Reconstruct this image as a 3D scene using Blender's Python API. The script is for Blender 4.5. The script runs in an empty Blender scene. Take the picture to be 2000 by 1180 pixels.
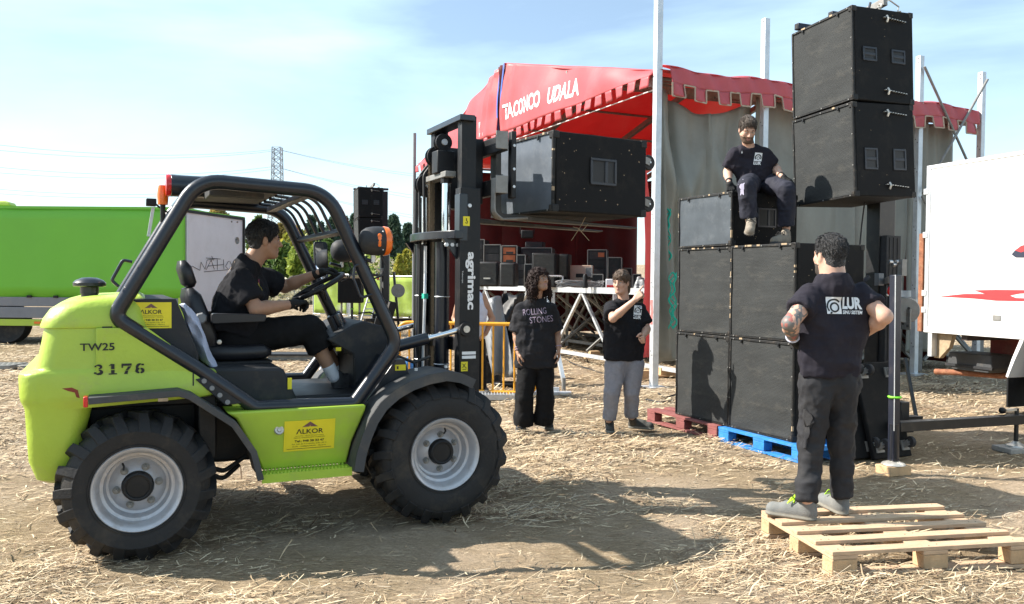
import bpy, bmesh, math, random
import numpy as np
from mathutils import Vector, Matrix
from mathutils.bvhtree import BVHTree

random.seed(7)
RNG = np.random.default_rng(11)
S = bpy.context.scene
COL = S.collection
PI = math.pi
R = math.radians

# ------------------------------------------------------------------ camera
CAM_H = 1.53
PITCH = math.atan(40 / 1640.0)
ROLL = 0.009
cd = bpy.data.cameras.new('camera')
cam = bpy.data.objects.new('camera', cd)
COL.objects.link(cam)
cd.sensor_width = 36.0
cd.lens = 36.0 * 1640 / 2000
cd.clip_start = 0.05
cd.clip_end = 4000
_f = Vector((0, math.cos(PITCH), -math.sin(PITCH)))
_u0 = Vector((0, math.sin(PITCH), math.cos(PITCH)))
_u = (_u0 * math.cos(ROLL) - Vector((1, 0, 0)) * math.sin(ROLL)).normalized()
_r = _f.cross(_u).normalized()
CP = Vector((0, 0, CAM_H))
cam.matrix_world = Matrix(((_r.x, _u.x, -_f.x, 0), (_r.y, _u.y, -_f.y, 0), (_r.z, _u.z, -_f.z, CAM_H), (0, 0, 0, 1)))
S.camera = cam

# ------------------------------------------------------------------ sky, sun, exposure
SUN_EL = R(41)
SUN_DIR = Vector((-math.cos(SUN_EL) * 0.995, math.cos(SUN_EL) * 0.10, math.sin(SUN_EL)))   # towards the sun
w = bpy.data.worlds.new('World')
S.world = w
w.use_nodes = True
nt = w.node_tree
nt.nodes.clear()


def nd(nt, typ, **kw):
    n = nt.nodes.new(typ)
    for k, v in kw.items():
        setattr(n, k, v)
    return n


out = nd(nt, 'ShaderNodeOutputWorld')
bg = nd(nt, 'ShaderNodeBackground')
bg.inputs['Strength'].default_value = 0.095
sky = nd(nt, 'ShaderNodeTexSky', sky_type='NISHITA')
sky.sun_disc = False
sky.sun_elevation = SUN_EL
sky.sun_rotation = math.atan2(SUN_DIR.x, SUN_DIR.y)
sky.altitude = 350
sky.air_density = 1.0
sky.dust_density = 1.2
sky.ozone_density = 1.6
tc = nd(nt, 'ShaderNodeTexCoord')
mp = nd(nt, 'ShaderNodeMapping')
mp.inputs['Scale'].default_value = (1.2, 1.6, 5.5)
mp.inputs['Rotation'].default_value = (0.12, 0.10, 0.35)
nz = nd(nt, 'ShaderNodeTexNoise')
nz.inputs['Scale'].default_value = 1.15
nz.inputs['Detail'].default_value = 9
nz.inputs['Roughness'].default_value = 0.52
nz.inputs['Distortion'].default_value = 0.35
rp = nd(nt, 'ShaderNodeValToRGB')
rp.color_ramp.elements[0].position = 0.42
rp.color_ramp.elements[0].color = (0.13, 0.13, 0.13, 1)
rp.color_ramp.elements[1].position = 0.80
rp.color_ramp.elements[1].color = (0.75, 0.75, 0.75, 1)
mx = nd(nt, 'ShaderNodeMix', data_type='RGBA')
mx.inputs['B'].default_value = (6.9, 9.3, 10.1, 1)
nt.links.new(tc.outputs['Generated'], mp.inputs['Vector'])
nt.links.new(mp.outputs['Vector'], nz.inputs['Vector'])
nt.links.new(nz.outputs['Fac'], rp.inputs['Fac'])
nt.links.new(rp.outputs['Color'], mx.inputs['Factor'])
nt.links.new(sky.outputs['Color'], mx.inputs['A'])
nt.links.new(mx.outputs['Result'], bg.inputs['Color'])
nt.links.new(bg.outputs['Background'], out.inputs['Surface'])

sl = bpy.data.lights.new('sun', 'SUN')
sl.energy = 5.0
sl.angle = R(0.53)
sl.color = (1.0, 0.94, 0.845)
so = bpy.data.objects.new('sun', sl)
COL.objects.link(so)
so.rotation_euler = SUN_DIR.to_track_quat('Z', 'Y').to_euler()
so.location = SUN_DIR * 60
S.view_settings.view_transform = 'Standard'
S.view_settings.look = 'None'
S.view_settings.gamma = 1.0
S.view_settings.exposure = 1.06
try:
    S.view_settings.use_curve_mapping = False
except Exception:
    pass
S.cycles.max_bounces = 6
S.cycles.diffuse_bounces = 3
S.cycles.glossy_bounces = 3
S.cycles.transparent_max_bounces = 8


# ------------------------------------------------------------------ measuring helpers (a point of the photograph at a known depth -> metres)
def ray(px, py):
    return _f + _r * ((px - 1000) / 1640.0) - _u * ((py - 590) / 1640.0)


def at(px, py, Y):
    d = ray(px, py)
    return CP + d * (Y / d.y)


def gnd(px, py, z=0.0):
    d = ray(px, py)
    return CP + d * ((z - CAM_H) / d.z)


def onplane(px, py, o, n):
    d = ray(px, py)
    return CP + d * ((Vector(o) - CP).dot(n) / d.dot(n))


# ------------------------------------------------------------------ value noise on arrays
_NT = RNG.random((32, 32, 32)).astype(np.float32)


def vnoise(P):
    P = np.asarray(P, np.float32)
    i = np.floor(P).astype(np.int64)
    f = P - i
    f = f * f * (3 - 2 * f)
    i0 = i & 31
    i1 = (i + 1) & 31
    x0, y0, z0 = i0[..., 0], i0[..., 1], i0[..., 2]
    x1, y1, z1 = i1[..., 0], i1[..., 1], i1[..., 2]
    fx, fy, fz = f[..., 0], f[..., 1], f[..., 2]
    a = _NT[x0, y0, z0] * (1 - fx) + _NT[x1, y0, z0] * fx
    b = _NT[x0, y1, z0] * (1 - fx) + _NT[x1, y1, z0] * fx
    c = _NT[x0, y0, z1] * (1 - fx) + _NT[x1, y0, z1] * fx
    d = _NT[x0, y1, z1] * (1 - fx) + _NT[x1, y1, z1] * fx
    return (a * (1 - fy) + b * fy) * (1 - fz) + (c * (1 - fy) + d * fy) * fz


def fbm(P, oct=3):
    P = np.asarray(P, np.float32)
    s = 0
    a = 0.5
    for o in range(oct):
        s = s + a * vnoise(P * (2 ** o) + 7.3 * o)
        a *= 0.5
    return s / (1 - 0.5 ** oct)


# ------------------------------------------------------------------ materials
MATS = {}


def mat(name, col, rough=0.6, metal=0.0, var=0.18, vs=6.0, bump=0.0, bs=80.0, coat=0.0, dirt=None, spec=0.5, trans=0.0, stretch=None):
    """base colour with two octaves of blotchy variation, optional dirt (colour, amount, scale) and fine bump"""
    if name in MATS:
        return MATS[name]
    m = bpy.data.materials.new(name)
    m.use_nodes = True
    t = m.node_tree
    b = t.nodes['Principled BSDF']
    b.inputs['Roughness'].default_value = rough
    b.inputs['Metallic'].default_value = metal
    b.inputs['Specular IOR Level'].default_value = spec
    if coat:
        b.inputs['Coat Weight'].default_value = coat
        b.inputs['Coat Roughness'].default_value = 0.15
    c = nd(t, 'ShaderNodeTexCoord')
    vec = c.outputs['Object']
    if stretch:
        mp = nd(t, 'ShaderNodeMapping')
        mp.inputs['Scale'].default_value = stretch
        t.links.new(vec, mp.inputs['Vector'])
        vec = mp.outputs['Vector']
    n = nd(t, 'ShaderNodeTexNoise')
    n.inputs['Scale'].default_value = vs
    n.inputs['Detail'].default_value = 7
    n.inputs['Roughness'].default_value = 0.65
    t.links.new(vec, n.inputs['Vector'])
    mr = nd(t, 'ShaderNodeMapRange')
    mr.inputs['From Min'].default_value = 0.28
    mr.inputs['From Max'].default_value = 0.72
    mr.inputs['To Min'].default_value = 1 - var
    mr.inputs['To Max'].default_value = 1 + var
    t.links.new(n.outputs['Fac'], mr.inputs['Value'])
    mul = nd(t, 'ShaderNodeMix', data_type='RGBA', blend_type='MULTIPLY')
    mul.inputs['Factor'].default_value = 1
    mul.inputs['A'].default_value = (*col, 1)
    t.links.new(mr.outputs['Result'], mul.inputs['B'])
    last = mul.outputs['Result']
    if dirt:
        dc, da, ds = dirt
        n2 = nd(t, 'ShaderNodeTexNoise')
        n2.inputs['Scale'].default_value = ds
        n2.inputs['Detail'].default_value = 9
        n2.inputs['Roughness'].default_value = 0.7
        t.links.new(vec, n2.inputs['Vector'])
        r2 = nd(t, 'ShaderNodeMapRange')
        r2.inputs['From Min'].default_value = 0.52
        r2.inputs['From Max'].default_value = 0.74
        r2.inputs['To Min'].default_value = 0
        r2.inputs['To Max'].default_value = da
        t.links.new(n2.outputs['Fac'], r2.inputs['Value'])
        m2 = nd(t, 'ShaderNodeMix', data_type='RGBA')
        m2.inputs['B'].default_value = (*dc, 1)
        t.links.new(r2.outputs['Result'], m2.inputs['Factor'])
        t.links.new(last, m2.inputs['A'])
        last = m2.outputs['Result']
    t.links.new(last, b.inputs['Base Color'])
    rv = nd(t, 'ShaderNodeMapRange')
    rv.inputs['To Min'].default_value = max(0.03, rough - 0.12)
    rv.inputs['To Max'].default_value = min(1, rough + 0.12)
    t.links.new(n.outputs['Fac'], rv.inputs['Value'])
    t.links.new(rv.outputs['Result'], b.inputs['Roughness'])
    if bump:
        n3 = nd(t, 'ShaderNodeTexNoise')
        n3.inputs['Scale'].default_value = bs
        n3.inputs['Detail'].default_value = 5
        t.links.new(vec, n3.inputs['Vector'])
        bp = nd(t, 'ShaderNodeBump')
        bp.inputs['Strength'].default_value = bump
        bp.inputs['Distance'].default_value = 0.02
        t.links.new(n3.outputs['Fac'], bp.inputs['Height'])
        t.links.new(bp.outputs['Normal'], b.inputs['Normal'])
    if trans:
        tr = nd(t, 'ShaderNodeBsdfTranslucent')
        t.links.new(last, tr.inputs['Color'])
        ms = nd(t, 'ShaderNodeMixShader')
        ms.inputs['Fac'].default_value = trans
        t.links.new(b.outputs['BSDF'], ms.inputs[1])
        t.links.new(tr.outputs['BSDF'], ms.inputs[2])
        t.links.new(ms.outputs['Shader'], t.nodes['Material Output'].inputs['Surface'])
    MATS[name] = m
    return m


def glass_mat():
    m = bpy.data.materials.new('mirror glass')
    m.use_nodes = True
    b = m.node_tree.nodes['Principled BSDF']
    b.inputs['Metallic'].default_value = 1
    b.inputs['Roughness'].default_value = 0.04
    b.inputs['Base Color'].default_value = (0.85, 0.88, 0.9, 1)
    MATS['mirror'] = m
    return m


DUST = (0.30, 0.23, 0.15)
M = dict(
    lime=mat('lime paint', (0.40, 0.54, 0.05), 0.45, 0, 0.09, 2.5, 0.12, 45, 0.2, (DUST, 0.42, 4.5)),
    limed=mat('lime panel', (0.37, 0.54, 0.04), 0.45, 0, 0.09, 3, 0.03, 30, 0.2, (DUST, 0.30, 4)),
    frame=mat('dark blue grey paint', (0.0085, 0.011, 0.018), 0.32, 0, 0.25, 7, 0.03, 60, 0.2, (DUST, 0.04, 9)),
    black=mat('black paint', (0.009, 0.0095, 0.011), 0.5, 0, 0.3, 8, 0.03, 80, 0, (DUST, 0.08, 8), 0.35),
    plastic=mat('dark plastic', (0.024, 0.025, 0.028), 0.62, 0, 0.2, 9, 0.08, 220, 0, (DUST, 0.14, 5), 0.35),
    fender=mat('dusty grey plastic', (0.052, 0.054, 0.057), 0.7, 0, 0.2, 7, 0.06, 150, 0, (DUST, 0.30, 4)),
    rubber=mat('tyre rubber', (0.017, 0.0165, 0.017), 0.68, 0, 0.3, 9, 0.15, 60, 0, ((0.15, 0.115, 0.075), 0.32, 3.5), 0.4),
    rim=mat('silver rim', (0.50, 0.50, 0.52), 0.42, 0.35, 0.10, 8, 0.02, 60, 0, ((0.22, 0.16, 0.10), 0.55, 6)),
    steel=mat('bare steel', (0.45, 0.46, 0.47), 0.35, 0.9, 0.15, 10),
    chrome=mat('chrome rod', (0.80, 0.82, 0.85), 0.12, 1.0, 0.05, 10),
    galv=mat('galvanised steel', (0.62, 0.64, 0.66), 0.45, 0.55, 0.14, 9, 0.03, 60, 0, ((0.35, 0.34, 0.32), 0.3, 5)),
    galvd=mat('weathered steel', (0.24, 0.235, 0.22), 0.55, 0.3, 0.25, 9, 0.03, 60, 0, ((0.16, 0.10, 0.06), 0.4, 7)),
    chain=mat('oily chain', (0.17, 0.13, 0.085), 0.5, 0.6, 0.3, 30),
    yellow=mat('yellow label', (0.78, 0.66, 0.02), 0.5, 0, 0.06, 9),
    ink=mat('black ink', (0.014, 0.014, 0.014), 0.6, 0, 0.05, 9),
    inkred=mat('brownish roof print', (0.19, 0.09, 0.08), 0.6, 0, 0.05, 9),
    white=mat('white print', (0.78, 0.78, 0.78), 0.6, 0, 0.05, 20),
    seat=mat('black seat vinyl', (0.014, 0.014, 0.017), 0.42, 0, 0.2, 8, 0.05, 120),
    orange=mat('orange lens', (0.85, 0.17, 0.01), 0.2, 0, 0.1, 20, 0.1, 150, 0.5),
    red=mat('red lens', (0.62, 0.015, 0.015), 0.2, 0, 0.1, 20, 0.1, 150, 0.5),
    towel=mat('pale blue towel', (0.48, 0.52, 0.66), 0.9, 0, 0.1, 20, 0.3, 160),
    box=mat('black speaker paint', (0.007, 0.007, 0.0075), 0.75, 0, 0.35, 9, 0.10, 190, 0, ((0.05, 0.042, 0.032), 0.30, 6), 0.22),
    grille=mat('black steel grille', (0.033, 0.035, 0.035), 0.75, 0.0, 0.35, 2.2, 0.30, 90, 0, ((0.095, 0.09, 0.078), 0.55, 3.2), 0.25, 0, (1, 1, 3)),
    grille2=mat('dusty grey front panel', (0.10, 0.118, 0.142), 0.45, 0.1, 0.22, 4, 0.06, 200, 0, ((0.24, 0.25, 0.26), 0.35, 6)),
    grille3=mat('grey black front panel', (0.055, 0.066, 0.078), 0.5, 0.1, 0.3, 4, 0.06, 200, 0, ((0.14, 0.15, 0.16), 0.45, 6)),
    worn=mat('chipped wood edge', (0.36, 0.27, 0.17), 0.8, 0, 0.3, 20),
    edge=mat('black edge trim', (0.014, 0.014, 0.014), 0.6, 0, 0.3, 20, 0.05, 90, 0, ((0.20, 0.16, 0.12), 0.35, 16), 0.3),
    handle=mat('moulded handle', (0.018, 0.020, 0.026), 0.45, 0, 0.15, 20),
    zinc=mat('zinc bracket', (0.55, 0.52, 0.47), 0.4, 0.6, 0.2, 30),
    wood=mat('new pallet wood', (0.53, 0.37, 0.24), 0.8, 0, 0.22, 5, 0.2, 60, 0, ((0.36, 0.27, 0.18), 0.35, 6), 0.3, 0, (2.0, 9, 9)),
    wood2=mat('new pallet block', (0.52, 0.35, 0.20), 0.85, 0, 0.22, 14, 0.3, 90, 0, ((0.40, 0.25, 0.13), 0.35, 12), 0.3),
    bluep=mat('blue pallet paint', (0.02, 0.20, 0.56), 0.75, 0, 0.25, 10, 0.2, 70, 0, ((0.30, 0.38, 0.42), 0.45, 9)),
    redp=mat('dull red pallet paint', (0.23, 0.072, 0.066), 0.8, 0, 0.25, 10, 0.2, 70, 0, ((0.34, 0.22, 0.18), 0.35, 8)),
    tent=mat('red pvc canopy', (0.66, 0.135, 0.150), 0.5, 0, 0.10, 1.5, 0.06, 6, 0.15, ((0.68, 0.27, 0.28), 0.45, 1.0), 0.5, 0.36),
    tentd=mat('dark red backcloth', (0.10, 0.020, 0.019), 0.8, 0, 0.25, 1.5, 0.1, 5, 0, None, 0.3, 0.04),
    trimc=mat('beige webbing', (0.42, 0.32, 0.24), 0.85, 0, 0.2, 9),
    tarp=mat('grey green tarpaulin', (0.27, 0.265, 0.225), 0.55, 0, 0.16, 1.3, 0.12, 4, 0.1, ((0.16, 0.135, 0.10), 0.35, 1.4), 0.5, 0.12),
    bluez=mat('blue webbing', (0.05, 0.11, 0.40), 0.7, 0, 0.1, 9),
    truckw=mat('white truck panel', (0.80, 0.80, 0.79), 0.38, 0, 0.03, 2, 0.01, 20, 0.3, ((0.55, 0.52, 0.46), 0.10, 2)),
    trailer=mat('scuffed white box', (0.66, 0.66, 0.70), 0.5, 0, 0.06, 2, 0.02, 20, 0, ((0.40, 0.37, 0.34), 0.25, 3)),
    greent=mat('green truck tarpaulin', (0.17, 0.51, 0.035), 0.5, 0, 0.06, 0.6, 0.05, 2.5, 0.1, None, 0.5, 0.10),
    greyb=mat('aluminium side board', (0.20, 0.205, 0.225), 0.6, 0.1, 0.12, 3, 0, 60, 0, (DUST, 0.3, 3)),
    rust=mat('rusty steel', (0.26, 0.10, 0.05), 0.8, 0.1, 0.4, 18, 0.2, 60, 0, ((0.45, 0.30, 0.16), 0.5, 20)),
    chassis=mat('oily chassis', (0.045, 0.030, 0.026), 0.7, 0, 0.4, 6, 0.1, 40, 0, (DUST, 0.3, 5)),
    chred=mat('dull red chassis', (0.16, 0.022, 0.018), 0.65, 0, 0.3, 6, 0, 40, 0, (DUST, 0.25, 5)),
    barr=mat('yellow barrier paint', (0.80, 0.36, 0.015), 0.45, 0, 0.12, 7, 0.02, 60, 0.2, (DUST, 0.15, 9)),
    tower=mat('black lift mast', (0.008, 0.0085, 0.010), 0.5, 0, 0.25, 8, 0.02, 60, 0.2, (DUST, 0.10, 8)),
    towerb=mat('dark blue lift arm', (0.006, 0.009, 0.022), 0.45, 0, 0.2, 8, 0.02, 60, 0.2, (DUST, 0.10, 8)),
    lgreen=mat('bright green strap', (0.20, 0.70, 0.03), 0.6, 0, 0.1, 9),
    rope=mat('turquoise rope', (0.02, 0.42, 0.30), 0.8, 0, 0.2, 40, 0.4, 200),
    sheet=mat('grey plastic cover', (0.21, 0.215, 0.22), 0.4, 0, 0.2, 3, 0.2, 18),
    bluebag=mat('blue bag', (0.03, 0.16, 0.42), 0.6, 0, 0.2, 9, 0.2, 40),
    beige=mat('beige flight case', (0.56, 0.42, 0.33), 0.6, 0, 0.1, 9),
    orangep=mat('orange amplifier front', (0.38, 0.095, 0.025), 0.5, 0, 0.15, 20),
    forkm=mat('worn dark fork steel', (0.05, 0.047, 0.043), 0.5, 0.3, 0.3, 9, 0.03, 60, 0, ((0.22, 0.20, 0.17), 0.5, 6)),
    legb=mat('pale leg steel', (0.50, 0.52, 0.54), 0.5, 0.3, 0.14, 9),
    banner=mat('lime banner mesh', (0.44, 0.58, 0.12), 0.8, 0, 0.25, 1.6, 0, 60, 0, ((0.62, 0.66, 0.55), 0.95, 1.3), 0.3, 0.3),
    mast=mat('pylon steel', (0.34, 0.36, 0.39), 0.6, 0.3, 0.1, 2),
    deck=mat('stage plywood', (0.12, 0.105, 0.09), 0.75, 0, 0.25, 4, 0.1, 40),
    stone=mat('concrete pad', (0.34, 0.32, 0.29), 0.9, 0, 0.15, 12, 0.2, 60),
)
glass_mat()
M['mirror'] = MATS['mirror']
for _n in M['tent'].node_tree.nodes:
    if _n.type == 'BSDF_TRANSLUCENT':
        for _l in list(_n.inputs['Color'].links):
            M['tent'].node_tree.links.remove(_l)
        _n.inputs['Color'].default_value = (0.72, 0.012, 0.02, 1)


# ------------------------------------------------------------------ mesh builder
def frame_of(d):
    d = Vector(d).normalized()
    a = Vector((0, 0, 1)) if abs(d.z) < 0.9 else Vector((1, 0, 0))
    x = d.cross(a).normalized()
    return x, d.cross(x).normalized()


class MB:
    def __init__(s):
        s.v, s.f, s.mi = [], [], []

    def add(s, vs, fs, mi=0):
        o = len(s.v)
        s.v += [tuple(p) for p in vs]
        for f in fs:
            s.f.append(tuple(i + o for i in f))
            s.mi.append(mi)
        return s

    def box(s, c, d, rot=None, mi=0):
        hx, hy, hz = d[0] / 2, d[1] / 2, d[2] / 2
        vs = [Vector((x, y, z)) for x in (-hx, hx) for y in (-hy, hy) for z in (-hz, hz)]
        if rot is not None:
            vs = [rot @ p for p in vs]
        c = Vector(c)
        return s.add([p + c for p in vs], [(0, 1, 3, 2), (4, 6, 7, 5), (0, 4, 5, 1), (2, 3, 7, 6), (0, 2, 6, 4), (1, 5, 7, 3)], mi)

    def bp(s, lo, hi, mi=0):
        return s.box([(a + b) / 2 for a, b in zip(lo, hi)], [abs(b - a) for a, b in zip(lo, hi)], None, mi)

    def bar(s, a, b, wd, ht, mi=0, up=(0, 0, 1)):
        """rectangular bar from a to b"""
        a, b = Vector(a), Vector(b)
        d = (b - a).normalized()
        u = Vector(up)
        if abs(d.dot(u)) > 0.98:
            u = Vector((1, 0, 0))
        x = d.cross(u).normalized()
        y = x.cross(d).normalized()
        vs = []
        for p in (a, b):
            for i, j in ((-1, -1), (1, -1), (1, 1), (-1, 1)):
                vs.append(p + x * (i * wd / 2) + y * (j * ht / 2))
        return s.add(vs, [(3, 2, 1, 0), (4, 5, 6, 7), (0, 1, 5, 4), (1, 2, 6, 5), (2, 3, 7, 6), (3, 0, 4, 7)], mi)

    def cyl(s, a, b, ra, rb=None, n=14, mi=0):
        rb = ra if rb is None else rb
        a, b = Vector(a), Vector(b)
        x, y = frame_of(b - a)
        vs = []
        for p, r in ((a, ra), (b, rb)):
            vs += [p + (x * math.cos(2 * PI * k / n) + y * math.sin(2 * PI * k / n)) * r for k in range(n)]
        fs = [(k, (k + 1) % n, n + (k + 1) % n, n + k) for k in range(n)]
        fs += [tuple(range(n - 1, -1, -1)), tuple(range(n, 2 * n))]
        return s.add(vs, fs, mi)

    def tube(s, path, r, n=10, closed=False, mi=0):
        P = [Vector(p) for p in path]
        m = len(P)
        rs = r if isinstance(r, (list, tuple)) else [r] * m
        ref = None
        vs = []
        for i in range(m):
            if closed:
                d = P[(i + 1) % m] - P[i - 1]
            else:
                d = P[min(i + 1, m - 1)] - P[max(i - 1, 0)]
            if d.length < 1e-9:
                d = Vector((0, 0, 1))
            d.normalize()
            if ref is None:
                ref, _ = frame_of(d)
            x = (ref - d * ref.dot(d))
            if x.length < 1e-6:
                x, _ = frame_of(d)
            x.normalize()
            ref = x
            y = d.cross(x)
            vs += [P[i] + (x * math.cos(2 * PI * k / n) + y * math.sin(2 * PI * k / n)) * rs[i] for k in range(n)]
        fs = []
        for i in range(m if closed else m - 1):
            j = (i + 1) % m
            fs += [(i * n + k, i * n + (k + 1) % n, j * n + (k + 1) % n, j * n + k) for k in range(n)]
        if not closed:
            fs += [tuple(range(n - 1, -1, -1)), tuple(range((m - 1) * n, m * n))]
        return s.add(vs, fs, mi)

    def lathe(s, prof, o, ax, n=40, mi=0):
        o = Vector(o)
        ax = Vector(ax).normalized()
        x, y = frame_of(ax)
        vs = []
        for r, h in prof:
            vs += [o + ax * h + (x * math.cos(2 * PI * k / n) + y * math.sin(2 * PI * k / n)) * r for k in range(n)]
        fs = []
        for i in range(len(prof) - 1):
            fs += [(i * n + k, i * n + (k + 1) % n, (i + 1) * n + (k + 1) % n, (i + 1) * n + k) for k in range(n)]
        if prof[0][0] > 1e-5:
            fs.append(tuple(range(n - 1, -1, -1)))
        if prof[-1][0] > 1e-5:
            fs.append(tuple(range((len(prof) - 1) * n, len(prof) * n)))
        return s.add(vs, fs, mi)

    def prism(s, poly, fn, t0, t1, mi=0):
        """polygon (a, b) extruded from t0 to t1; fn(a, b, t) -> point"""
        n = len(poly)
        vs = [fn(a, b, t0) for a, b in poly] + [fn(a, b, t1) for a, b in poly]
        fs = [tuple(range(n - 1, -1, -1)), tuple(range(n, 2 * n))]
        fs += [(k, (k + 1) % n, n + (k + 1) % n, n + k) for k in range(n)]
        return s.add(vs, fs, mi)

    def loft(s, loops, caps=True, mi=0):
        n = len(loops[0])
        vs = [p for l in loops for p in l]
        fs = []
        for i in range(len(loops) - 1):
            fs += [(i * n + k, i * n + (k + 1) % n, (i + 1) * n + (k + 1) % n, (i + 1) * n + k) for k in range(n)]
        if caps:
            fs += [tuple(range(n - 1, -1, -1)), tuple(range((len(loops) - 1) * n, len(loops) * n))]
        return s.add(vs, fs, mi)

    def grid(s, fn, nu, nv, mi=0):
        vs = [fn(i / nu, j / nv) for i in range(nu + 1) for j in range(nv + 1)]
        fs = [(i * (nv + 1) + j, (i + 1) * (nv + 1) + j, (i + 1) * (nv + 1) + j + 1, i * (nv + 1) + j + 1) for i in range(nu) for j in range(nv)]
        return s.add(vs, fs, mi)

    def ball(s, c, r, n=12, mi=0):
        c = Vector(c)
        r = r if isinstance(r, (tuple, list)) else (r, r, r)
        vs = []
        m = n // 2
        for i in range(m + 1):
            t = PI * i / m
            for k in range(n):
                p = 2 * PI * k / n
                vs.append(c + Vector((r[0] * math.sin(t) * math.cos(p), r[1] * math.sin(t) * math.sin(p), r[2] * math.cos(t))))
        fs = [(i * n + k, (i + 1) * n + k, (i + 1) * n + (k + 1) % n, i * n + (k + 1) % n) for i in range(m) for k in range(n)]
        return s.add(vs, fs, mi)

    def build(s, name, m, parent=None, bevel=0, angle=38, solid=0, fix=True):
        me = bpy.data.meshes.new(name)
        me.from_pydata(s.v, [], s.f)
        ms = m if isinstance(m, (list, tuple)) else [m]
        for x in ms:
            me.materials.append(M[x] if isinstance(x, str) else x)
        if len(ms) > 1:
            me.polygons.foreach_set('material_index', s.mi)
        if fix:
            bm = bmesh.new()
            bm.from_mesh(me)
            bmesh.ops.remove_doubles(bm, verts=bm.verts, dist=1e-6)
            bmesh.ops.recalc_face_normals(bm, faces=bm.faces)
            bm.to_mesh(me)
            bm.free()
        me.polygons.foreach_set('use_smooth', [True] * len(me.polygons))
        me.set_sharp_from_angle(angle=R(angle))
        o = bpy.data.objects.new(name, me)
        COL.objects.link(o)
        if parent is not None:
            o.parent = parent
        if solid:
            md = o.modifiers.new('solid', 'SOLIDIFY')
            md.thickness = solid
        if bevel:
            md = o.modifiers.new('bevel', 'BEVEL')
            md.width = bevel
            md.segments = 2
            md.limit_method = 'ANGLE'
            md.angle_limit = R(40)
        return o


def tag(o, label, cat, group=None):
    o['label'] = label
    o['category'] = cat
    if group:
        o['group'] = group
    return o


def thing(name, label, cat, loc=(0, 0, 0), rz=0, group=None):
    o = bpy.data.objects.new(name, None)
    COL.objects.link(o)
    o.location = loc
    o.rotation_euler = (0, 0, rz)
    o.empty_display_size = 0.1
    return tag(o, label, cat, group)


def empty(name, parent, loc=(0, 0, 0)):
    o = bpy.data.objects.new(name, None)
    COL.objects.link(o)
    o.parent = parent
    o.location = loc
    o.empty_display_size = 0.05
    return o


def kids(o):
    return [c for c in KIDS.get(o.name, [])] if KIDS is not None else list(o.children)


KIDS = None


def dup(root, loc=None, rot=None, label=None, parent=None):
    c = root.copy()
    COL.objects.link(c)
    if parent is not None:
        c.parent = parent
    if loc is not None:
        c.location = loc
    if rot is not None:
        c.rotation_euler = rot
    if label:
        c['label'] = label
    for ch in list(root.children):
        dup(ch, parent=c)
    return c


def rounded(pts, rads, seg=6, closed=True):
    """2-D polyline with rounded corners"""
    n = len(pts)
    res = []
    for i in range(n):
        p = Vector((*pts[i], 0)) if len(pts[i]) == 2 else Vector(pts[i])
        r = rads[i] if isinstance(rads, (list, tuple)) else rads
        if (not closed and i in (0, n - 1)) or r <= 0:
            res.append(p)
            continue
        a = Vector((*pts[i - 1], 0)) if len(pts[i]) == 2 else Vector(pts[i - 1])
        b = Vector((*pts[(i + 1) % n], 0)) if len(pts[i]) == 2 else Vector(pts[(i + 1) % n])
        da, db = (a - p), (b - p)
        la, lb = da.length, db.length
        da.normalize()
        db.normalize()
        ang = da.angle(db)
        t = min(r / max(math.tan(ang / 2), 1e-3), la * 0.48, lb * 0.48)
        p0, p1 = p + da * t, p + db * t
        for k in range(seg + 1):
            q = k / seg
            res.append(p0 * (1 - q) ** 2 + p * 2 * q * (1 - q) + p1 * q * q)
    return [(q.x, q.y) for q in res] if len(pts[0]) == 2 else res


# ------------------------------------------------------------------ lettering
def text_mesh(body, bold=0.0, shear=0.0, spacing=1.0):
    """flat triangles of a text: (points n x 2 with height ~1 and the left end at 0, faces)"""
    cu = bpy.data.curves.new('t', 'FONT')
    cu.body = body
    cu.size = 1.0
    cu.offset = bold
    cu.shear = shear
    cu.space_character = spacing
    cu.resolution_u = 3
    ob = bpy.data.objects.new('t', cu)
    COL.objects.link(ob)
    dg = bpy.context.evaluated_depsgraph_get()
    me = bpy.data.meshes.new_from_object(ob.evaluated_get(dg))
    P = [(v.co.x, v.co.y) for v in me.vertices]
    F = [tuple(p.vertices) for p in me.polygons]
    bpy.data.objects.remove(ob)
    bpy.data.curves.remove(cu)
    bpy.data.meshes.remove(me)
    return P, F


def letters(mb, body, fn, width=None, height=None, bold=0.0, shear=0.0, spacing=1.0, mi=0, center=False):
    """put a text onto a surface; fn(x, y) -> point, x and y in metres along the writing; scaled to width and cap height"""
    P, F = text_mesh(body, bold, shear, spacing)
    x0 = min(p[0] for p in P)
    x1 = max(p[0] for p in P)
    y0 = min(p[1] for p in P)
    y1 = max(p[1] for p in P)
    sx = width / (x1 - x0) if width else height / (y1 - y0)
    sy = height / (y1 - y0) if height else sx
    off = -0.5 * (x1 - x0) * sx if center else 0
    mb.add([fn((p[0] - x0) * sx + off, (p[1] - y0) * sy) for p in P], F, mi)
    return mb


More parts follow.
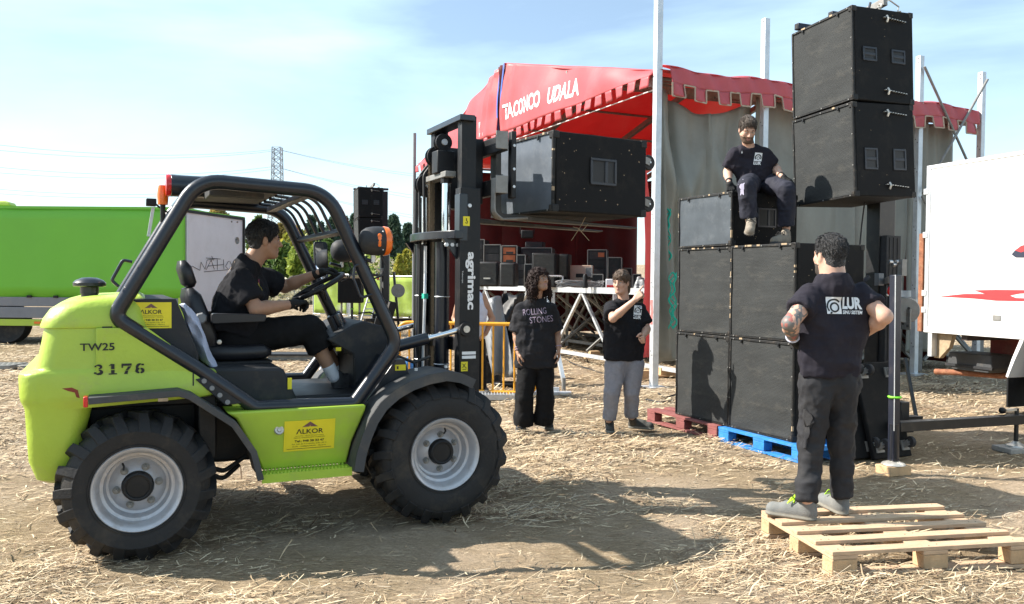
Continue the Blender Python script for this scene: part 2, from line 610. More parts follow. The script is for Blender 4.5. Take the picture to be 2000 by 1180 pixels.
# ------------------------------------------------------------------ implicit bodies: tapered limbs blended into one skin
class Sdf:
    def __init__(s, lo, hi, vox):
        s.lo = np.array(lo, float)
        s.vox = vox
        s.n = np.ceil((np.array(hi, float) - s.lo) / vox).astype(int) + 1
        s.d = np.full(s.n, 0.5, np.float32)

    def sub(s, lo, hi):
        a = np.clip(np.floor((np.minimum(lo, hi) - s.lo) / s.vox).astype(int), 0, s.n - 1)
        b = np.clip(np.ceil((np.maximum(lo, hi) - s.lo) / s.vox).astype(int) + 1, 1, s.n)
        sl = tuple(slice(int(i), int(j)) for i, j in zip(a, b))
        g = [((np.arange(i, j) * s.vox) + o).astype(np.float32) for i, j, o in zip(a, b, s.lo)]
        return sl, g[0][:, None, None], g[1][None, :, None], g[2][None, None, :]

    def put(s, sl, d, k, op='u'):
        c = s.d[sl]
        if op == 'u':
            if k > 0:
                h = np.clip(0.5 + 0.5 * (c - d) / k, 0, 1)
                s.d[sl] = c + (d - c) * h - k * h * (1 - h)
            else:
                s.d[sl] = np.minimum(c, d)
        elif op == 's':
            d = -d
            if k > 0:
                h = np.clip(0.5 - 0.5 * (c - d) / k, 0, 1)
                s.d[sl] = c + (d - c) * h + k * h * (1 - h)
            else:
                s.d[sl] = np.maximum(c, d)

    def cap(s, a, b, ra, rb=None, k=0.02, n=None, q=1.0, clip=None, op='u'):
        """tapered capsule; squashed by q along n; clip = [(point, normal)] keeps the side the normal points away from"""
        rb = ra if rb is None else rb
        a, b = np.array(a, np.float32), np.array(b, np.float32)
        pad = max(ra, rb) + k + 3 * s.vox
        sl, X, Y, Z = s.sub(np.minimum(a, b) - pad, np.maximum(a, b) + pad)
        ba = b - a
        L = float(ba @ ba) + 1e-9
        px, py, pz = X - a[0], Y - a[1], Z - a[2]
        t = np.clip((px * ba[0] + py * ba[1] + pz * ba[2]) / L, 0, 1)
        ex, ey, ez = px - t * ba[0], py - t * ba[1], pz - t * ba[2]
        if n is not None and q != 1:
            n = np.array(n, np.float32)
            n = n / np.linalg.norm(n)
            m = (ex * n[0] + ey * n[1] + ez * n[2]) * (q - 1)
            ex, ey, ez = ex + m * n[0], ey + m * n[1], ez + m * n[2]
        d = np.sqrt(ex * ex + ey * ey + ez * ez) - (ra + (rb - ra) * t)
        if clip:
            for c, nn in clip:
                nn = Vector(nn).normalized()
                d = np.maximum(d, (X - c[0]) * nn[0] + (Y - c[1]) * nn[1] + (Z - c[2]) * nn[2])
        s.put(sl, d.astype(np.float32), k, op)

    def ell(s, c, rad, ax=None, k=0.02, op='u'):
        """ellipsoid with axes ax (rows)"""
        c = np.array(c, np.float32)
        pad = max(rad) + k + 3 * s.vox
        sl, X, Y, Z = s.sub(c - pad, c + pad)
        px, py, pz = X - c[0], Y - c[1], Z - c[2]
        if ax is None:
            ax = ((1, 0, 0), (0, 1, 0), (0, 0, 1))
        k0 = 0
        k1 = 0
        for v, r in zip(ax, rad):
            e = px * v[0] + py * v[1] + pz * v[2]
            k0 = k0 + (e / r) ** 2
            k1 = k1 + (e / r ** 2) ** 2
        k0 = np.sqrt(k0)
        k1 = np.sqrt(k1) + 1e-6
        d = k0 * (k0 - 1) / k1
        s.put(sl, d.astype(np.float32), k, op)

    def cut(s, c, n):
        """remove the side of the plane that n points to"""
        n = Vector(n).normalized()
        sl, X, Y, Z = s.sub(s.lo, s.lo + s.n * s.vox)
        s.d = np.maximum(s.d, ((X - c[0]) * n[0] + (Y - c[1]) * n[1] + (Z - c[2]) * n[2]).astype(np.float32))

    def mesh(s):
        d = s.d
        d[0], d[-1], d[:, 0], d[:, -1], d[:, :, 0], d[:, :, -1] = 1, 1, 1, 1, 1, 1
        ins = d < 0
        cnt = np.zeros(np.array(d.shape) - 1, np.int8)
        offs = [(i, j, k) for i in (0, 1) for j in (0, 1) for k in (0, 1)]
        nx, ny, nz = d.shape
        for i, j, k in offs:
            cnt += ins[i:nx - 1 + i, j:ny - 1 + j, k:nz - 1 + k]
        act = (cnt > 0) & (cnt < 8)
        ijk = np.argwhere(act)
        idx = np.full(act.shape, -1, np.int64)
        idx[act] = np.arange(len(ijk))
        acc = np.zeros((len(ijk), 3))
        num = np.zeros(len(ijk))
        for a in offs:
            for ax in range(3):
                if a[ax]:
                    continue
                b = list(a)
                b[ax] = 1
                da = d[ijk[:, 0] + a[0], ijk[:, 1] + a[1], ijk[:, 2] + a[2]]
                db = d[ijk[:, 0] + b[0], ijk[:, 1] + b[1], ijk[:, 2] + b[2]]
                m = (da < 0) != (db < 0)
                t = np.where(m, da / np.where(m, da - db, 1), 0)
                p = np.array(a, float)[None, :].repeat(len(ijk), 0)
                p[:, ax] += t
                acc[m] += p[m]
                num[m] += 1
        V = s.lo + (ijk + acc / num[:, None]) * s.vox
        F = []
        for ax in range(3):
            o1, o2 = [(1, 2), (2, 0), (0, 1)][ax]
            sa = [slice(None)] * 3
            sb = [slice(None)] * 3
            sa[ax] = slice(0, -1)
            sb[ax] = slice(1, None)
            A, B = ins[tuple(sa)], ins[tuple(sb)]
            e = np.argwhere(A != B)
            e = e[(e[:, o1] > 0) & (e[:, o2] > 0)]
            e = e[(e[:, o1] < d.shape[o1] - 1) & (e[:, o2] < d.shape[o2] - 1)]
            fl = A[e[:, 0], e[:, 1], e[:, 2]]
            q = []
            for da1, da2 in ((1, 1), (0, 1), (0, 0), (1, 0)):
                c = e.copy()
                c[:, o1] -= da1
                c[:, o2] -= da2
                q.append(idx[c[:, 0], c[:, 1], c[:, 2]])
            q = np.stack(q, 1)
            q[~fl] = q[~fl][:, ::-1]
            F.append(q)
        F = np.concatenate(F)
        F = F[(F >= 0).all(1)]
        return V, F


def mesh_obj(name, V, F, mats, parent=None, mi=None, disp=None, smooth_iter=1):
    """mesh from arrays; disp(V, N) -> per-vertex offset along the normal"""
    V = np.asarray(V, float)
    F = np.asarray(F)
    for _ in range(smooth_iter):
        acc = np.zeros_like(V)
        n = np.zeros(len(V))
        for a, b in ((0, 1), (1, 2), (2, 3), (3, 0)):
            np.add.at(acc, F[:, a], V[F[:, b]])
            np.add.at(acc, F[:, b], V[F[:, a]])
            np.add.at(n, F[:, a], 1)
            np.add.at(n, F[:, b], 1)
        V = 0.5 * V + 0.5 * acc / np.maximum(n, 1)[:, None]
    if disp is not None:
        nf = np.cross(V[F[:, 2]] - V[F[:, 0]], V[F[:, 3]] - V[F[:, 1]])
        N = np.zeros_like(V)
        for c in range(4):
            np.add.at(N, F[:, c], nf)
        N /= np.linalg.norm(N, axis=1)[:, None] + 1e-12
        V = V + N * disp(V, N)[:, None]
    me = bpy.data.meshes.new(name)
    me.vertices.add(len(V))
    me.vertices.foreach_set('co', V.astype(np.float32).ravel())
    me.loops.add(F.size)
    me.loops.foreach_set('vertex_index', F.astype(np.int32).ravel())
    me.polygons.add(len(F))
    me.polygons.foreach_set('loop_start', np.arange(0, F.size, F.shape[1], dtype=np.int32))
    me.polygons.foreach_set('loop_total', np.full(len(F), F.shape[1], np.int32))
    me.polygons.foreach_set('use_smooth', np.ones(len(F), bool))
    for m in (mats if isinstance(mats, (list, tuple)) else [mats]):
        me.materials.append(M[m] if isinstance(m, str) else m)
    if mi is not None:
        ctr = V[F].mean(1)
        me.polygons.foreach_set('material_index', np.asarray(mi(ctr), np.int32))
    me.update(calc_edges=True)
    me.validate()
    o = bpy.data.objects.new(name, me)
    COL.objects.link(o)
    if parent is not None:
        o.parent = parent
    return o, V, F


# fine horizontal rows pressed into the steel grilles
gr_t = M['grille'].node_tree
gr_b = gr_t.nodes['Principled BSDF']
gr_w = nd(gr_t, 'ShaderNodeTexWave')
gr_w.bands_direction = 'Z'
gr_w.inputs['Scale'].default_value = 26
gr_w.inputs['Distortion'].default_value = 0.6
gr_c = nd(gr_t, 'ShaderNodeTexCoord')
gr_t.links.new(gr_c.outputs['Object'], gr_w.inputs['Vector'])
gr_r = nd(gr_t, 'ShaderNodeMapRange')
gr_r.inputs['To Min'].default_value = 0.72
gr_r.inputs['To Max'].default_value = 1.22
gr_t.links.new(gr_w.outputs['Fac'], gr_r.inputs['Value'])
gr_m = nd(gr_t, 'ShaderNodeMix', data_type='RGBA', blend_type='MULTIPLY')
gr_m.inputs['Factor'].default_value = 1
gr_t.links.new(gr_b.inputs['Base Color'].links[0].from_socket, gr_m.inputs['A'])
gr_t.links.new(gr_r.outputs['Result'], gr_m.inputs['B'])
gr_t.links.new(gr_m.outputs['Result'], gr_b.inputs['Base Color'])


# ================================================================== GROUND
def sstep(a, b, x):
    t = np.clip((x - a) / (b - a), 0, 1)
    return t * t * (3 - 2 * t)


def gz(x, y):
    x = np.asarray(x, float)
    y = np.asarray(y, float)
    z = 0.30 * sstep(24, 38, y) + 2.3 * sstep(44, 74, y) + 3.0 * sstep(74, 200, y)
    P = np.stack([x, y, 0 * x], -1)
    near = 1 - sstep(14, 40, np.hypot(x, y))
    z = z + near * (0.045 * (fbm(P * 0.9, 2) - 0.5) + 0.034 * (fbm(P * 5.0 + 3, 2) - 0.5) + 0.022 * (fbm(P * 15 + 9, 2) - 0.5)) - 0.012
    return z


def spaced(a, b, step, lo, hi, grow=1.17):
    r = list(np.arange(a, b, step))
    d, p = step, r[-1]
    while p < hi:
        d *= grow
        p += d
        r.append(p)
    d, p, l = step, a, []
    while p > lo:
        d *= grow
        p -= d
        l.append(p)
    return np.array(l[::-1] + r)


xs = spaced(-6.5, 7.5, 0.065, -900, 900)
ys = spaced(2.6, 13.0, 0.055, -120, 1500)
GX, GY = np.meshgrid(xs, ys, indexing='ij')
GZ = gz(GX, GY)
V = np.stack([GX, GY, GZ], -1).reshape(-1, 3)
ni, nj = GX.shape
ii = np.arange(ni - 1)[:, None] * nj + np.arange(nj - 1)[None, :]
Fq = np.stack([ii, ii + nj, ii + nj + 1, ii + 1], -1).reshape(-1, 4)


def ground_material():
    m = bpy.data.materials.new('dry soil with trampled straw')
    m.use_nodes = True
    t = m.node_tree
    b = t.nodes['Principled BSDF']
    b.inputs['Roughness'].default_value = 0.95
    b.inputs['Specular IOR Level'].default_value = 0.15
    c = nd(t, 'ShaderNodeTexCoord')

    def noise(scale, det=6, ro=0.6, st=None, rot=0):
        n = nd(t, 'ShaderNodeTexNoise')
        n.inputs['Scale'].default_value = scale
        n.inputs['Detail'].default_value = det
        n.inputs['Roughness'].default_value = ro
        if st:
            mp = nd(t, 'ShaderNodeMapping')
            mp.inputs['Scale'].default_value = st
            mp.inputs['Rotation'].default_value = (0, 0, rot)
            t.links.new(c.outputs['Object'], mp.inputs['Vector'])
            t.links.new(mp.outputs['Vector'], n.inputs['Vector'])
        else:
            t.links.new(c.outputs['Object'], n.inputs['Vector'])
        return n.outputs['Fac']

    def ramp(v, a, b_, lo=0, hi=1):
        r = nd(t, 'ShaderNodeMapRange')
        r.inputs['From Min'].default_value = a
        r.inputs['From Max'].default_value = b_
        r.inputs['To Min'].default_value = lo
        r.inputs['To Max'].default_value = hi
        t.links.new(v, r.inputs['Value'])
        return r.outputs['Result']

    def mixc(f, a, b_):
        x = nd(t, 'ShaderNodeMix', data_type='RGBA')
        for s_, v in (('Factor', f), ('A', a), ('B', b_)):
            if isinstance(v, (tuple, float, int)):
                x.inputs[s_].default_value = v if not isinstance(v, tuple) else (*v, 1)
            else:
                t.links.new(v, x.inputs[s_])
        return x.outputs['Result']

    soil = mixc(ramp(noise(3.2, 8), 0.3, 0.7), (0.375, 0.285, 0.195), (0.50, 0.39, 0.28))
    st1 = ramp(noise(9, 4, 0.6, (1, 14, 1), 0.5), 0.42, 0.62)
    st2 = ramp(noise(9, 4, 0.6, (1, 14, 1), 2.1), 0.45, 0.62)
    st3 = ramp(noise(7, 4, 0.6, (1, 16, 1), 1.2), 0.47, 0.62)
    straw = mixc(st1, (0.24, 0.175, 0.11), (0.41, 0.31, 0.20))
    straw = mixc(st2, straw, (0.48, 0.375, 0.25))
    straw = mixc(st3, straw, (0.30, 0.22, 0.13))
    cov = ramp(noise(0.62, 5, 0.6), 0.40, 0.54)
    col = mixc(cov, soil, straw)
    grain = ramp(noise(55, 4), 0.3, 0.7, 0.8, 1.2)
    mu = nd(t, 'ShaderNodeMix', data_type='RGBA', blend_type='MULTIPLY')
    mu.inputs['Factor'].default_value = 1
    t.links.new(col, mu.inputs['A'])
    t.links.new(grain, mu.inputs['B'])
    t.links.new(mu.outputs['Result'], b.inputs['Base Color'])
    bp = nd(t, 'ShaderNodeBump')
    bp.inputs['Strength'].default_value = 0.7
    bp.inputs['Distance'].default_value = 0.03
    ad = nd(t, 'ShaderNodeMath', operation='ADD')
    t.links.new(st1, ad.inputs[0])
    t.links.new(noise(30, 6, 0.65), ad.inputs[1])
    t.links.new(ad.outputs[0], bp.inputs['Height'])
    t.links.new(bp.outputs['Normal'], b.inputs['Normal'])
    return m


M['ground'] = ground_material()
ground, _, _ = mesh_obj('ground', V, Fq, 'ground', smooth_iter=0)
ground['kind'] = 'structure'
ground['label'] = 'dry tan soil of the field, trampled and strewn with straw'

# straw: tens of thousands of single bent stalks
for nm, c in (('straw pale', (0.64, 0.52, 0.35)), ('straw gold', (0.49, 0.36, 0.22)), ('straw brown', (0.20, 0.13, 0.08)), ('straw grey', (0.37, 0.31, 0.23))):
    M[nm] = mat(nm, c, 0.75, 0, 0.15, 20, 0, 80, 0, None, 0.3)
N0 = 620000
yy = 3.0 * np.exp(RNG.random(N0) * math.log(34 / 3.0))
xx = (RNG.random(N0) * 2 - 1) * (yy * 0.66 + 0.4)
Pm = np.stack([xx, yy, 0 * xx], -1)
dens = np.clip((fbm(Pm * 0.62 + 5, 3) - 0.40) * 5.0, 0, 1) * 0.8 + 0.10
clump = np.clip((fbm(Pm * 3.1 + 1, 2) - 0.42) * 4, 0, 1)
# the bare strip of soil driven smooth in front of the vehicle
bare = np.exp(-np.abs((yy - 4.85 - 0.16 * xx) / 0.52) ** 3) * (1 - sstep(0.9, 1.8, xx)) * sstep(-2.6, -1.2, xx)
bare = np.maximum(bare, 0.9 * np.exp(-(((yy - 6.1) / 0.45) ** 2) - ((xx - 0.5) / 0.9) ** 2))
dens = dens * (0.35 + 0.65 * clump) * (1 - 0.93 * bare)
dens = np.where(yy > 9, dens * 0.8 + 0.12, dens)
keep = RNG.random(N0) < dens
xx, yy, clump = xx[keep], yy[keep], clump[keep]
N = len(xx)
ln = (0.022 + 0.125 * RNG.random(N) ** 2.6) * np.where(yy > 9, 1.25, 1.0)
wd = (0.0012 + 0.0036 * RNG.random(N) ** 2) * np.clip(yy / 5.0, 0.85, 3.0)
yaw = RNG.random(N) * PI * 2
yaw = np.where(RNG.random(N) < 0.35, RNG.normal(0.25, 0.45, N), yaw)
tilt = RNG.normal(0, 0.12, N) + np.where(RNG.random(N) < 0.06, RNG.random(N) * 0.7, 0)
zz = gz(xx, yy) + 0.003 + 0.042 * clump * RNG.random(N) ** 1.3
dx, dy = np.cos(yaw), np.sin(yaw)
bend = RNG.normal(0, 0.22, N)
V = np.zeros((N, 6, 3))
for k, t in enumerate((-0.5, 0.0, 0.5)):
    cx = xx + dx * ln * t - dy * bend * ln * (0.25 - t * t)
    cy = yy + dy * ln * t + dx * bend * ln * (0.25 - t * t)
    cz = zz + np.abs(np.sin(tilt)) * ln * (0.5 + t) + 0.004
    cz = np.maximum(cz, gz(cx, cy) + 0.003)
    ww = wd * (1.0 if t == 0 else 0.7)
    roll = RNG.normal(0, 0.4, N)
    for j, s in enumerate((-1, 1)):
        V[:, k * 2 + j, 0] = cx - dy * ww * s
        V[:, k * 2 + j, 1] = cy + dx * ww * s
        V[:, k * 2 + j, 2] = cz + np.abs(roll) * ww * (s > 0)
base = np.arange(N)[:, None] * 6
Fs = np.concatenate([base + np.array([0, 2, 3, 1]), base + np.array([2, 4, 5, 3])])
kind = RNG.choice(4, N, p=[0.36, 0.32, 0.20, 0.12])
straw, _, _ = mesh_obj('straw', V.reshape(-1, 3), Fs, ['straw pale', 'straw gold', 'straw brown', 'straw grey'], smooth_iter=0,
                       mi=lambda c: np.concatenate([kind, kind]))
straw['kind'] = 'stuff'
# crumbs and clods of dry soil
NC = 9000
cy = 3.1 * np.exp(RNG.random(NC) * math.log(13 / 3.1))
cx = (RNG.random(NC) * 2 - 1) * (cy * 0.66 + 0.3)
sz = 0.002 + 0.008 * RNG.random(NC) ** 3
cz = gz(cx, cy) + sz * 0.3
oc = np.array([(1, 0, 0), (0, 1, 0), (-1, 0, 0), (0, -1, 0), (0, 0, 0.5), (0, 0, -0.8)], float)
Vc = np.stack([cx, cy, cz], -1)[:, None, :] + oc[None] * (sz[:, None] * (0.7 + 0.6 * RNG.random((NC, 6))))[..., None]
tri = np.array([(0, 1, 4), (1, 2, 4), (2, 3, 4), (3, 0, 4), (1, 0, 5), (2, 1, 5), (3, 2, 5), (0, 3, 5)])
Ft = (np.arange(NC)[:, None, None] * 6 + tri[None]).reshape(-1, 3)
M['clod'] = mat('dry clod', (0.33, 0.25, 0.165), 0.95, 0, 0.25, 30)
mc = bpy.data.meshes.new('soil_crumbs')
mc.from_pydata(Vc.reshape(-1, 3).tolist(), [], Ft.tolist())
mc.materials.append(M['clod'])
oc_ = bpy.data.objects.new('soil_crumbs', mc)
COL.objects.link(oc_)
oc_['kind'] = 'stuff'
oc_['label'] = 'crumbs of dry soil on the trampled ground'
straw['label'] = 'loose golden straw strewn over the field'
straw.data.polygons.foreach_set('use_smooth', np.zeros(len(Fs), bool))


# ================================================================== TREES AND FAR THINGS
def leaf_mat(name, c1, c2):
    m = bpy.data.materials.new(name)
    m.use_nodes = True
    t = m.node_tree
    b = t.nodes['Principled BSDF']
    b.inputs['Roughness'].default_value = 0.6
    g = nd(t, 'ShaderNodeNewGeometry')
    r = nd(t, 'ShaderNodeValToRGB')
    r.color_ramp.elements[0].color = (*c1, 1)
    r.color_ramp.elements[1].color = (*c2, 1)
    t.links.new(g.outputs['Random Per Island'], r.inputs['Fac'])
    t.links.new(r.outputs['Color'], b.inputs['Base Color'])
    tr = nd(t, 'ShaderNodeBsdfTranslucent')
    t.links.new(r.outputs['Color'], tr.inputs['Color'])
    ms = nd(t, 'ShaderNodeMixShader')
    ms.inputs['Fac'].default_value = 0.35
    t.links.new(b.outputs['BSDF'], ms.inputs[1])
    t.links.new(tr.outputs['BSDF'], ms.inputs[2])
    t.links.new(ms.outputs['Shader'], t.nodes['Material Output'].inputs['Surface'])
    M[name] = m


leaf_mat('leaf dark', (0.04, 0.08, 0.055), (0.09, 0.14, 0.09))
leaf_mat('leaf mid', (0.07, 0.13, 0.03), (0.16, 0.23, 0.06))
leaf_mat('leaf yellow', (0.25, 0.28, 0.04), (0.48, 0.42, 0.07))
leaf_mat('leaf lime', (0.20, 0.28, 0.05), (0.36, 0.42, 0.08))
leaf_mat('leaf autumn', (0.22, 0.17, 0.05), (0.40, 0.30, 0.09))
leaf_mat('petal pale', (0.30, 0.28, 0.16), (0.55, 0.50, 0.36))
M['bark'] = mat('bark', (0.09, 0.065, 0.045), 0.9, 0, 0.3, 9, 0.3, 40)


def leaves(n, cen, shape, size, rng):
    """leaf clumps: small tilted quads in a crown; shape(u) gives the crown radius at height u in 0..1"""
    u = rng.random(n)
    a = rng.random(n) * 2 * PI
    lump = 0.72 + 0.55 * vnoise(np.stack([np.cos(a) * 2.2 + 9, np.sin(a) * 2.2 + 9, u * 5 + rng.random() * 20], -1))
    r = np.sqrt(rng.random(n)) ** 0.7 * shape(u) * lump
    P = np.stack([cen[0] + r * np.cos(a), cen[1] + r * np.sin(a), cen[2] + u * cen[3]], -1)
    d1 = rng.normal(0, 1, (n, 3))
    d1 /= np.linalg.norm(d1, axis=1)[:, None]
    d2 = np.cross(d1, rng.normal(0, 1, (n, 3)))
    d2 /= np.linalg.norm(d2, axis=1)[:, None]
    s = (size * (0.55 + 0.9 * rng.random(n)))[:, None]
    V = np.stack([P + d1 * s, P + d2 * s * 0.6, P - d1 * s, P - d2 * s * 0.6], 1).reshape(-1, 3)
    return V, np.arange(n * 4).reshape(-1, 4)


def tree(name, label, cat, px, pyb, pyt, Y, wpx, shape, lm, n, size, group=None):
    rng = np.random.default_rng(int(px * 7 + Y))
    b = at(px, pyb, Y)
    tp = at(px, pyt, Y)
    zb = float(gz(b.x, b.y))
    t = thing(name, label, cat, (b.x, Y, zb), 0, group)
    h = tp.z - zb
    wr = wpx / 2 / 1640 * Y
    mb = MB()
    lean = rng.normal(0, 0.02, 2)
    mb.tube([(0, 0, -0.2), (lean[0] * h, lean[1] * h, h * 0.45), (lean[0] * 2 * h, lean[1] * 2 * h, h * 0.92)], [0.025 * h + 0.05, 0.016 * h + 0.03, 0.015], 7)
    for k in range(6):
        z0 = h * (0.2 + 0.1 * k)
        aa = k * 2.3
        mb.tube([(lean[0] * z0, lean[1] * z0, z0), (math.cos(aa) * wr * 0.6, math.sin(aa) * wr * 0.6, z0 + h * 0.16)], [0.012 * h + 0.02, 0.01], 5)
    mb.build('trunk', 'bark', t)
    V, F = leaves(n, (0, 0, h * 0.04, h * 0.96), lambda u: wr * shape(u), size, rng)
    mesh_obj('crown', V, F, lm, t, smooth_iter=0)
    return t


cone = lambda u: np.clip((1 - u) * 1.15 + 0.04, 0, 1) ** 0.62 * np.minimum(1, 0.5 + u * 4)
column = lambda u: np.sqrt(np.clip(np.sin(np.clip(u * 0.97 + 0.03, 0, 1) * PI) + 0.12, 0, 1))
round_ = lambda u: np.sqrt(np.clip(1 - (2 * u - 0.9) ** 2, 0.03, 1))
poplar = lambda u: np.clip(np.sin((0.15 + 0.85 * u) * PI) * 1.1, 0.05, 1)
tree('cypress_tree', 'dark slim cypress, the taller of the two over the bushes', 'tree', 608, 530, 424, 66, 17, column, 'leaf dark', 2600, 0.24, 'cypresses beyond the field')
tree('cypress_tree', 'dark slim cypress with a thin tip, shorter and nearer the conifers', 'tree', 627, 530, 436, 68, 11, column, 'leaf dark', 1600, 0.22, 'cypresses beyond the field')
for i, (px, t, wp, Y) in enumerate(((648, 430, 42, 78), (672, 426, 34, 82), (692, 422, 38, 80), (768, 424, 46, 78), (796, 440, 40, 82), (822, 450, 40, 84), (715, 440, 44, 86), (742, 448, 40, 88))):
    tree('conifer_tree', ['broad dark conifer right beside the cypresses', 'dark conifer with a narrow top in the middle of the row', 'tall dark conifer just before the hung speakers', 'big dark conifer just past the hung speakers',
                          'dark conifer between the big one and the tent pole', 'dark conifer peeping past the forklift mast', 'dark conifer hidden mostly by the hung speakers', 'low dark conifer behind the hung speakers'][i],
         'tree', px, 532, t, Y, wp, cone, 'leaf dark', 3400, 0.34, 'dark conifers beyond the field')
for i, (px, b, t, wp, Y, lm, sh) in enumerate(((578, 520, 446, 60, 62, 'leaf yellow', round_), (548, 520, 440, 44, 72, 'leaf autumn', round_), (590, 515, 470, 52, 52, 'leaf lime', round_), (620, 515, 480, 50, 50, 'leaf lime', round_),
                                               (600, 520, 452, 50, 75, 'leaf autumn', round_), (640, 520, 470, 50, 64, 'leaf mid', round_), (665, 520, 478, 50, 56, 'leaf mid', round_), (555, 516, 478, 40, 54, 'leaf mid', round_),
                                               (425, 525, 402, 62, 60, 'leaf autumn', round_), (505, 525, 424, 46, 78, 'leaf mid', round_), (525, 520, 470, 50, 66, 'leaf dark', round_))):
    tree('leafy_bush' if t > 465 else 'leafy_tree', ['yellowing tree over the bushes behind the driver', 'thin autumn tree beside the pylon foot', 'lime green bush in front of the yellowing tree', 'low lime green bush below the cypresses',
                                                  'brownish autumn tree behind the yellowing one', 'mid green bush below the dark conifers', 'low mid green bush next to the mirror', 'small mid green bush under the thin autumn tree',
                                                  'autumn tree top showing over the white trailer', 'green tree top showing just over the driver', 'dark bush at the pylon foot'][i],
         'bush' if t > 465 else 'tree', px, b, t, Y, wp, sh, lm, 2600, 0.26, 'trees and bushes at the field edge')
for i, (px, t, wp) in enumerate(((780, 500, 22), (792, 490, 24), (806, 478, 24), (820, 486, 22))):
    tree('poplar_tree', ['shortest young yellow green tree over the banner fence', 'young yellow green tree, second from the hung speakers', 'tallest young yellow green tree, at the tent pole', 'young yellow green tree behind the forklift mast'][i],
         'tree', px, 545, t, 44 + i, wp, poplar, 'leaf yellow', 1300, 0.16, 'young trees over the banner fence')
# rough growth on the bank (uncountable)
rng = np.random.default_rng(3)
VV, FF = [], []
for k in range(150):
    Y = 40 + 34 * rng.random()
    x = -0.55 * Y + 0.52 * Y * rng.random()
    h = 0.4 + 1.1 * rng.random()
    V, F = leaves(130, (x, Y, float(gz(x, Y)) - 0.05, h), lambda u: (0.6 + 0.9 * rng.random()) * round_(u), 0.15, rng)
    FF.append(F + sum(len(v) for v in VV))
    VV.append(V)
o, _, _ = mesh_obj('undergrowth', np.concatenate(VV), np.concatenate(FF), ['leaf lime', 'leaf mid', 'petal pale'], smooth_iter=0,
                   mi=lambda c: np.where(vnoise(c * 0.45) > 0.62, 2, np.where(vnoise(c * 0.3 + 4) > 0.5, 0, 1)))
o['kind'] = 'stuff'
o['label'] = 'rough green and pale growth on the bank'

# lattice pylon and its wires
PY_Y = 150.0
pb, pt_ = at(541, 530, PY_Y), at(541, 288, PY_Y)
py = thing('power_pylon', 'grey steel lattice pylon rising behind the driver', 'pylon', (pb.x, PY_Y, float(gz(pb.x, PY_Y)) - 0.3))
hh = pt_.z - py.location.z


def pw(u):
    return 2.05 - 1.9 * u if u < 0.62 else 0.872 - 0.35 * (u - 0.62)


lv = [0, .1, .2, .3, .4, .5, .58, .66, .72, .78, .84, .9, .95, 1.0]
for sx, sy in ((1, 1), (1, -1), (-1, 1), (-1, -1)):
    MB().tube([(sx * pw(u), sy * pw(u), u * hh) for u in lv], 0.085, 5).build('leg', 'mast', py)
br = MB()
for a, b in zip(lv[:-1], lv[1:]):
    for s in (1, -1):
        for ax in (0, 1):
            P = lambda u, e: (e * pw(u), s * pw(u), u * hh) if ax == 0 else (s * pw(u), e * pw(u), u * hh)
            br.tube([P(a, -1), P(b, 1)], 0.045, 4)
            br.tube([P(a, 1), P(b, -1)], 0.045, 4)
            br.tube([P(b, 1), P(b, -1)], 0.045, 4)
br.build('lattice', 'mast', py)['kind'] = 'stuff'
for i, (u, off, zl, zr) in enumerate(((0.985, 0, 255, 345), (0.985, 1.2, 270, 352), (0.83, -1, 303, 393), (0.83, 1.3, 318, 403), (0.68, -1.2, 350, 437), (0.68, 1.2, 362, 446))):
    A = at(-260, zl - 10, 105)
    B = Vector((pb.x + off * 0.2, PY_Y + off, py.location.z + u * hh))
    C_ = at(1050, zr, 210)
    pts = []
    for p, q, sag in ((A, B, 2.2), (B, C_, 2.2)):
        for k in range(13):
            t = k / 12
            pts.append(p.lerp(q, t) - Vector((0, 0, sag * 4 * t * (1 - t))))
    wv = MB().tube(pts, 0.028, 4).build('power_line', 'mast')
    tag(wv, 'thin power line, %s of the six from the pylon' % ('topmost', 'second highest', 'third highest', 'fourth highest', 'fifth highest', 'lowest')[i], 'power line', 'power lines on the pylon')

# green curtain truck and white box far left
GT = gnd(160, 672)
ta = Vector((-7.47, 19.2, 0))
ang = math.atan2(-0.02, 1.0)
gt = thing('curtain_truck', 'bright green curtain sided truck with grey drop sides', 'truck', ta, ang)


def TX(px, py):     # truck frame: x along the side, z up
    p = onplane(px, py, ta, Vector((-math.sin(ang), math.cos(ang), 0)))
    return (p - ta).x * math.cos(ang) + (p - ta).y * math.sin(ang), p.z


zt, zb_ = TX(200, 408)[1], TX(200, 580)[1]
mb = MB()


def curt(u, v):
    x = -9.5 * (1 - u)
    z = zb_ + (zt - zb_) * v
    return (x, -0.02 * math.sin(u * 60) * (1 - v) * 0.5 - 0.003 * math.sin(u * 23 + v * 3), z - 0.03 * (1 - v) * abs(math.sin(u * 30)))


mb.grid(curt, 120, 8)
mb.build('curtain', 'greent', gt, solid=0.01)
MB().bp((-9.5, 0.12, zb_ - 0.05), (-0.05, 2.45, zt - 0.04)).build('cargo_box', 'greent', gt)
MB().bp((-9.5, -0.02, zt - 0.01), (0.02, 2.5, zt + 0.05)).build('roof_rail', 'greent', gt)
z1 = TX(100, 624)[1]
for k in range(4):
    x1 = -0.15 - k * 2.35
    MB().bp((x1 - 2.2, -0.03, z1 + 0.30), (x1, 0.03, zb_ - 0.02)).build('drop_side', 'greyb', gt, 0.008)
    MB().bp((x1 - 2.2, -0.035, z1 + 0.03), (x1, 0.03, z1 + 0.28)).build('drop_side', 'greyb', gt, 0.008)
    MB().bp((x1, -0.05, z1 - 0.08), (x1 + 0.14, 0.05, zb_)).build('stake', 'lime', gt, 0.006)
MB().bp((-9.5, -0.03, z1 - 0.15), (0, 0.1, z1)).build('bottom_rail', 'lime', gt)
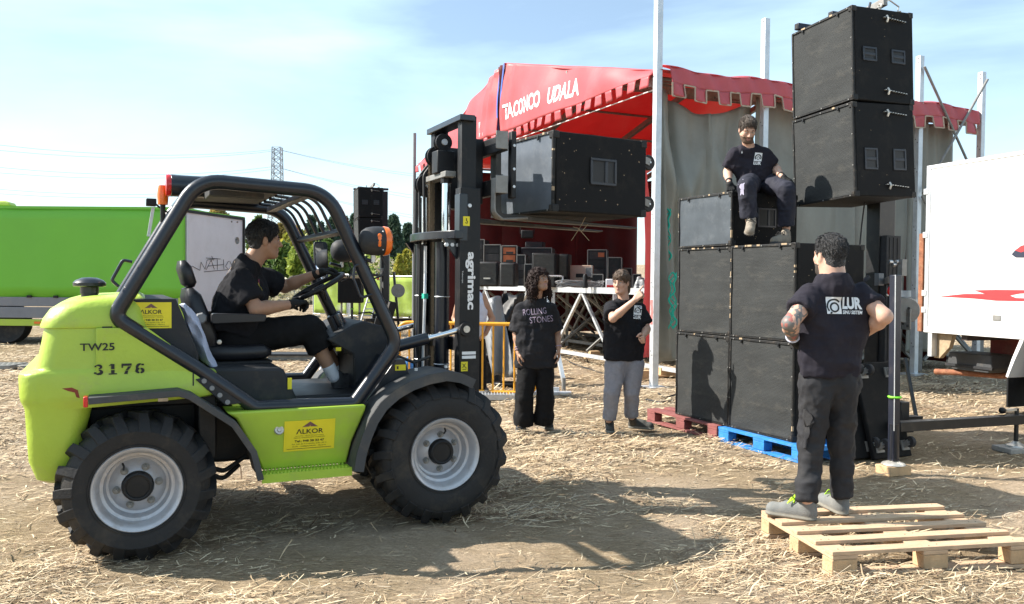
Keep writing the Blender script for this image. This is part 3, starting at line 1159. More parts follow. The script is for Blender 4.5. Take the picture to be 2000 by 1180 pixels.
MB().bp((-9.5, 0.12, 0.42), (-0.1, 2.0, z1 - 0.1)).build('chassis', 'chassis', gt)
for x in (-4.2, -5.4, -9.0):
    wh = MB().lathe([(0.2, 0.0), (0.3, 0.02), (0.44, 0.0), (0.47, 0.05), (0.47, 0.25), (0.44, 0.3)], (x, 0.08, 0.46), (0, 1, 0), 24).build('wheel', 'rubber', gt)
MB().bp((-3.2, 0.05, 0.35), (-2.2, 0.5, z1 - 0.2)).build('tool_box', 'chassis', gt, 0.02)
MB().bp((-2.0, 0.05, 0.42), (-1.2, 0.5, z1 - 0.2)).build('fuel_tank', 'chassis', gt, 0.06)
for px in (52, 104, 215):
    MB().bp((TX(px, 0)[0], -0.06, zb_ - 0.03), (TX(px, 0)[0] + 0.1, -0.02, zb_ + 0.02)).build('buckle', 'black', gt)
MB().bp((TX(66, 0)[0], -0.05, z1 - 0.1), (TX(78, 0)[0], -0.02, z1 - 0.05)).build('side_marker', 'orange', gt)
# lime cab roof at the frame edge
xd = TX(20, 400)[0]
mb = MB()
mb.loft([[(xd - 0.9, 0.02, zt + .05), (xd, 0.02, zt + .05), (xd, 0.3, zt + .05), (xd - 0.9, 0.3, zt + .05)],
         [(xd - 0.9, 0.03, zt + .13), (xd - 0.06, 0.03, zt + .13), (xd - 0.06, 0.3, zt + .13), (xd - 0.9, 0.3, zt + .13)],
         [(xd - 0.9, 0.06, zt + .18), (xd - 0.22, 0.06, zt + .18), (xd - 0.22, 0.28, zt + .18), (xd - 0.9, 0.28, zt + .18)]])
mb.build('cab_deflector', 'lime', gt, 0.03)

wa, wb = Vector((-7.44, 19.24, 0)), Vector((-7.06, 21.55, 0))
wb = Vector((at(476, 500, 21.6).x, 21.6, 0))
wd_ = (wb - wa)
wl = thing('box_trailer', 'scuffed white box trailer with black spray tag on its door', 'trailer', wa, math.atan2(wd_.y, wd_.x))
WL = wd_.length
ztw = at(362, 415, 19.24).z
MB().bp((0, 0.0, 0.75), (WL, 2.4, ztw)).build('cargo_box', 'trailer', wl, 0.01)
MB().bp((-0.01, -0.03, ztw), (WL + 0.02, 2.42, ztw + 0.06)).build('roof_rail', 'black', wl)
MB().bp((0, -0.03, ztw + 0.06), (WL, 0.3, ztw + 0.08)).build('roof_edge', 'greent', wl)
MB().bp((WL - 0.06, -0.035, 0.75), (WL + 0.02, 0.03, ztw)).build('corner_post', 'black', wl)
MB().bp((0.2, 0.4, 0.45), (WL - 0.2, 2.0, 0.74)).build('chassis', 'chassis', wl)
for x in (0.5, 1.1):
    MB().lathe([(0.2, 0.0), (0.3, 0.02), (0.42, 0.0), (0.45, 0.05), (0.45, 0.25)], (x, 0.3, 0.43), (0, 1, 0), 20).build('wheel', 'rubber', wl)


def WX(px, py):
    p = onplane(px, py, wa, Vector((wd_.y, -wd_.x, 0)).normalized())
    return ((p - wa).dot(wd_.normalized()), p.z)


for pts in ([(375, 520), (390, 528), (392, 512), (400, 526), (404, 508)], [(402, 527), (412, 508), (418, 526)], [(405, 520), (424, 518)], [(424, 507), (424, 527)], [(424, 518), (436, 517)], [(436, 507), (437, 526)],
            [(446, 510), (440, 520), (446, 527), (453, 520), (448, 510)], [(398, 531), (420, 529), (444, 527)], [(404, 508), (424, 505)], [(402, 504), (430, 506)], [(413, 500), (416, 509)]):
    q = [WX(*p) for p in pts]
    MB().tube([(a, -0.008, b) for a, b in q], 0.0065, 4).build('spray_stroke', 'ink', wl)
for px, py in ((452, 424), (460, 424), (468, 425), (452, 433), (463, 434)):
    q = WX(px, py)
    MB().cyl((q[0], -0.02, q[1]), (q[0], 0, q[1]), 0.022, n=8).build('bolt_head', 'galvd', wl)
q = WX(463, 470)
MB().lathe([(0.05, 0), (0.07, 0.012), (0.09, 0.012), (0.09, 0)], (q[0], -0.0, q[1]), (0, -1, 0), 18).build('lock_ring', 'galvd', wl)

# banner fence across the field
fa, fb = at(612, 610, 31), at(835, 612, 29)
nf = 3
for k in range(nf):
    a, b = fa.lerp(fb, k / nf), fa.lerp(fb, (k + 1) / nf)
    a.z = b.z = float(gz(a.x, a.y)) + 0.12
    fe = thing('mesh_fence', ['mesh fence panel with lime banner nearest the driver', 'mesh fence panel with lime banner behind the cab post', 'mesh fence panel with lime banner beside the tent pole'][k], 'fence panel', a, math.atan2(b.y - a.y, b.x - a.x), 'banner fence panels')
    L = (b - a).length - 0.06
    hf = 1.47
    for p in (((0, 0, -0.1), (0, 0, hf)), ((L, 0, -0.1), (L, 0, hf))):
        MB().cyl(*p, 0.022, n=8).build('post', 'galv', fe)
    for z in (0.02, hf * 0.5, hf):
        MB().cyl((0, 0, z), (L, 0, z), 0.018, n=6).build('rail', 'galv', fe)
    g = MB()
    for q in np.arange(0.1, L, 0.1):
        g.bar((q, 0.012, 0.02), (q, 0.012, hf), 0.006, 0.006)
    for q in np.arange(0.15, hf, 0.15):
        g.bar((0, 0.016, q), (L, 0.016, q), 0.006, 0.006)
    g.build('wire_mesh', 'galv', fe)['kind'] = 'stuff'
    MB().grid(lambda u, v: (0.05 + u * (L - 0.1), -0.03 + 0.012 * math.sin(u * 17 + v * 3), 0.05 + v * (hf - 0.1)), 24, 8).build('banner', 'banner', fe, solid=0.004)
    for fx in (0.0, L):
        MB().bp((fx - 0.1, -0.3, -0.16), (fx + 0.1, 0.3, -0.05)).build('foot', 'stone', fe, 0.01)
fb_ = MB()
a, b = at(380, 540, 42), at(640, 537, 42)
fe = thing('wire_fence', 'low wire fence with thin posts far behind the driver', 'fence', (a.x, 42, float(gz(a.x, 42))))
for k in range(9):
    x = (b.x - a.x) * k / 8
    MB().cyl((x, 0, -0.2), (x, 0, 1.0), 0.03, n=6).build('post', 'galvd', fe)
for z in (0.35, 0.65, 0.95):
    MB().cyl((0, 0, z), (b.x - a.x, 0, z), 0.012, n=5).build('wire', 'galvd', fe)


# ================================================================== STAGE TENT
TO = Vector((2.09, 12.36, 0))
TG = Vector((-0.416, 0.909, 0)).normalized()     # along the open gable, away from the camera
TD = Vector((0.909, 0.416, 0)).normalized()      # into the tent, along its long side
TW, TDEP, ZE, ZA = 11.0, 6.85, 4.56, 6.02


def T(e, d, z):
    p = TG * e + TD * d
    return Vector((p.x, p.y, z))


tent = thing('stage_tent', 'red canopy tent over the stage with white lettering and grey side sheets', 'tent', TO)


def roofz(e):
    return ZE + 0.09 + (ZA - ZE - 0.09) * (1 - abs(2 * e / TW - 1))


def bulge(e, z):
    h = max(roofz(e) - ZE, 0.05)
    v = min(max((z - ZE) / h, 0), 1)
    b = 0.05 * math.sin(PI * v) * (0.4 + 0.6 * h / 1.5)
    b += 0.022 * math.sin(e * 5.1 + 2.2 * v) * v + 0.03 * math.sin(e * 2.3 - v * 2)
    for c, wd, am in ((5.22, 0.12, 0.10), (4.85, 0.10, 0.04), (5.85, 0.10, 0.08), (6.15, 0.08, 0.05)):      # drawn folds each side of the lacing
        b += am * math.exp(-((e - c - 0.25 * (1 - v)) / wd) ** 2) * (0.5 + 0.5 * v)
    return b + 0.10 * (1 - v) + 0.018 * float(vnoise([e * 2.1, z * 2.6, 3.0]) - 0.5) * 2


def gable(e0, e1, name):
    mb = MB()
    n = int((e1 - e0) / 0.08)
    mb.grid(lambda u, v: T(e0 + (e1 - e0) * u, -bulge(e0 + (e1 - e0) * u, ZE + (roofz(e0 + (e1 - e0) * u) - ZE) * v), ZE + (roofz(e0 + (e1 - e0) * u) - ZE) * v), n, 22)
    e = e0 + 0.04
    while e < e1 - 0.1:       # the castellated hem
        w_ = 0.205
        mb.grid(lambda u, v: T(min(e + w_ * u + 0.012 * (1 - v) * math.sin(e * 9), e1), -bulge(e + w_ * u, ZE) - 0.03 * (1 - v) * math.sin(e * 4 + u), ZE - 0.17 * (1 - v)), 4, 4)
        e += 0.345
    return mb.build(name, 'tent', tent, solid=0.006)


gable(0.0, 5.40, 'gable_panel')
gable(5.62, 11.0, 'gable_panel')
mb = MB()     # blue edging and loose laced strip at the gable middle
for e0, e1, dz in ((5.40, 5.47, 0), (5.58, 5.64, 0)):
    mb.grid(lambda u, v: T(e0 + (e1 - e0) * u + 0.05 * (1 - v), -0.07 - 0.03 * math.sin(v * 5 + e0), 4.45 + 1.53 * v), 3, 16)
mb.build('lacing_strip', 'bluez', tent, solid=0.006)
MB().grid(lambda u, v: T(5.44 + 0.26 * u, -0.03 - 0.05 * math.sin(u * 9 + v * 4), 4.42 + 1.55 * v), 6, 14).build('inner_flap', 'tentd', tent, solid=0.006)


def slope(e0, e1, name):
    mb = MB()

    def fn(u, v):
        e = e0 + (e1 - e0) * u
        d = TDEP * v
        sag = 0.07 * abs(math.sin(v * 4 * PI)) * math.sin(PI * u) + 0.05 * math.sin(PI * u)
        return T(e, d, roofz(max(0, min(TW, e))) - sag - (0.02 if e < 0 else 0))
    return mb.grid(fn, 24, 40).build(name, 'tent', tent, solid=0.006)


slope(-0.12, 5.5, 'roof_slope')
slope(5.5, 11.12, 'roof_slope')
# roof steelwork
for d in (0.06, 2.3, 4.5, 6.75):
    for e0, e1 in ((0.1, 5.5), (5.5, 10.9)):
        MB().bar(T(e0, d, roofz(e0) - 0.20), T(e1, d, roofz(e1) - 0.20), 0.09, 0.12).build('rafter', 'galvd', tent)
    MB().bar(T(1.6, d, 4.78), T(5.5, d, 5.75), 0.04, 0.04).build('strut', 'galvd', tent)
for e in (0.15, 1.5, 2.8, 4.1, 5.5, 6.9, 8.2, 9.5, 10.85):
    MB().cyl(T(e, 0.0, roofz(e) - 0.115), T(e, TDEP, roofz(e) - 0.115), 0.028, n=8).build('purlin', 'galvd', tent)
for d0, d1 in ((0.06, 2.6), (2.6, 5.2)):
    MB().cyl(T(0.3, d0, roofz(0.3) - 0.25), T(5.3, d1, roofz(5.3) - 0.25), 0.012, n=5).build('brace_cable', 'galvd', tent)
MB().cyl(T(0.05, -0.02, ZE - 0.20), T(10.9, -0.02, ZE - 0.20), 0.008, n=6).build('hem_cable', 'white', tent)

# valance along the side eave, with castellated hem and beige edging
mb, tr = MB(), MB()


def val(d, z):
    k = (ZE + 0.10 - z) / 0.42
    return T(-0.16 - 0.05 * k - 0.03 * math.sin(d * 7.0) * k + 0.018 * math.sin(d * 17 + z * 9), d, z - 0.05 * math.sin(d * 1.64) ** 2)


mb.grid(lambda u, v: val(0.12 + 6.6 * u, ZE + 0.12 - 0.24 * v), 150, 8)
mb.grid(lambda u, v: T(-0.16 + 0.4 * v, 0.12 + 6.6 * u, ZE + 0.12 + 0.02 * math.sin(v * PI) + 0.012 * math.sin(u * 60) + 0.09 * v - 0.05 * math.sin((0.12 + 6.6 * u) * 1.64) ** 2), 110, 5)
d = 0.12
prev = None
while d < 6.55:
    d1 = d + 0.225
    mb.grid(lambda u, v: val(d + 0.225 * u, ZE - 0.12 - 0.20 * v), 5, 5)
    path = [val(d - 0.19 if prev else d, ZE - 0.125), val(d, ZE - 0.125), val(d, ZE - 0.32), val(d1, ZE - 0.32), val(d1, ZE - 0.125)]
    for p, q in zip(path[:-1], path[1:]):
        o_ = TG * -0.008
        tr.bar(p + o_, q + o_, 0.012, 0.022)
    prev = True
    d += 0.415
mb.build('valance', 'tent', tent, solid=0.006)
tr.build('valance_edging', 'trimc', tent)


# grey side sheets
def sheet(d0, d1, ztop, slack, seed, name='side_sheet'):
    def fn(u, v):
        d = d0 + (d1 - d0) * u
        zt_ = ztop - slack * (4 * u * (1 - u)) ** 1.2
        z = zt_ + (0.35 - zt_) * v
        w_ = 0.05 * math.sin(u * 9 + seed + 2.2 * v) * (0.4 + 0.6 * (1 - v)) + 0.03 * math.sin(u * 23 + 3 * v + seed)
        if slack > 0.05:      # the slack bay hangs in two deep swags
            a = u * 2 % 1.0
            w_ += 0.20 * math.exp(-((v - 0.16 - 0.18 * math.sin(PI * a)) / 0.10) ** 2) * math.sin(PI * a)
            w_ -= 0.12 * math.exp(-((u - 0.14 - 0.16 * v) / 0.035) ** 2) + 0.08 * math.exp(-((u - 0.78 + 0.22 * v) / 0.05) ** 2) * (1 - v)
            w_ += 0.07 * math.exp(-((u - 0.52) / 0.02) ** 2) * math.exp(-v * 3)
        w_ += 0.05 * (float(vnoise([d * 1.5, z * 1.2, seed])) - 0.5)
        return T(0.14 - w_, d, z)
    return MB().grid(fn, 70, 60).build(name, 'tarp', tent, solid=0.004)


sheet(0.10, 1.90, 4.42, 0.30, 1.0)
sheet(1.92, 4.1, 4.46, 0.03, 2.3)
sheet(4.1, 5.28, 4.46, 0.03, 4.0)
sheet(5.3, 6.42, 4.44, 0.04, 5.1)
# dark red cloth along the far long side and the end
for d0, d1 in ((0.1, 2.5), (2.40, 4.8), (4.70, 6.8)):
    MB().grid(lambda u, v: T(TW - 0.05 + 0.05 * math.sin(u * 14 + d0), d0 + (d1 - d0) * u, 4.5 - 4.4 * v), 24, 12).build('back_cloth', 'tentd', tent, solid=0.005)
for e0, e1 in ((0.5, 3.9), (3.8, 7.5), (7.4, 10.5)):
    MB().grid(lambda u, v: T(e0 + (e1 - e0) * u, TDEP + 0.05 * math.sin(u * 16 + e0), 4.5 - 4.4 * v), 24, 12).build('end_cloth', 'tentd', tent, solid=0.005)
# loose grey fold and red strip beside the corner post
MB().grid(lambda u, v: T(0.06 - 0.05 * math.sin(u * 7 + v), 0.02 + 0.10 * u + 0.22 * u * v, 4.4 - 4.0 * v), 8, 24).build('sheet_fold', 'tarp', tent, solid=0.004)
MB().grid(lambda u, v: T(0.30 + 0.03 * math.sin(v * 9), 0.02 + 0.5 * u * v, 3.4 - 3.0 * v), 6, 16).build('red_curtain', 'tent', tent, solid=0.004)
for body, e0, z0, z1_, wd in (('TACONCO', 5.30, 4.80, 4.765, 1.72), ('UDALA', 3.32, 4.745, 4.71, 1.08), ('L', 6.50, 4.64, 4.64, 0.23)):
    lt = MB()
    # painted lettering that follows the cloth
    letters(lt, body, lambda x, y: T(e0 - x, -bulge(e0 - x, z0 + (z1_ - z0) * x / wd + y) - 0.005, z0 + (z1_ - z0) * x / wd + y), wd, 0.31, 0.03)
    lt.build('lettering', 'white', tent, fix=False)


# masts along the tent side
def mast(p, h, label, wpx=0.098):
    t = thing('tent_mast', label, 'mast', (p.x, p.y, 0), math.atan2(TD.y, TD.x), 'square masts along the tent')
    mb = MB()
    mb.bp((-wpx / 2, -wpx / 2, -0.05), (wpx / 2, wpx / 2, h))
    mb.build('post', 'galv', t, 0.006)
    mb = MB()
    for z in np.arange(0.5, h - 0.05, 0.5):
        for q in (-0.03, 0.03):
            mb.cyl((-wpx / 2 - 0.002, q * 0.6, z + q), (-wpx / 2 + 0.004, q * 0.6, z + q), 0.009, n=8)
    for q in (0.05, 0.12):
        mb.cyl((-wpx / 2 - 0.002, 0.0, h - q), (-wpx / 2 + 0.004, 0.0, h - q), 0.014, n=8)
    mb.build('bolt_hole', 'ink', t)['kind'] = 'stuff'
    MB().bp((-0.16, -0.16, -0.04), (0.16, 0.16, 0.012)).build('base_plate', 'galv', t)
    return t


def wallpt(d):
    return TO + TG * -0.10 + TD * d


m1 = mast(TO + TG * -0.05 + TD * -0.02, 6.6, 'tallest galvanised mast, red paint mark, standing behind the pointing boy', 0.10)
MB().grid(lambda u, v: (-0.0525, -0.03 + 0.06 * u + 0.01 * math.sin(v * 9), 0.92 + 0.36 * v), 3, 6).build('paint_mark', mat('faded red paint', (0.52, 0.16, 0.15), 0.8, 0, 0.3, 30), m1)
mast(wallpt(1.92), 5.62, 'galvanised mast rising right behind the seated man')
mast(wallpt(5.30), 5.45, 'galvanised mast with cross braces, next to the hanging speakers')
mast(wallpt(6.87), 5.35, 'galvanised mast with cross braces over the white truck')
pole = thing('tent_pole', 'thin grey pole at the far tent corner beside the forklift mast', 'pole', TO + TG * (TW + 0.12) + TD * -0.1)
MB().cyl((0, 0, 0), (0, 0, 5.45), 0.045, n=10).build('pole', 'sheet', pole)
MB().bp((-0.15, -0.15, -0.02), (0.15, 0.15, 0.02)).build('base_plate', 'galv', pole)
a, b = wallpt(5.30) + TG * -0.09, wallpt(6.87) + TG * -0.09
for i, (z0, z1_) in enumerate(((5.25, 3.1), (3.1, 5.2), (3.05, 1.3), (1.3, 3.05))):
    mb = MB()
    o_ = TG * (-0.02 * (i % 2))
    mb.cyl(a + o_ + Vector((0, 0, z0)), b + o_ + Vector((0, 0, z1_)), 0.022, n=8)
    tag(mb.build('cross_brace', 'galvd'), ['upper cross brace falling from the mast by the speakers', 'upper cross brace rising to the mast over the truck', 'lower cross brace falling behind the white truck', 'lower cross brace rising behind the white truck'][i], 'brace', 'cross braces between the masts')

# ================================================================== STAGE
ZD = 1.42
SO = TO + TD * 0.9
stage = thing('stage_deck', 'raised stage deck on galvanised lattice legs under the red tent', 'stage', SO)


def SP(e, d, z):
    return TG * e + TD * d + Vector((0, 0, z))


mb = MB()
mb.add([SP(0.15, 0.02, ZD - 0.06), SP(10.4, 0.02, ZD - 0.06), SP(10.4, 6.6, ZD - 0.06), SP(0.15, 6.6, ZD - 0.06), SP(0.15, 0.02, ZD), SP(10.4, 0.02, ZD), SP(10.4, 6.6, ZD), SP(0.15, 6.6, ZD)],
       [(0, 1, 2, 3), (7, 6, 5, 4), (0, 4, 5, 1), (1, 5, 6, 2), (2, 6, 7, 3), (3, 7, 4, 0)])
mb.build('platform', 'deck', stage)
MB().bar(SP(0.0, -0.03, ZD - 0.04), SP(10.5, -0.03, ZD - 0.04), 0.06, 0.11).build('edge_beam', 'galv', stage)
MB().bar(SP(0.05, 0, ZD - 0.04), SP(0.05, 6.6, ZD - 0.04), 0.06, 0.11).build('edge_beam', 'galv', stage)
for r, d in enumerate((-0.02, 1.6, 3.2, 4.8, 6.4)):
    mt = 'galv' if r == 0 else 'galvd'
    for k in range(5):
        e = 0.12 + 2.4 * k
        MB().bar(SP(e, d, 0.0), SP(e, d, ZD - 0.09), 0.07, 0.07).build('leg', mt, stage)
        if k < 4:
            MB().bar(SP(e + 0.04, d, 0.14), SP(e + 2.36, d, 0.14), 0.05, 0.07).build('bottom_beam', mt, stage)
            MB().bar(SP(e + 0.10, d, 0.18), SP(e + 1.18, d, ZD - 0.1), 0.05, 0.05).build('brace', mt, stage)
            MB().bar(SP(e + 2.30, d, 0.18), SP(e + 1.22, d, ZD - 0.1), 0.05, 0.05).build('brace', mt, stage)
for k in range(9):
    e = 0.12 + 1.2 * k
    for j in range(4):
        d = 1.6 * j
        MB().bar(SP(e, d + 0.1, 0.2), SP(e, d + 1.5, ZD - 0.15), 0.045, 0.045).build('brace', 'galvd', stage)
        MB().bar(SP(e + 0.05, d + 1.5, 0.2), SP(e + 0.05, d + 0.1, ZD - 0.15), 0.045, 0.045).build('brace', 'galvd', stage)

def deckbox(name, label, cat, px0, px1, py0, Y, dep, m, py1=None, group=None, bevel=0.012, z=ZD):
    """case standing on the deck: pixel extent at its depth, turned with the stage"""
    a, b = at(px0, 540, Y), at(px1, 540, Y)
    t = at(px0, py0, Y).z
    c = thing(name, label, cat, ((a.x + b.x) / 2, Y, z), -0.18, group)
    W_ = (b.x - a.x) * 0.98
    H_ = t - z
    MB().bp((-W_ / 2, 0, 0), (W_ / 2, dep, H_)).build('body', m, c, bevel)
    return c, W_, H_


def rackfront(c, W_, H_, rows, cols=('black', 'galvd')):
    for k, m in enumerate(rows):
        h = (H_ - 0.06) / len(rows)
        z = 0.03 + k * h
        MB().bp((-W_ / 2 + 0.04, -0.014, z + 0.012), (W_ / 2 - 0.04, 0.01, z + h - 0.012)).build('rack_unit', m, c, 0.004)
    for z in (0, H_):
        MB().bar((-W_ / 2, -0.012, z), (W_ / 2, -0.012, z), 0.02, 0.02).build('rail', 'galvd', c)
    for x in (-W_ / 2, W_ / 2):
        MB().bar((x, -0.012, 0), (x, -0.012, H_), 0.02, 0.02).build('rail', 'galvd', c)


def speakerfront(c, W_, H_, badge=True):
    MB().bp((-W_ / 2 + 0.03, -0.02, 0.03), (W_ / 2 - 0.03, 0.0, H_ - 0.03)).build('grille', 'grille', c, 0.008)
    if badge:
        MB().bp((-W_ * 0.16, -0.028, H_ * 0.30), (W_ * 0.16, -0.019, H_ * 0.30 + 0.03)).build('badge', 'zinc', c)


c, w_, h_ = deckbox('amplifier_rack', 'tall black rack at the stage edge beside the forklift mast', 'rack', 922, 946, 468, 20.5, 0.6, 'black', group='racks on the stage')
rackfront(c, w_, h_, ['plastic', 'black', 'plastic', 'black', 'plastic'])
c, w_, h_ = deckbox('amplifier_rack', 'wide black rack with metal edges left of the orange amplifiers'.replace('left of', 'next to'), 'rack', 944, 978, 478, 20.2, 0.6, 'black', group='racks on the stage')
rackfront(c, w_, h_, ['plastic', 'black', 'plastic', 'plastic', 'black'])
c, w_, h_ = deckbox('amplifier_rack', 'rack with two orange fronted amplifiers near its top', 'rack', 979, 1010, 480, 19.8, 0.6, 'black', group='racks on the stage')
rackfront(c, w_, h_, ['black', 'plastic', 'black', 'orangep', 'orangep'])
for q in (0.60, 0.80):
    MB().bp((-w_ * 0.2, -0.03, h_ * q), (w_ * 0.25, -0.013, h_ * q + 0.05)).build('vent', 'ink', c)
c, w_, h_ = deckbox('long_case', 'long low black case lying on cases behind the tall speakers', 'case', 1012, 1078, 484, 20.8, 0.6, 'black', group='racks on the stage')
rackfront(c, w_, h_, ['plastic', 'black', 'plastic'])
MB().bp((-w_ * 0.32, 0.05, h_), (w_ * 0.22, 0.5, h_ + 0.16)).build('lid', 'plastic', c, 0.02)
c, w_, h_ = deckbox('stage_speaker', 'low black wedge speaker at the stage edge next to the mast', 'speaker', 930, 973, 511, 17.6, 0.5, 'plastic', group='speakers on the stage', bevel=0.03)
speakerfront(c, w_, h_)
c, w_, h_ = deckbox('stage_speaker', 'small black wedge speaker in front of the orange amplifiers', 'speaker', 975, 1006, 513, 17.3, 0.45, 'plastic', group='speakers on the stage', bevel=0.03)
speakerfront(c, w_, h_, False)
c, w_, h_ = deckbox('stage_speaker', 'tall black speaker standing right behind the curly haired girl', 'speaker', 1038, 1086, 494, 17.0, 0.6, 'black', group='speakers on the stage', bevel=0.015)
speakerfront(c, w_, h_, False)
c, w_, h_ = deckbox('stage_speaker', 'tall black speaker with a pale badge next to the beige case', 'speaker', 1086, 1110, 496, 17.6, 0.6, 'black', group='speakers on the stage', bevel=0.015)
speakerfront(c, w_, h_)
c, w_, h_ = deckbox('flight_case', 'beige flight case with black handle in the middle of the stage', 'flight case', 1110, 1156, 518, 17.9, 0.5, 'beige')
MB().bp((-0.09, -0.02, h_ * 0.45), (0.09, 0.005, h_ * 0.62)).build('handle', 'black', c, 0.01)
MB().bp((0.12, -0.015, h_ * 0.5), (0.24, 0.005, h_ * 0.9)).build('label', 'sheet', c)
for x in (-w_ / 2, w_ / 2):
    MB().bp((x - 0.015, -0.012, 0), (x + 0.015, 0.01, h_)).build('edge_strip', 'zinc', c)
c, w_, h_ = deckbox('amplifier_rack', 'tall double rack against the dark red cloth, orange mark on top', 'rack', 1147, 1185, 488, 18.8, 0.6, 'black', group='racks on the stage')
rackfront(c, w_, h_, ['black', 'plastic', 'black', 'plastic'])
MB().bp((0.02, -0.02, h_ - 0.16), (0.16, -0.01, h_ - 0.06)).build('sticker', 'orangep', c)
c, w_, h_ = deckbox('amplifier_rack', 'square black case with pale edges, nearest the boy on the stage', 'rack', 1187, 1214, 503, 18.3, 0.6, 'black', group='racks on the stage')
rackfront(c, w_, h_, ['black'])
c, w_, h_ = deckbox('control_box', 'small white box lying on the stage next to the boy', 'box', 1183, 1202, 545, 15.6, 0.3, 'trailer')
MB().bp((-w_ / 2 + 0.02, -0.01, 0.02), (w_ / 2 - 0.02, 0.002, 0.06)).build('strip', 'red', c)


for nm, lab, cat, px0, px1, py0, Y, dep, m, rows in (
        ('amplifier_rack', 'low black rack stacked behind the wedge speaker by the mast', 'rack', 948, 972, 492, 21.5, 0.5, 'black', ['plastic', 'black', 'plastic']),
        ('amplifier_rack', 'narrow black rack between the orange amplifiers and the long case', 'rack', 1009, 1026, 498, 19.0, 0.5, 'black', ['plastic', 'black', 'plastic', 'black']),
        ('monitor_case', 'small black case set in front of the long case', 'case', 1024, 1040, 516, 18.2, 0.4, 'plastic', ['black']),
        ('monitor_case', 'flat dark case lying against the beige flight case', 'case', 1156, 1178, 536, 17.2, 0.4, 'plastic', ['black']),
        ('monitor_case', 'dark case standing between the double rack and the boy', 'case', 1212, 1234, 524, 18.6, 0.4, 'black', ['plastic', 'black']),
        ('monitor_case', 'low dark case by the white gap of the tent cloth', 'case', 1236, 1252, 536, 18.0, 0.4, 'black', ['plastic'])):
    c, w_, h_ = deckbox(nm, lab, cat, px0, px1, py0, Y, dep, m, group='racks on the stage')
    rackfront(c, w_, h_, rows)


def heap(name, label, cat, c, dims, m, seed, amp=0.12, group=None, parent=None, vox=None, fr=4.0):
    vox = vox or max(dims) / 42
    s = Sdf((-dims[0] * .75, -dims[1] * .75, -0.05), (dims[0] * .75, dims[1] * .75, dims[2] * 1.35), vox)
    rr = random.Random(seed)
    for k in range(7):
        a = (rr.uniform(-.3, .3) * dims[0], rr.uniform(-.3, .3) * dims[1], 0)
        b = (a[0] + rr.uniform(-.12, .12) * dims[0], a[1] + rr.uniform(-.12, .12) * dims[1], dims[2] * rr.uniform(0.55, 0.95))
        r = min(dims[0], dims[1]) * rr.uniform(.18, .27)
        s.cap(a, b, r, r * 0.6, 0.05)
    V, F = s.mesh()
    sc = max(dims)
    ms = m if isinstance(m, list) else [m]
    o, _, _ = mesh_obj(name, V, F, ms, parent, disp=lambda V, N: amp * sc * (np.abs(fbm(V / sc * fr + seed, 3) * 2 - 1) - 0.25),
                       mi=(lambda C: (vnoise(C / sc * 2.2 + seed * 3) * len(ms) * 0.999).astype(int)) if len(ms) > 1 else None)
    o.location = c
    if parent is None:
        tag(o, label, cat, group)
    return o


p = at(1132, 556, 15.8)
ct = thing('cable_tray', 'clear tray heaped with cables on the stage edge', 'tray', (p.x, p.y, ZD))
mb = MB()
for k in range(9):
    mb.tube([(0.42 * math.cos(t) + 0.05 * math.sin(k * 3), 0.10 * math.sin(t), 0.03 + 0.012 * k + 0.02 * math.sin(3 * t + k)) for t in np.linspace(0, 2 * PI, 26)], 0.009, 5, closed=False)
mb.build('cable', 'sheet', ct)['kind'] = 'stuff'
MB().tube(rounded([(-0.62, 0, 0.02), (-0.62, 0, 0.22), (-0.30, 0, 0.22), (-0.36, 0, 0.02)], 0.05, 4, False), 0.016, 7).build('handle', 'galv', ct)
p = at(1143, 545, 15.6)
bt = thing('drill', 'black cordless tool standing up on the stage edge', 'tool', (p.x, p.y, ZD))
MB().lathe([(0.05, 0), (0.06, 0.05), (0.045, 0.12), (0.05, 0.2), (0.03, 0.26)], (0, 0, 0), (0, 0, 1), 10).build('body', 'black', bt)
MB().bar((0, 0, 0.2), (0.14, 0, 0.17), 0.04, 0.05).build('grip', 'black', bt)
p = at(1256, 560, 14.6)
heap('canvas_bundle', 'grey canvas bundle on the stage edge behind the pointing hand', 'bundle', (p.x, p.y, ZD), (0.42, 0.3, 0.20), 'sheet', 5, 0.05)
p = at(1303, 560, 14.2)
heap('canvas_bundle', 'dark red canvas bundle past the tallest mast', 'bundle', (p.x, p.y, ZD), (0.36, 0.3, 0.16), 'tentd', 8, 0.05)
p = at(1285, 535, 16.5)
heap('canvas_bundle', 'black cloth heaped at the back of the stage', 'bundle', (p.x, p.y, ZD), (0.9, 0.5, 0.24), 'black', 9, 0.05)
p = at(1030, 455, 19.2)
lp = thing('stage_lamp', 'small black stage lamp hanging under the fork tips', 'lamp', (p.x, p.y, p.z))
MB().bp((-0.14, -0.10, -0.12), (0.14, 0.10, 0.06)).build('housing', 'black', lp, 0.02)
MB().tube([(-0.16, 0, -0.02), (-0.16, 0, 0.14), (0.16, 0, 0.14), (0.16, 0, -0.02)], 0.012, 6).build('yoke', 'black', lp)
MB().cyl((0, 0, 0.14), (0, 0, roofz(7) - p.z - 0.2), 0.006, n=6).build('hanger', 'black', lp)

# turquoise ropes
for i, (px, y0, y1, Y) in enumerate(((1303, 408, 512, 12.6), (1314, 532, 642, 12.4))):
    mb = MB()
    for j in range(3):
        pts = []
        for k in range(40):
            t = k / 39
            q = at(px + 5 * math.sin(t * 9 + j * 2) + 3 * math.sin(t * 23 + j), y0 + (y1 - y0) * t, Y)
            pts.append(q)
        mb.tube(pts, 0.010 + 0.006 * (j == 0), 6)
    tag(mb.build('hanging_rope', 'rope'), ['turquoise rope hanging beside the tallest mast, the upper one', 'turquoise rope hanging down the side of the speaker stack'][i], 'rope')

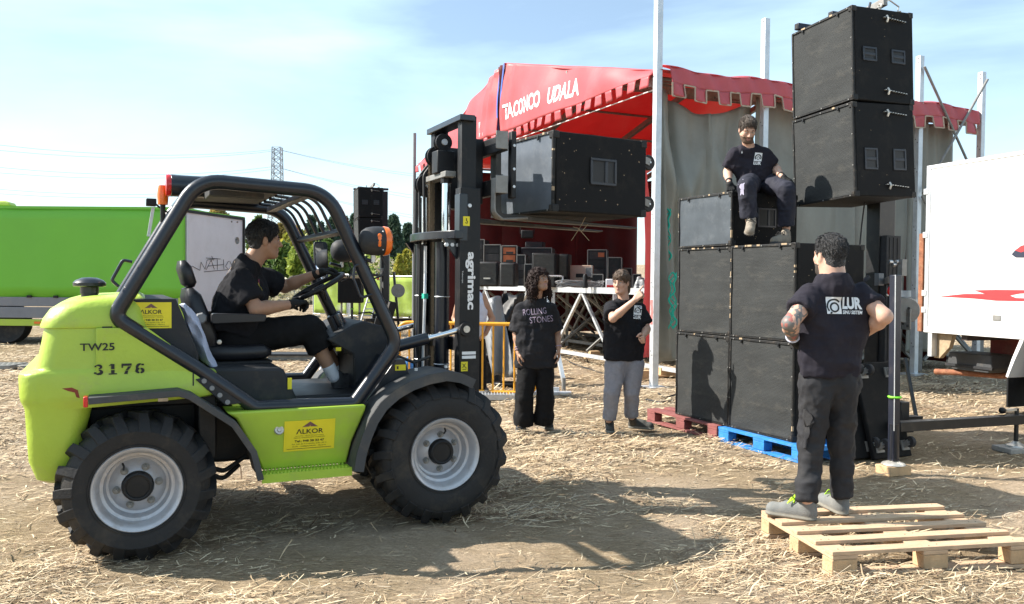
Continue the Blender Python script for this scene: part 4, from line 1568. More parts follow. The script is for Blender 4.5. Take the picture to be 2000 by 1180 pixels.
# ================================================================== THINGS ON THE GROUND BEHIND
# yellow crowd barrier
ba, bb = at(779, 700, 11.35), at(1047, 700, 11.05)
bar = thing('crowd_barrier', 'yellow tubular crowd barrier behind the curly haired girl', 'barrier', (ba.x, ba.y, 0), math.atan2(bb.y - ba.y, bb.x - ba.x))
L = (bb - ba).length
MB().tube(rounded([(0, 0, 0.06), (0, 0, 0.965), (L, 0, 0.965), (L, 0, 0.06)], 0.14, 7), 0.026, 10, closed=True).build('frame', 'barr', bar)
for k in range(1, 13):
    x = L * k / 13
    MB().cyl((x, 0, 0.06), (x, 0, 0.96), 0.0135, n=8).build('bar', 'barr', bar)
for x in (0.35, L - 0.35):
    MB().tube([(x, -0.28, 0.01), (x, -0.22, 0.03), (x, 0, 0.05), (x, 0.22, 0.03), (x, 0.28, 0.01)], 0.016, 8).build('foot', 'barr', bar)
# steel grating step
p = gnd(975, 778)
gr = thing('steel_grating', 'flat galvanised grating lying in front of the yellow barrier', 'grating', (p.x, p.y, 0.0), 0.05)
for y in (-0.17, 0.17):
    MB().bar((-0.32, y, 0.035), (0.32, y, 0.035), 0.012, 0.07).build('side', 'galv', gr)
for x in np.linspace(-0.3, 0.3, 16):
    MB().bar((x, -0.165, 0.045), (x, 0.165, 0.045), 0.006, 0.04).build('bar', 'galv', gr)
for y in (-0.08, 0.0, 0.08):
    MB().bar((-0.31, y, 0.05), (0.31, y, 0.05), 0.006, 0.012).build('cross_rod', 'galv', gr)
# galvanised outrigger foot behind the girl
fo = thing('outrigger_leg', 'galvanised outrigger leg and foot between the girl and the boy', 'outrigger', gnd(1078, 772))
q = gnd(1078, 772)
a = at(1062, 560, q.y + 1.2) - q
b = at(1101, 745, q.y + 0.15) - q
MB().bar(a, b, 0.05, 0.05).build('leg', 'galv', fo)
MB().bar((-0.30, 0.0, 0.03), (0.26, -0.02, 0.03), 0.16, 0.045).build('foot_plate', 'galv', fo, 0.004)
MB().bar((-0.30, 0.06, 0.09), (0.10, 0.05, 0.07), 0.06, 0.06).build('sleeve', 'galv', fo, 0.004)
MB().cyl((b.x, b.y, 0.05), (b.x, b.y, 0.22), 0.03, n=10).build('pin', 'galvd', fo)
# covered heaps behind the barrier
p = gnd(975, 738)
heap('covered_heap', 'stacked gear under crumpled grey and black covers behind the barrier', 'covered heap', (p.x - 0.05, p.y + 0.3, 0), (0.75, 0.55, 1.0), ['sheet', 'black', 'sheet', 'plastic'], 3, 0.06)
p = gnd(968, 752)
heap('covered_heap', 'black bag slumped at the foot of the barrier', 'bag', (p.x - 0.1, p.y + 0.2, 0), (0.4, 0.35, 0.42), 'black', 13, 0.06)
p = at(995, 660, 12.9)
for i, (p0, p1, m) in enumerate((((955, 580, 12.6), (985, 735, 12.2), 'sheet'), ((1003, 575, 12.8), (975, 700, 12.5), 'black'))):
    a, b = at(*p0), at(*p1)
    mb = MB()
    mb.grid(lambda u, v: a.lerp(b, v) + Vector((0.34 * (u - 0.5), 0.10 * math.sin(u * 7 + v * 5), 0.02 * math.sin(9 * u))), 12, 16)
    tag(mb.build('tarpaulin', m, solid=0.01), ['pale grey tarpaulin draped down behind the barrier', 'black tarpaulin draped from the stage edge behind the girl'][i], 'tarpaulin')
p = at(805, 700, 12.2)
heap('bag', 'blue bag lying behind the forklift mast', 'bag', (p.x, p.y, float(0.0)), (0.42, 0.35, 0.46), 'bluebag', 21, 0.07)
p = gnd(990, 758)
cc = MB()
for k in range(6):
    cc.tube([((0.13 + 0.012 * k) * math.cos(t), (0.11 + 0.01 * k) * math.sin(t), 0.02 + 0.02 * (k % 3)) for t in np.linspace(0, 2 * PI, 24)], 0.011, 5)
o = tag(cc.build('cable_coil', 'black'), 'coil of black cable on the ground inside the barrier', 'cable')
o.location = (p.x, p.y + 0.1, 0)
# loose timber under the stage edge
for i, (px, py, w) in enumerate(((1160, 700, 0.10), (1255, 742, 0.12), (1302, 735, 0.14))):
    p = gnd(px, py)
    t = thing('timber_block', ['wood block packed under the stage beam, nearest the girl', 'wood block beside the tallest mast foot', 'wood block between the tallest mast and the speaker stack'][i], 'wood block', (p.x, p.y, 0), 0.3, 'wood blocks under the stage')
    MB().bp((-0.22, -0.1, 0), (0.22, 0.1, 0.03)).build('plank', 'wood2', t, 0.003)
    MB().bp((-w, -0.07, 0.03), (w, 0.07, 0.15)).build('block', 'wood2', t, 0.004)
# cables on the ground beside the stack
for i, pts in enumerate((((1285, 770), (1300, 778), (1322, 772), (1335, 760), (1330, 740)), ((1262, 782), (1290, 788), (1316, 784)), ((1100, 700), (1120, 712), (1200, 738), (1260, 760)))):
    tag(MB().tube([gnd(*p) + Vector((0, 0, 0.012)) for p in pts], 0.012, 6).build('ground_cable', 'ink'),
        ['black cable looping up to the speaker stack', 'short black cable end in front of the tallest mast', 'black cable running along the stage beam'][i], 'cable', 'black cables on the straw')

# ground plates far left
for i, (x0, x1) in enumerate(((-60, 47), (49, 128))):
    a, b, c, d = gnd(x0, 726), gnd(x1, 724), gnd(x1 - 6, 712), gnd(x0 - 4, 713)
    pl = thing('ground_plate', ['perforated metal ground plate cut by the frame edge', 'perforated metal ground plate ending behind the forklift'][i], 'ground plate', (a + b + c + d) / 4, 0.03, 'perforated plates on the straw')
    W_, D_ = (b - a).length, 0.55
    MB().bp((-W_ / 2, -D_ / 2, 0.0), (W_ / 2, D_ / 2, 0.07)).build('plate', 'galvd', pl, 0.006)
    mb = MB()
    for u in np.linspace(-W_ / 2 + 0.06, W_ / 2 - 0.06, 9):
        for v in (-0.18, 0, 0.18):
            mb.cyl((u, v, 0.0702), (u, v, 0.0725), 0.028, n=8)
    mb.build('hole', 'ink', pl)['kind'] = 'stuff'

# gear seen through the cab
p = gnd(600, 703)
rs = thing('rail_section', 'long dark grey rail lying on the straw, seen through the cab', 'rail', (p.x, p.y, 0), 0.06)
MB().bp((-1.3, -0.2, 0), (1.5, 0.2, 0.10)).build('beam', 'galvd', rs, 0.01)
MB().bp((-1.3, -0.26, 0.10), (1.5, 0.26, 0.13)).build('plate', 'plastic', rs)
p = gnd(635, 750)
tr = thing('truss_piece', 'short silver truss piece lying behind the driver leg', 'truss', (p.x - 0.05, p.y, 0.0), 0.1)
ch = [(-0.34, -0.12, 0.03), (0.46, -0.12, 0.03), (-0.34, 0.16, 0.03), (0.46, 0.16, 0.03), (-0.12, 0.02, 0.27), (0.40, 0.02, 0.27)]
for a, b in ((0, 1), (2, 3), (4, 5)):
    MB().cyl(ch[a], ch[b], 0.025, n=8).build('chord', 'galv', tr)
for a, b in ((0, 4), (2, 4), (1, 5), (3, 5), (0, 2), (1, 3)):
    MB().cyl(ch[a], ch[b], 0.013, n=6).build('brace', 'galv', tr)
mb = [((-0.10, -0.12, 0.03), (0.0, 0.02, 0.27)), ((0.0, 0.02, 0.27), (0.14, -0.12, 0.03)), ((0.14, -0.12, 0.03), (0.26, 0.02, 0.27))]
for a, b in mb:
    MB().cyl(a, b, 0.013, n=6).build('brace', 'galv', tr)
p = gnd(660, 655)
c = thing('tool_case', 'small black tool case on the straw behind the steering wheel', 'case', (p.x, p.y, 0))
MB().bp((-0.16, -0.1, 0), (0.16, 0.1, 0.15)).build('body', 'black', c, 0.02)
MB().tube([(-0.06, 0, 0.15), (-0.06, 0, 0.2), (0.06, 0, 0.2), (0.06, 0, 0.15)], 0.012, 6).build('handle', 'black', c)
p = gnd(648, 622)
c = thing('display_board', 'pale display boards standing behind the steering wheel', 'board', (p.x, p.y, 0), 0.1)
for i, (x, m) in enumerate(((-0.3, 'white'), (0.28, 'sheet'), (0.82, 'white'))):
    MB().bp((x - 0.27, 0, 0.05), (x + 0.27, 0.05, 0.95)).build('panel', m, c, 0.01)
p = gnd(700, 650)
st = thing('aluminium_steps', 'leaning aluminium steps beside the front cab post', 'steps', (p.x, p.y, 0), 0.25)
for x in (-0.02, 0.26):
    MB().bar((x, 0, 0.02), (x + 0.30, 0.12, 1.02), 0.05, 0.03).build('rail', 'galv', st)
for k in range(5):
    t = 0.12 + 0.19 * k
    MB().bar((-0.02 + 0.3 * t, 0.01 + 0.12 * t, t), (0.26 + 0.3 * t, 0.01 + 0.12 * t, t), 0.07, 0.03).build('tread', 'galv', st)
p = gnd(730, 655)
sp = thing('black_case', 'black flight case leaning behind the aluminium steps', 'flight case', (p.x + 0.15, p.y + 0.3, 0), 0.2)
MB().box((0.1, 0, 0.5), (0.45, 0.3, 0.95), Matrix.Rotation(0.28, 3, 'Y')).build('body', 'black', sp, 0.02)
MB().box((0.1, -0.16, 0.5), (0.05, 0.02, 0.9), Matrix.Rotation(0.28, 3, 'Y')).build('edge_strip', 'zinc', sp)


# ================================================================== SPEAKER STACK
FX = Vector((0.421, -0.907, 0)).normalized()     # along the fronts, left to right
FD = Vector((0.907, 0.421, 0)).normalized()      # into the cabinets
SRZ = math.atan2(FX.y, FX.x)
SL = Vector((1.74, 8.86, 0))


def handle_plate(parent, D, y, z, w, h, upright, W):
    """sunk grip in the cabinet side x = W"""
    mb = MB()
    t = 0.018
    for lo, hi in (((y - w / 2, z - h / 2), (y + w / 2, z - h / 2 + t)), ((y - w / 2, z + h / 2 - t), (y + w / 2, z + h / 2)), ((y - w / 2, z - h / 2 + t), (y - w / 2 + t, z + h / 2 - t)), ((y + w / 2 - t, z - h / 2 + t), (y + w / 2, z + h / 2 - t))):
        mb.bp((W - 0.004, lo[0], lo[1]), (W + 0.010, hi[0], hi[1]))
    o = mb.build('handle', 'handle', parent, 0.003)
    MB().bp((W - 0.02, y - w / 2 + t, z - h / 2 + t), (W + 0.002, y + w / 2 - t, z + h / 2 - t)).build('recess', 'ink', o)
    if upright:
        MB().bp((W + 0.001, y + 0.012, z - h / 2 + t), (W + 0.009, y + 0.038, z + h / 2 - t)).build('grip', 'handle', o, 0.004)
    else:
        MB().bp((W + 0.001, y - w / 2 + t, z - 0.014), (W + 0.009, y + w / 2 - t, z + 0.014)).build('grip', 'handle', o, 0.004)


def caster(parent, p, ax, out, r=0.045, m='rubber'):
    """swivel castor at p; out is the way it stands off, ax its axle"""
    p, ax, out = Vector(p), Vector(ax).normalized(), Vector(out).normalized()
    t = out.cross(ax)
    mb = MB()
    mb.bar(p, p + out * 0.012, 0.09, 0.09, up=ax)
    for s in (-1, 1):
        mb.bar(p + ax * s * 0.026 + out * 0.01, p + ax * s * 0.026 + out * 0.075 + t * 0.02, 0.05, 0.005, up=ax)
    o = mb.build('caster', 'galvd', parent)
    c = p + out * 0.075 + t * 0.02
    MB().lathe([(0.012, -0.018), (r * 0.9, -0.018), (r, -0.01), (r, 0.01), (r * 0.9, 0.018), (0.012, 0.018)], c, ax, 18).build('wheel', m, o)
    MB().cyl(c - ax * 0.032, c + ax * 0.032, 0.008, n=8).build('axle', 'steel', o)


def cabinet(name, label, H, front, W=0.852, D=0.82, group=None, handles='one', worn=0, wheels=False, clips=0, name_seed=0):
    t = thing(name, label, 'speaker', (0, 0, 0), 0, group)
    rr = random.Random(name_seed)
    MB().bp((0.0, 0.022, 0.0), (W, D, H)).build('body', 'box', t, 0.010)
    mb = MB()
    e = 0.018
    for lo, hi in (((0, 0), (W, e)), ((0, H - e), (W, H)), ((0, e), (e, H - e)), ((W - e, e), (W, H - e))):
        mb.bp((lo[0], -0.004, lo[1]), (hi[0], 0.0215, hi[1]))
    mb.build('front_frame', 'edge', t, 0.004)
    mb = MB()
    mb.grid(lambda u, v: (e + (W - 2 * e) * u, 0.006 - 0.006 * math.sin(PI * u) * math.sin(PI * v) + 0.0025 * math.sin(u * 11 + name_seed) * math.sin(v * 7), e + (H - 2 * e) * v), 10, 10)
    g = mb.build('grille', front, t)
    mb = MB()
    for x in (0.06, W * 0.5, W - 0.06):
        for z in (0.012, H - 0.012):
            mb.cyl((x, -0.008, z), (x, 0, z), 0.0065, n=8)
    for z in (H * 0.33, H * 0.66):
        for x in (0.012, W - 0.012):
            mb.cyl((x, -0.008, z), (x, 0, z), 0.0055, n=8)
    mb.build('screw', 'galvd', t)['kind'] = 'stuff'
    for x in (W * 0.2, W * 0.78):
        MB().bp((x - 0.010, -0.012, H - 0.045), (x + 0.010, -0.002, H - 0.012)).build('grille_clip', 'black', t, 0.003)
    for z in (0, H):
        for y in (0.0, D):
            mb = MB()
            s = 1 if y == 0 else -1
            q = 1 if z == 0 else -1
            mb.bp((W - 0.05, y - 0.004 * s, z - 0.003 * q), (W + 0.004, y + 0.05 * s, z + 0.05 * q))
            mb.build('corner_cap', 'edge', t, 0.006)
    if handles == 'one':
        handle_plate(t, D, D * 0.52, H * 0.54, 0.23, 0.19, True, W)
    elif handles == 'two':
        for y in (D * 0.27, D * 0.74):
            handle_plate(t, D, y, H * 0.50, 0.16, 0.13, False, W)
    elif handles == 'tall':
        for y in (D * 0.27, D * 0.74):
            handle_plate(t, D, y, H * 0.40, 0.15, 0.20, False, W)
    mb = MB()       # chipped edges where the paint is worn to the wood
    n = 0
    while n < worn:
        k = rr.randrange(3)
        l = rr.uniform(0.012, 0.06)
        if k == 0:
            x = rr.uniform(0.05, W - 0.1)
            mb.bp((x, -0.006, H - 0.014), (x + l, 0.03 * rr.random() + 0.01, H + 0.0015))
        elif k == 1:
            z = rr.uniform(0.05, H - 0.12)
            mb.bp((W - 0.010, -0.006, z), (W + 0.0015, 0.012, z + l))
        else:
            z = rr.uniform(0.05, H - 0.12)
            mb.bp((-0.0015, -0.006, z), (0.008, 0.01, z + l))
        n += 1
    if worn:
        mb.build('worn_edge', 'worn', t)['kind'] = 'stuff'
    mb = MB()
    for k in range(30 if H < 0.7 else 7):       # paint chips on the side
        y, z, a = rr.uniform(0.05, D - 0.05), rr.uniform(0.04, H - 0.04), rr.uniform(0.002, 0.006)
        mb.add([(W + 0.0012, y - a, z), (W + 0.0012, y, z - a * rr.uniform(.5, 1.5)), (W + 0.0012, y + a * rr.uniform(.6, 1.6), z), (W + 0.0012, y, z + a)], [(0, 1, 2, 3)])
    mb.build('paint_chip', 'worn', t)['kind'] = 'stuff'
    if wheels:
        for z in (H * 0.22, H * 0.78):
            for x in (0.09, W - 0.07):
                caster(t, (x, D, z), (1, 0, 0), (0, 1, 0), 0.058)
    for k in range(clips):      # perforated rigging strips on the side
        z = (H - 0.09) if k == 0 else 0.10
        mb = MB()
        mb.bar((W + 0.004, D * 0.50, z + 0.012), (W + 0.004, D * 0.86, z - 0.012), 0.006, 0.035, up=(1, 0, 0))
        o = mb.build('rigging_strip', 'zinc', t)
        mb = MB()
        for q in range(8):
            mb.cyl((W + 0.006, D * (0.53 + 0.042 * q), z + 0.010 - 0.003 * q), (W + 0.0225, D * (0.53 + 0.042 * q), z + 0.010 - 0.003 * q), 0.007, n=6)
        mb.build('hole', 'ink', o)
        MB().tube([(W + 0.012, D * 0.55, z + 0.03), (W + 0.03, D * 0.55, z), (W + 0.012, D * 0.55, z - 0.03)], 0.010, 6).build('ring', 'zinc', o)
    return t


HS, HT, Z0 = 0.868, 0.52, 0.148
ms = []
for i, (col, row, lab) in enumerate(((0, 0, 'black speaker cabinet on the red pallet, shaded by the pointing boy'), (1, 0, 'black speaker cabinet on the blue pallet'),
                                     (0, 1, 'black speaker cabinet under the small dusty one'), (1, 1, 'black speaker cabinet with chipped wood edges, under the seated man foot'))):
    c = cabinet('speaker_cabinet', lab, HS, 'grille', group='big speakers of the stack', handles='one', worn=(2, 2, 4, 24)[i], name_seed=i + 2)
    p = SL + FX * (col * 0.860) + FD * (0.012 * row * (1 - col))
    c.location = (p.x, p.y, Z0 + row * (HS + 0.006))
    c.rotation_euler = (0, 0, SRZ)
ZT = Z0 + 2 * (HS + 0.006)
c = cabinet('small_speaker', 'low dusty fronted speaker on top of the stack, man sitting on it', HT, 'grille3', group='low speakers', handles='one', worn=5, wheels=False, name_seed=20)
p = SL + FX * 0.01
c.location = (p.x, p.y, ZT)
c.rotation_euler = (0, 0, SRZ)

# hanging pair on the lift tower (leaning a touch)
HX = Vector((0.335, -0.942, 0)).normalized()
HRZ = math.atan2(HX.y, HX.x)
HD = Vector((-HX.y, HX.x, 0))
HR = Vector((3.14, 7.72, 0))
hang = []
for k, (z, lab, hd, cl) in enumerate(((2.31, 'lower of the two speakers hanging from the lift tower', 'tall', 2), (3.195, 'upper of the two speakers hanging from the lift tower', 'two', 2))):
    c = cabinet('hanging_speaker', lab, HS, 'grille', group='speakers hanging from the lift tower', D=0.71, handles=hd, worn=1 + 2 * k, clips=cl, name_seed=31 + k)
    o = HR - HX * 0.852 - HD * (0.0 if k == 0 else 0.015) - HX * (0.0 if k == 0 else 0.03)
    c.location = (o.x, o.y, z)
    c.rotation_euler = (R(1.6 - 1.2 * k), R(-2.2 if k == 0 else -2.4), HRZ)
    hang.append(c)


# pallets
def pallet(label, m, mblk, origin, rz, L=1.2, W=0.8, nt_=5, seed=0, group=None, wtop=(0.145, 0.1, 0.145, 0.1, 0.145)):
    t = thing('pallet', label, 'pallet', origin, rz, group)
    rr = random.Random(seed)
    hb = 0.078
    for i, y in enumerate((0.05, W / 2, W - 0.05)):
        MB().box((L / 2, y, 0.011), (L, 0.1, 0.022)).build('bottom_board', m, t, 0.002)
        for x in (0.0725, L / 2, L - 0.0725):
            MB().box((x + rr.uniform(-.004, .004), y, 0.0235 + hb / 2), (0.145, 0.098, hb - 0.002)).build('block', mblk, t, 0.004)
    for x in (0.0725, L / 2, L - 0.0725):
        MB().box((x, W / 2, 0.113), (0.145, W, 0.021)).build('cross_board', m, t, 0.002)
    for k in range(nt_):
        w_ = wtop[k % len(wtop)]
        y = w_ / 2 + (W - w_) * k / (nt_ - 1) if nt_ > 1 else W / 2
        MB().box((L / 2 + rr.uniform(-.004, .004), y, 0.135), (L, w_, 0.021), Matrix.Rotation(rr.uniform(-.006, .006), 3, 'Z')).build('top_board', m, t, 0.002)
        nm_ = MB()
        for x in (0.05, 0.095, L / 2 - 0.03, L / 2 + 0.03, L - 0.095, L - 0.05):
            yn = y + rr.uniform(-.02, .02)
            nm_.cyl((x, yn, 0.1452), (x, yn, 0.1464), 0.004, n=6)
        nm_.build('nail_head', 'chassis', t)['kind'] = 'stuff'
    return t


pA, pB, pC = gnd(1628, 1130), gnd(1990, 1105), gnd(1490, 1040)
pallet('new pale wooden pallet under the standing man', 'wood', 'wood2', (pA.x - 0.005, pA.y, -0.006), R(10.2), 1.2, 0.8, 5, 1, None, (0.080, 0.080, 0.080, 0.080, 0.080))
q = SL - FX * 0.44 - FD * 0.06
pallet('dull red wooden pallet under the stack', 'redp', 'redp', (q.x, q.y, -0.002), SRZ, 1.2, 1.0, 5, 2)
q = SL + FX * 0.80 - FD * 0.07
pallet('blue wooden pallet under the stack', 'bluep', 'bluep', (q.x, q.y, -0.002), SRZ, 1.12, 0.84, 5, 3)
# the near ends of the stack stand on both pallets

# leaning castor boards beside the stack
for i, (a, b, lab) in enumerate(((0.52, 0.22, 'black castor board leaning on the stack behind the standing man'), (0.86, 0.30, 'black castor board leaning beside the dark blue lift arm'))):
    q = SL + FX * 1.72 + FD * a + FX * b
    d = thing('castor_board', lab, 'dolly', (q.x, q.y, 0.0), SRZ, 'castor boards leaning on the stack')
    rot = Matrix.Rotation(R(-17), 3, 'Y')
    mb = MB()
    mb.box(rot @ Vector((0, 0, 0.43)), (0.05, 0.46, 0.86), rot)
    mb.build('board', 'box', d, 0.01)
    for z in (0.10, 0.76):
        for y in (-0.15, 0.16):
            p = rot @ Vector((0.025, y, z))
            caster(d, p, rot @ Vector((0, 1, 0)), rot @ Vector((1, 0, 0)), 0.05, 'plastic')


# ================================================================== LIFT TOWER
TWP = Vector((3.74, 8.50, 0))
tw = thing('lift_tower', 'black telescopic lift tower carrying two hanging speakers', 'lift tower', TWP, HRZ)


def LT(p):      # world -> tower frame
    v = Vector(p) - TWP
    return Vector((v.dot(HX), v.dot(HD), v.z))


MB().bp((-0.12, -0.10, 0.10), (0.06, 0.10, 4.05)).build('mast', 'tower', tw, 0.006)
MB().bp((0.065, -0.09, 0.15), (0.15, 0.09, 2.02)).build('carriage_rail', 'plastic', tw, 0.004)
for y in (-0.05, 0.0, 0.05):
    MB().bar((0.153, y, 0.2), (0.153, y, 2.0), 0.006, 0.012, up=(0, 1, 0)).build('groove', 'ink', tw)
# fly bars over the upper cabinet
for i, x in enumerate((-0.30, 0.12)):
    a = Vector((x, -0.86 + 0.06 * i, 4.115))
    MB().bar(a, a + Vector((0, 0.90, -0.01)), 0.062, 0.062).build('fork_arm', 'towerb', tw, 0.005)
    MB().bp((a.x - 0.022, a.y - 0.003, a.z - 0.022), (a.x + 0.022, a.y + 0.01, a.z + 0.022)).build('arm_mouth', 'ink', tw)
MB().bar((-0.42, -0.40, 4.12), (0.36, -0.36, 4.22), 0.05, 0.07).build('fly_bar', 'galvd', tw, 0.004)
for i in range(4):
    z = 4.2 - 0.05 * i
    MB().tube([(0.33 + 0.02 * math.cos(t), -0.40 + 0.012 * (i % 2) * math.sin(t), z - 0.02 * math.sin(t) - 0.02) for t in np.linspace(0, 2 * PI, 10)], 0.008, 6, True).build('chain_link', 'zinc', tw)
MB().box((0.40, -0.24, 4.05), (0.02, 0.09, 0.15), Matrix.Rotation(0.3, 3, 'X')).build('lock_plate', 'worn', tw, 0.003)
MB().tube([(0.33, -0.42, 4.16), (0.36, -0.32, 4.24), (0.38, -0.22, 4.18), (0.38, -0.26, 4.02)], 0.008, 6).build('shackle', 'zinc', tw)
MB().tube([LT(at(1700, 5, 7.9)), LT(at(1697, 18, 7.9)), LT(at(1690, 24, 7.9))], 0.012, 6).build('hook', 'towerb', tw)
# base and outriggers
MB().bp((-0.26, -0.22, 0.06), (0.24, 0.22, 0.20)).build('base_box', 'tower', tw, 0.01)
foot = gnd(1745, 902, 0.09)
top = at(1749, 537, foot.y + 0.02)
a, b = LT((foot.x, foot.y, 0.10)), LT(top)
MB().bar(a, b, 0.065, 0.065, up=(1, 0, 0)).build('folded_arm', 'towerb', tw, 0.006)
ed = (FX * -1)
MB().bar(a + Vector((0.036, -0.035, 0.25)), b + Vector((0.036, -0.035, 0)), 0.004, 0.006, up=(1, 0, 0)).build('arm_edge', 'galv', tw)
MB().bar(b + Vector((0, 0, -0.03)), Vector((0.05, 0.0, b.z - 0.05)), 0.05, 0.06).build('arm_link', 'tower', tw)
MB().cyl(a + Vector((0, 0, 0.02)), a + Vector((0, 0, 0.30)), 0.040, n=12).build('jack_tube', 'frame', tw)
MB().cyl(a + Vector((0, 0, -0.01)), a + Vector((0, 0, 0.08)), 0.034, n=12).build('jack_foot', 'tower', tw)
MB().lathe([(0.03, 0.03), (0.085, 0.012), (0.095, 0.0)], a + Vector((0, 0, -0.03)), (0, 0, 1), 20).build('jack_pad', 'zinc', tw)
MB().tube([a + Vector((0.045 * math.cos(t), 0.045 * math.sin(t), 0.52)) for t in np.linspace(0, 2 * PI, 14)[:-1]], 0.010, 6, True).build('strap', 'lgreen', tw)
wbk = thing('pad_block', 'square wood block under the dark blue lift arm foot', 'wood block', (foot.x, foot.y, 0), 0.35)
MB().bp((-0.11, -0.08, -0.01), (0.11, 0.08, 0.065)).build('block', 'wood2', wbk, 0.005)
j = gnd(1984, 872, 0.03)
c0 = at(1752, 833, 7.35)
MB().bar(LT(c0), LT((j.x + 0.05, j.y, c0.z)), 0.09, 0.085).build('outrigger', 'tower', tw, 0.004)
MB().bar(LT(c0), (0.1, -0.1, 0.16), 0.09, 0.085).build('outrigger_link', 'tower', tw, 0.004)
jl = LT((j.x, j.y, 0))
MB().cyl(jl + Vector((0, 0, 0.04)), jl + Vector((0, 0, c0.z + 0.10)), 0.02, n=10).build('jack_screw', 'tower', tw)
MB().lathe([(0.025, 0.05), (0.05, 0.03), (0.085, 0.015), (0.09, 0.0)], jl + Vector((0, 0, 0.03)), (0, 0, 1), 20).build('jack_pad', 'zinc', tw)
cr1 = LT((j.x, j.y, c0.z + 0.10))
MB().bar(cr1 + Vector((0, 0, -.01)), cr1 + LT(TWP + Vector((-0.10, 0, -0.02))) , 0.035, 0.02).build('crank', 'zinc', tw)
MB().ball(cr1 + LT(TWP + Vector((-0.14, -0.01, -0.02))), 0.032, 12).build('crank_knob', 'black', tw)
st_ = thing('pad_stone', 'flat stone slab under the jack at the end of the outrigger', 'slab', (j.x, j.y, 0), 0.2)
MB().bp((-0.16, -0.12, -0.02), (0.16, 0.12, 0.03)).build('slab', 'stone', st_, 0.008)
# rear leg and tow parts
q1, q2 = at(1768, 700, 8.6), at(1790, 818, 8.2)
MB().bar(LT(q1), LT(q2), 0.03, 0.03).build('stay', 'tower', tw)
p = at(1776, 808, 7.9)
MB().bar(LT(at(1752, 818, 7.7)), LT(at(1793, 818, 7.9)), 0.10, 0.06).build('socket', 'tower', tw, 0.004)
MB().bp(LT(at(1760, 805, 7.7)) - Vector((.05, .05, .10)), LT(at(1760, 805, 7.7)) + Vector((.05, .05, .10))).build('counter_block', 'tower', tw, 0.006)
# winch wheel with its plate
p = LT(at(1769, 606, 8.2))
vd = LT(TWP + Vector((-0.25, -0.97, 0)))
MB().lathe([(0.02, -0.02), (0.12, -0.02), (0.13, 0.0), (0.12, 0.02), (0.02, 0.02)], p, vd, 26).build('winch_wheel', 'galvd', tw)
MB().box(p + Vector((0, 0, -0.09)), (0.13, 0.02, 0.2), None).build('winch_plate', 'galvd', tw, 0.004)
for dx_, dz_ in ((0.03, 0.02), (-0.04, -0.13), (0.02, -0.15)):
    MB().cyl(p + vd * 0.022 + Vector((dx_, 0, dz_)), p + vd * 0.03 + Vector((dx_, 0, dz_)), 0.014, n=8).build('bolt', 'black', tw)
for k in range(2):
    p = LT(at(1737 + 9 * k, 568, 8.05))
    MB().ball(p, (0.022, 0.022, 0.045), 10).build('red_clip', 'red', tw)
for k in range(3):
    p = LT(at(1739 + 7 * k, 512 + 5 * (k % 2), 8.1))
    MB().cyl(p - Vector((0, 0.02, 0)), p + Vector((0, 0.02, 0)), 0.020, n=10).build('pulley', 'steel', tw)
for k in range(3):
    p = LT(at(1733 + 8 * k, 577, 8.1))
    MB().cyl(p - Vector((0, 0.02, 0)), p + Vector((0, 0.02, 0)), 0.014, n=10).build('pulley', 'steel', tw)
p = LT(at(1762, 523, 8.1))
MB().bp(p - Vector((.03, .03, .08)), p + Vector((.03, .03, .08))).build('top_plate', 'galvd', tw, 0.003)
p = LT(at(1717, 546, 8.2))
MB().bp(p - Vector((.03, .03, .06)), p + Vector((.03, .03, .06))).build('name_plate', 'sheet', tw, 0.003)
MB().bar(LT(at(1680, 556, 8.0)), LT(at(1697, 540, 8.0)), 0.035, 0.035).build('lever', 'towerb', tw, 0.004)
MB().tube([LT(at(1690, 385, 8.3)), LT(at(1683, 440, 8.3)), LT(at(1678, 492, 8.3))], 0.008, 5).build('cable', 'ink', tw)

# the second lift tower far behind, by the fence
off = at(692, 470, 25.0) - Vector((HR - HX * 0.852))
hz = at(692, 430, 25.0).z
for k, c in enumerate(hang):
    d = dup(c, label=['lower far speaker hanging beyond the front cab post', 'upper far speaker hanging beyond the front cab post'][k])
    d.location = (c.location.x + off.x, c.location.y + off.y, hz + (0 if k else -0.89))
tw2 = dup(tw, label='far lift tower standing by the banner fence')
tw2.location = (TWP.x + off.x, TWP.y + off.y, hz - 3.2)
p = at(755, 560, 24.6)
ft = thing('far_outrigger', 'black folded outriggers at the foot of the far lift tower', 'outrigger', (p.x, p.y, float(gz(p.x, p.y))))
MB().bar((0.0, 0, 0), (0.0, 0, 2.6), 0.16, 0.16).build('arm', 'tower', ft)
MB().bar((-0.45, 0, 0.05), (0.05, 0.05, 1.6), 0.07, 0.07).build('arm', 'tower', ft)
MB().bar((0.38, 0, 0.02), (0.2, 0.05, 1.8), 0.07, 0.07).build('arm', 'tower', ft)
MB().lathe([(0.02, -0.02), (0.2, -0.02), (0.2, 0.02), (0.02, 0.02)], (0.35, -0.1, 1.25), (0, -1, 0), 20).build('winch_wheel', 'galvd', ft)
p = at(682, 565, 23.0)
hb_ = thing('hung_cabinet', 'black hung cabinet low between the cab posts', 'speaker', (p.x, p.y, at(682, 592, 23).z))
MB().bp((-0.32, 0, 0), (0.32, 0.5, 0.72)).build('body', 'box', hb_, 0.02)
MB().bp((-0.32, -0.02, 0.68), (0.32, 0.2, 0.74)).build('top_rail', 'worn', hb_)
for x in (-0.25, 0.25):
    MB().cyl((x, 0.2, -1.4), (x, 0.2, 0.02), 0.03, n=8).build('leg', 'galvd', hb_)

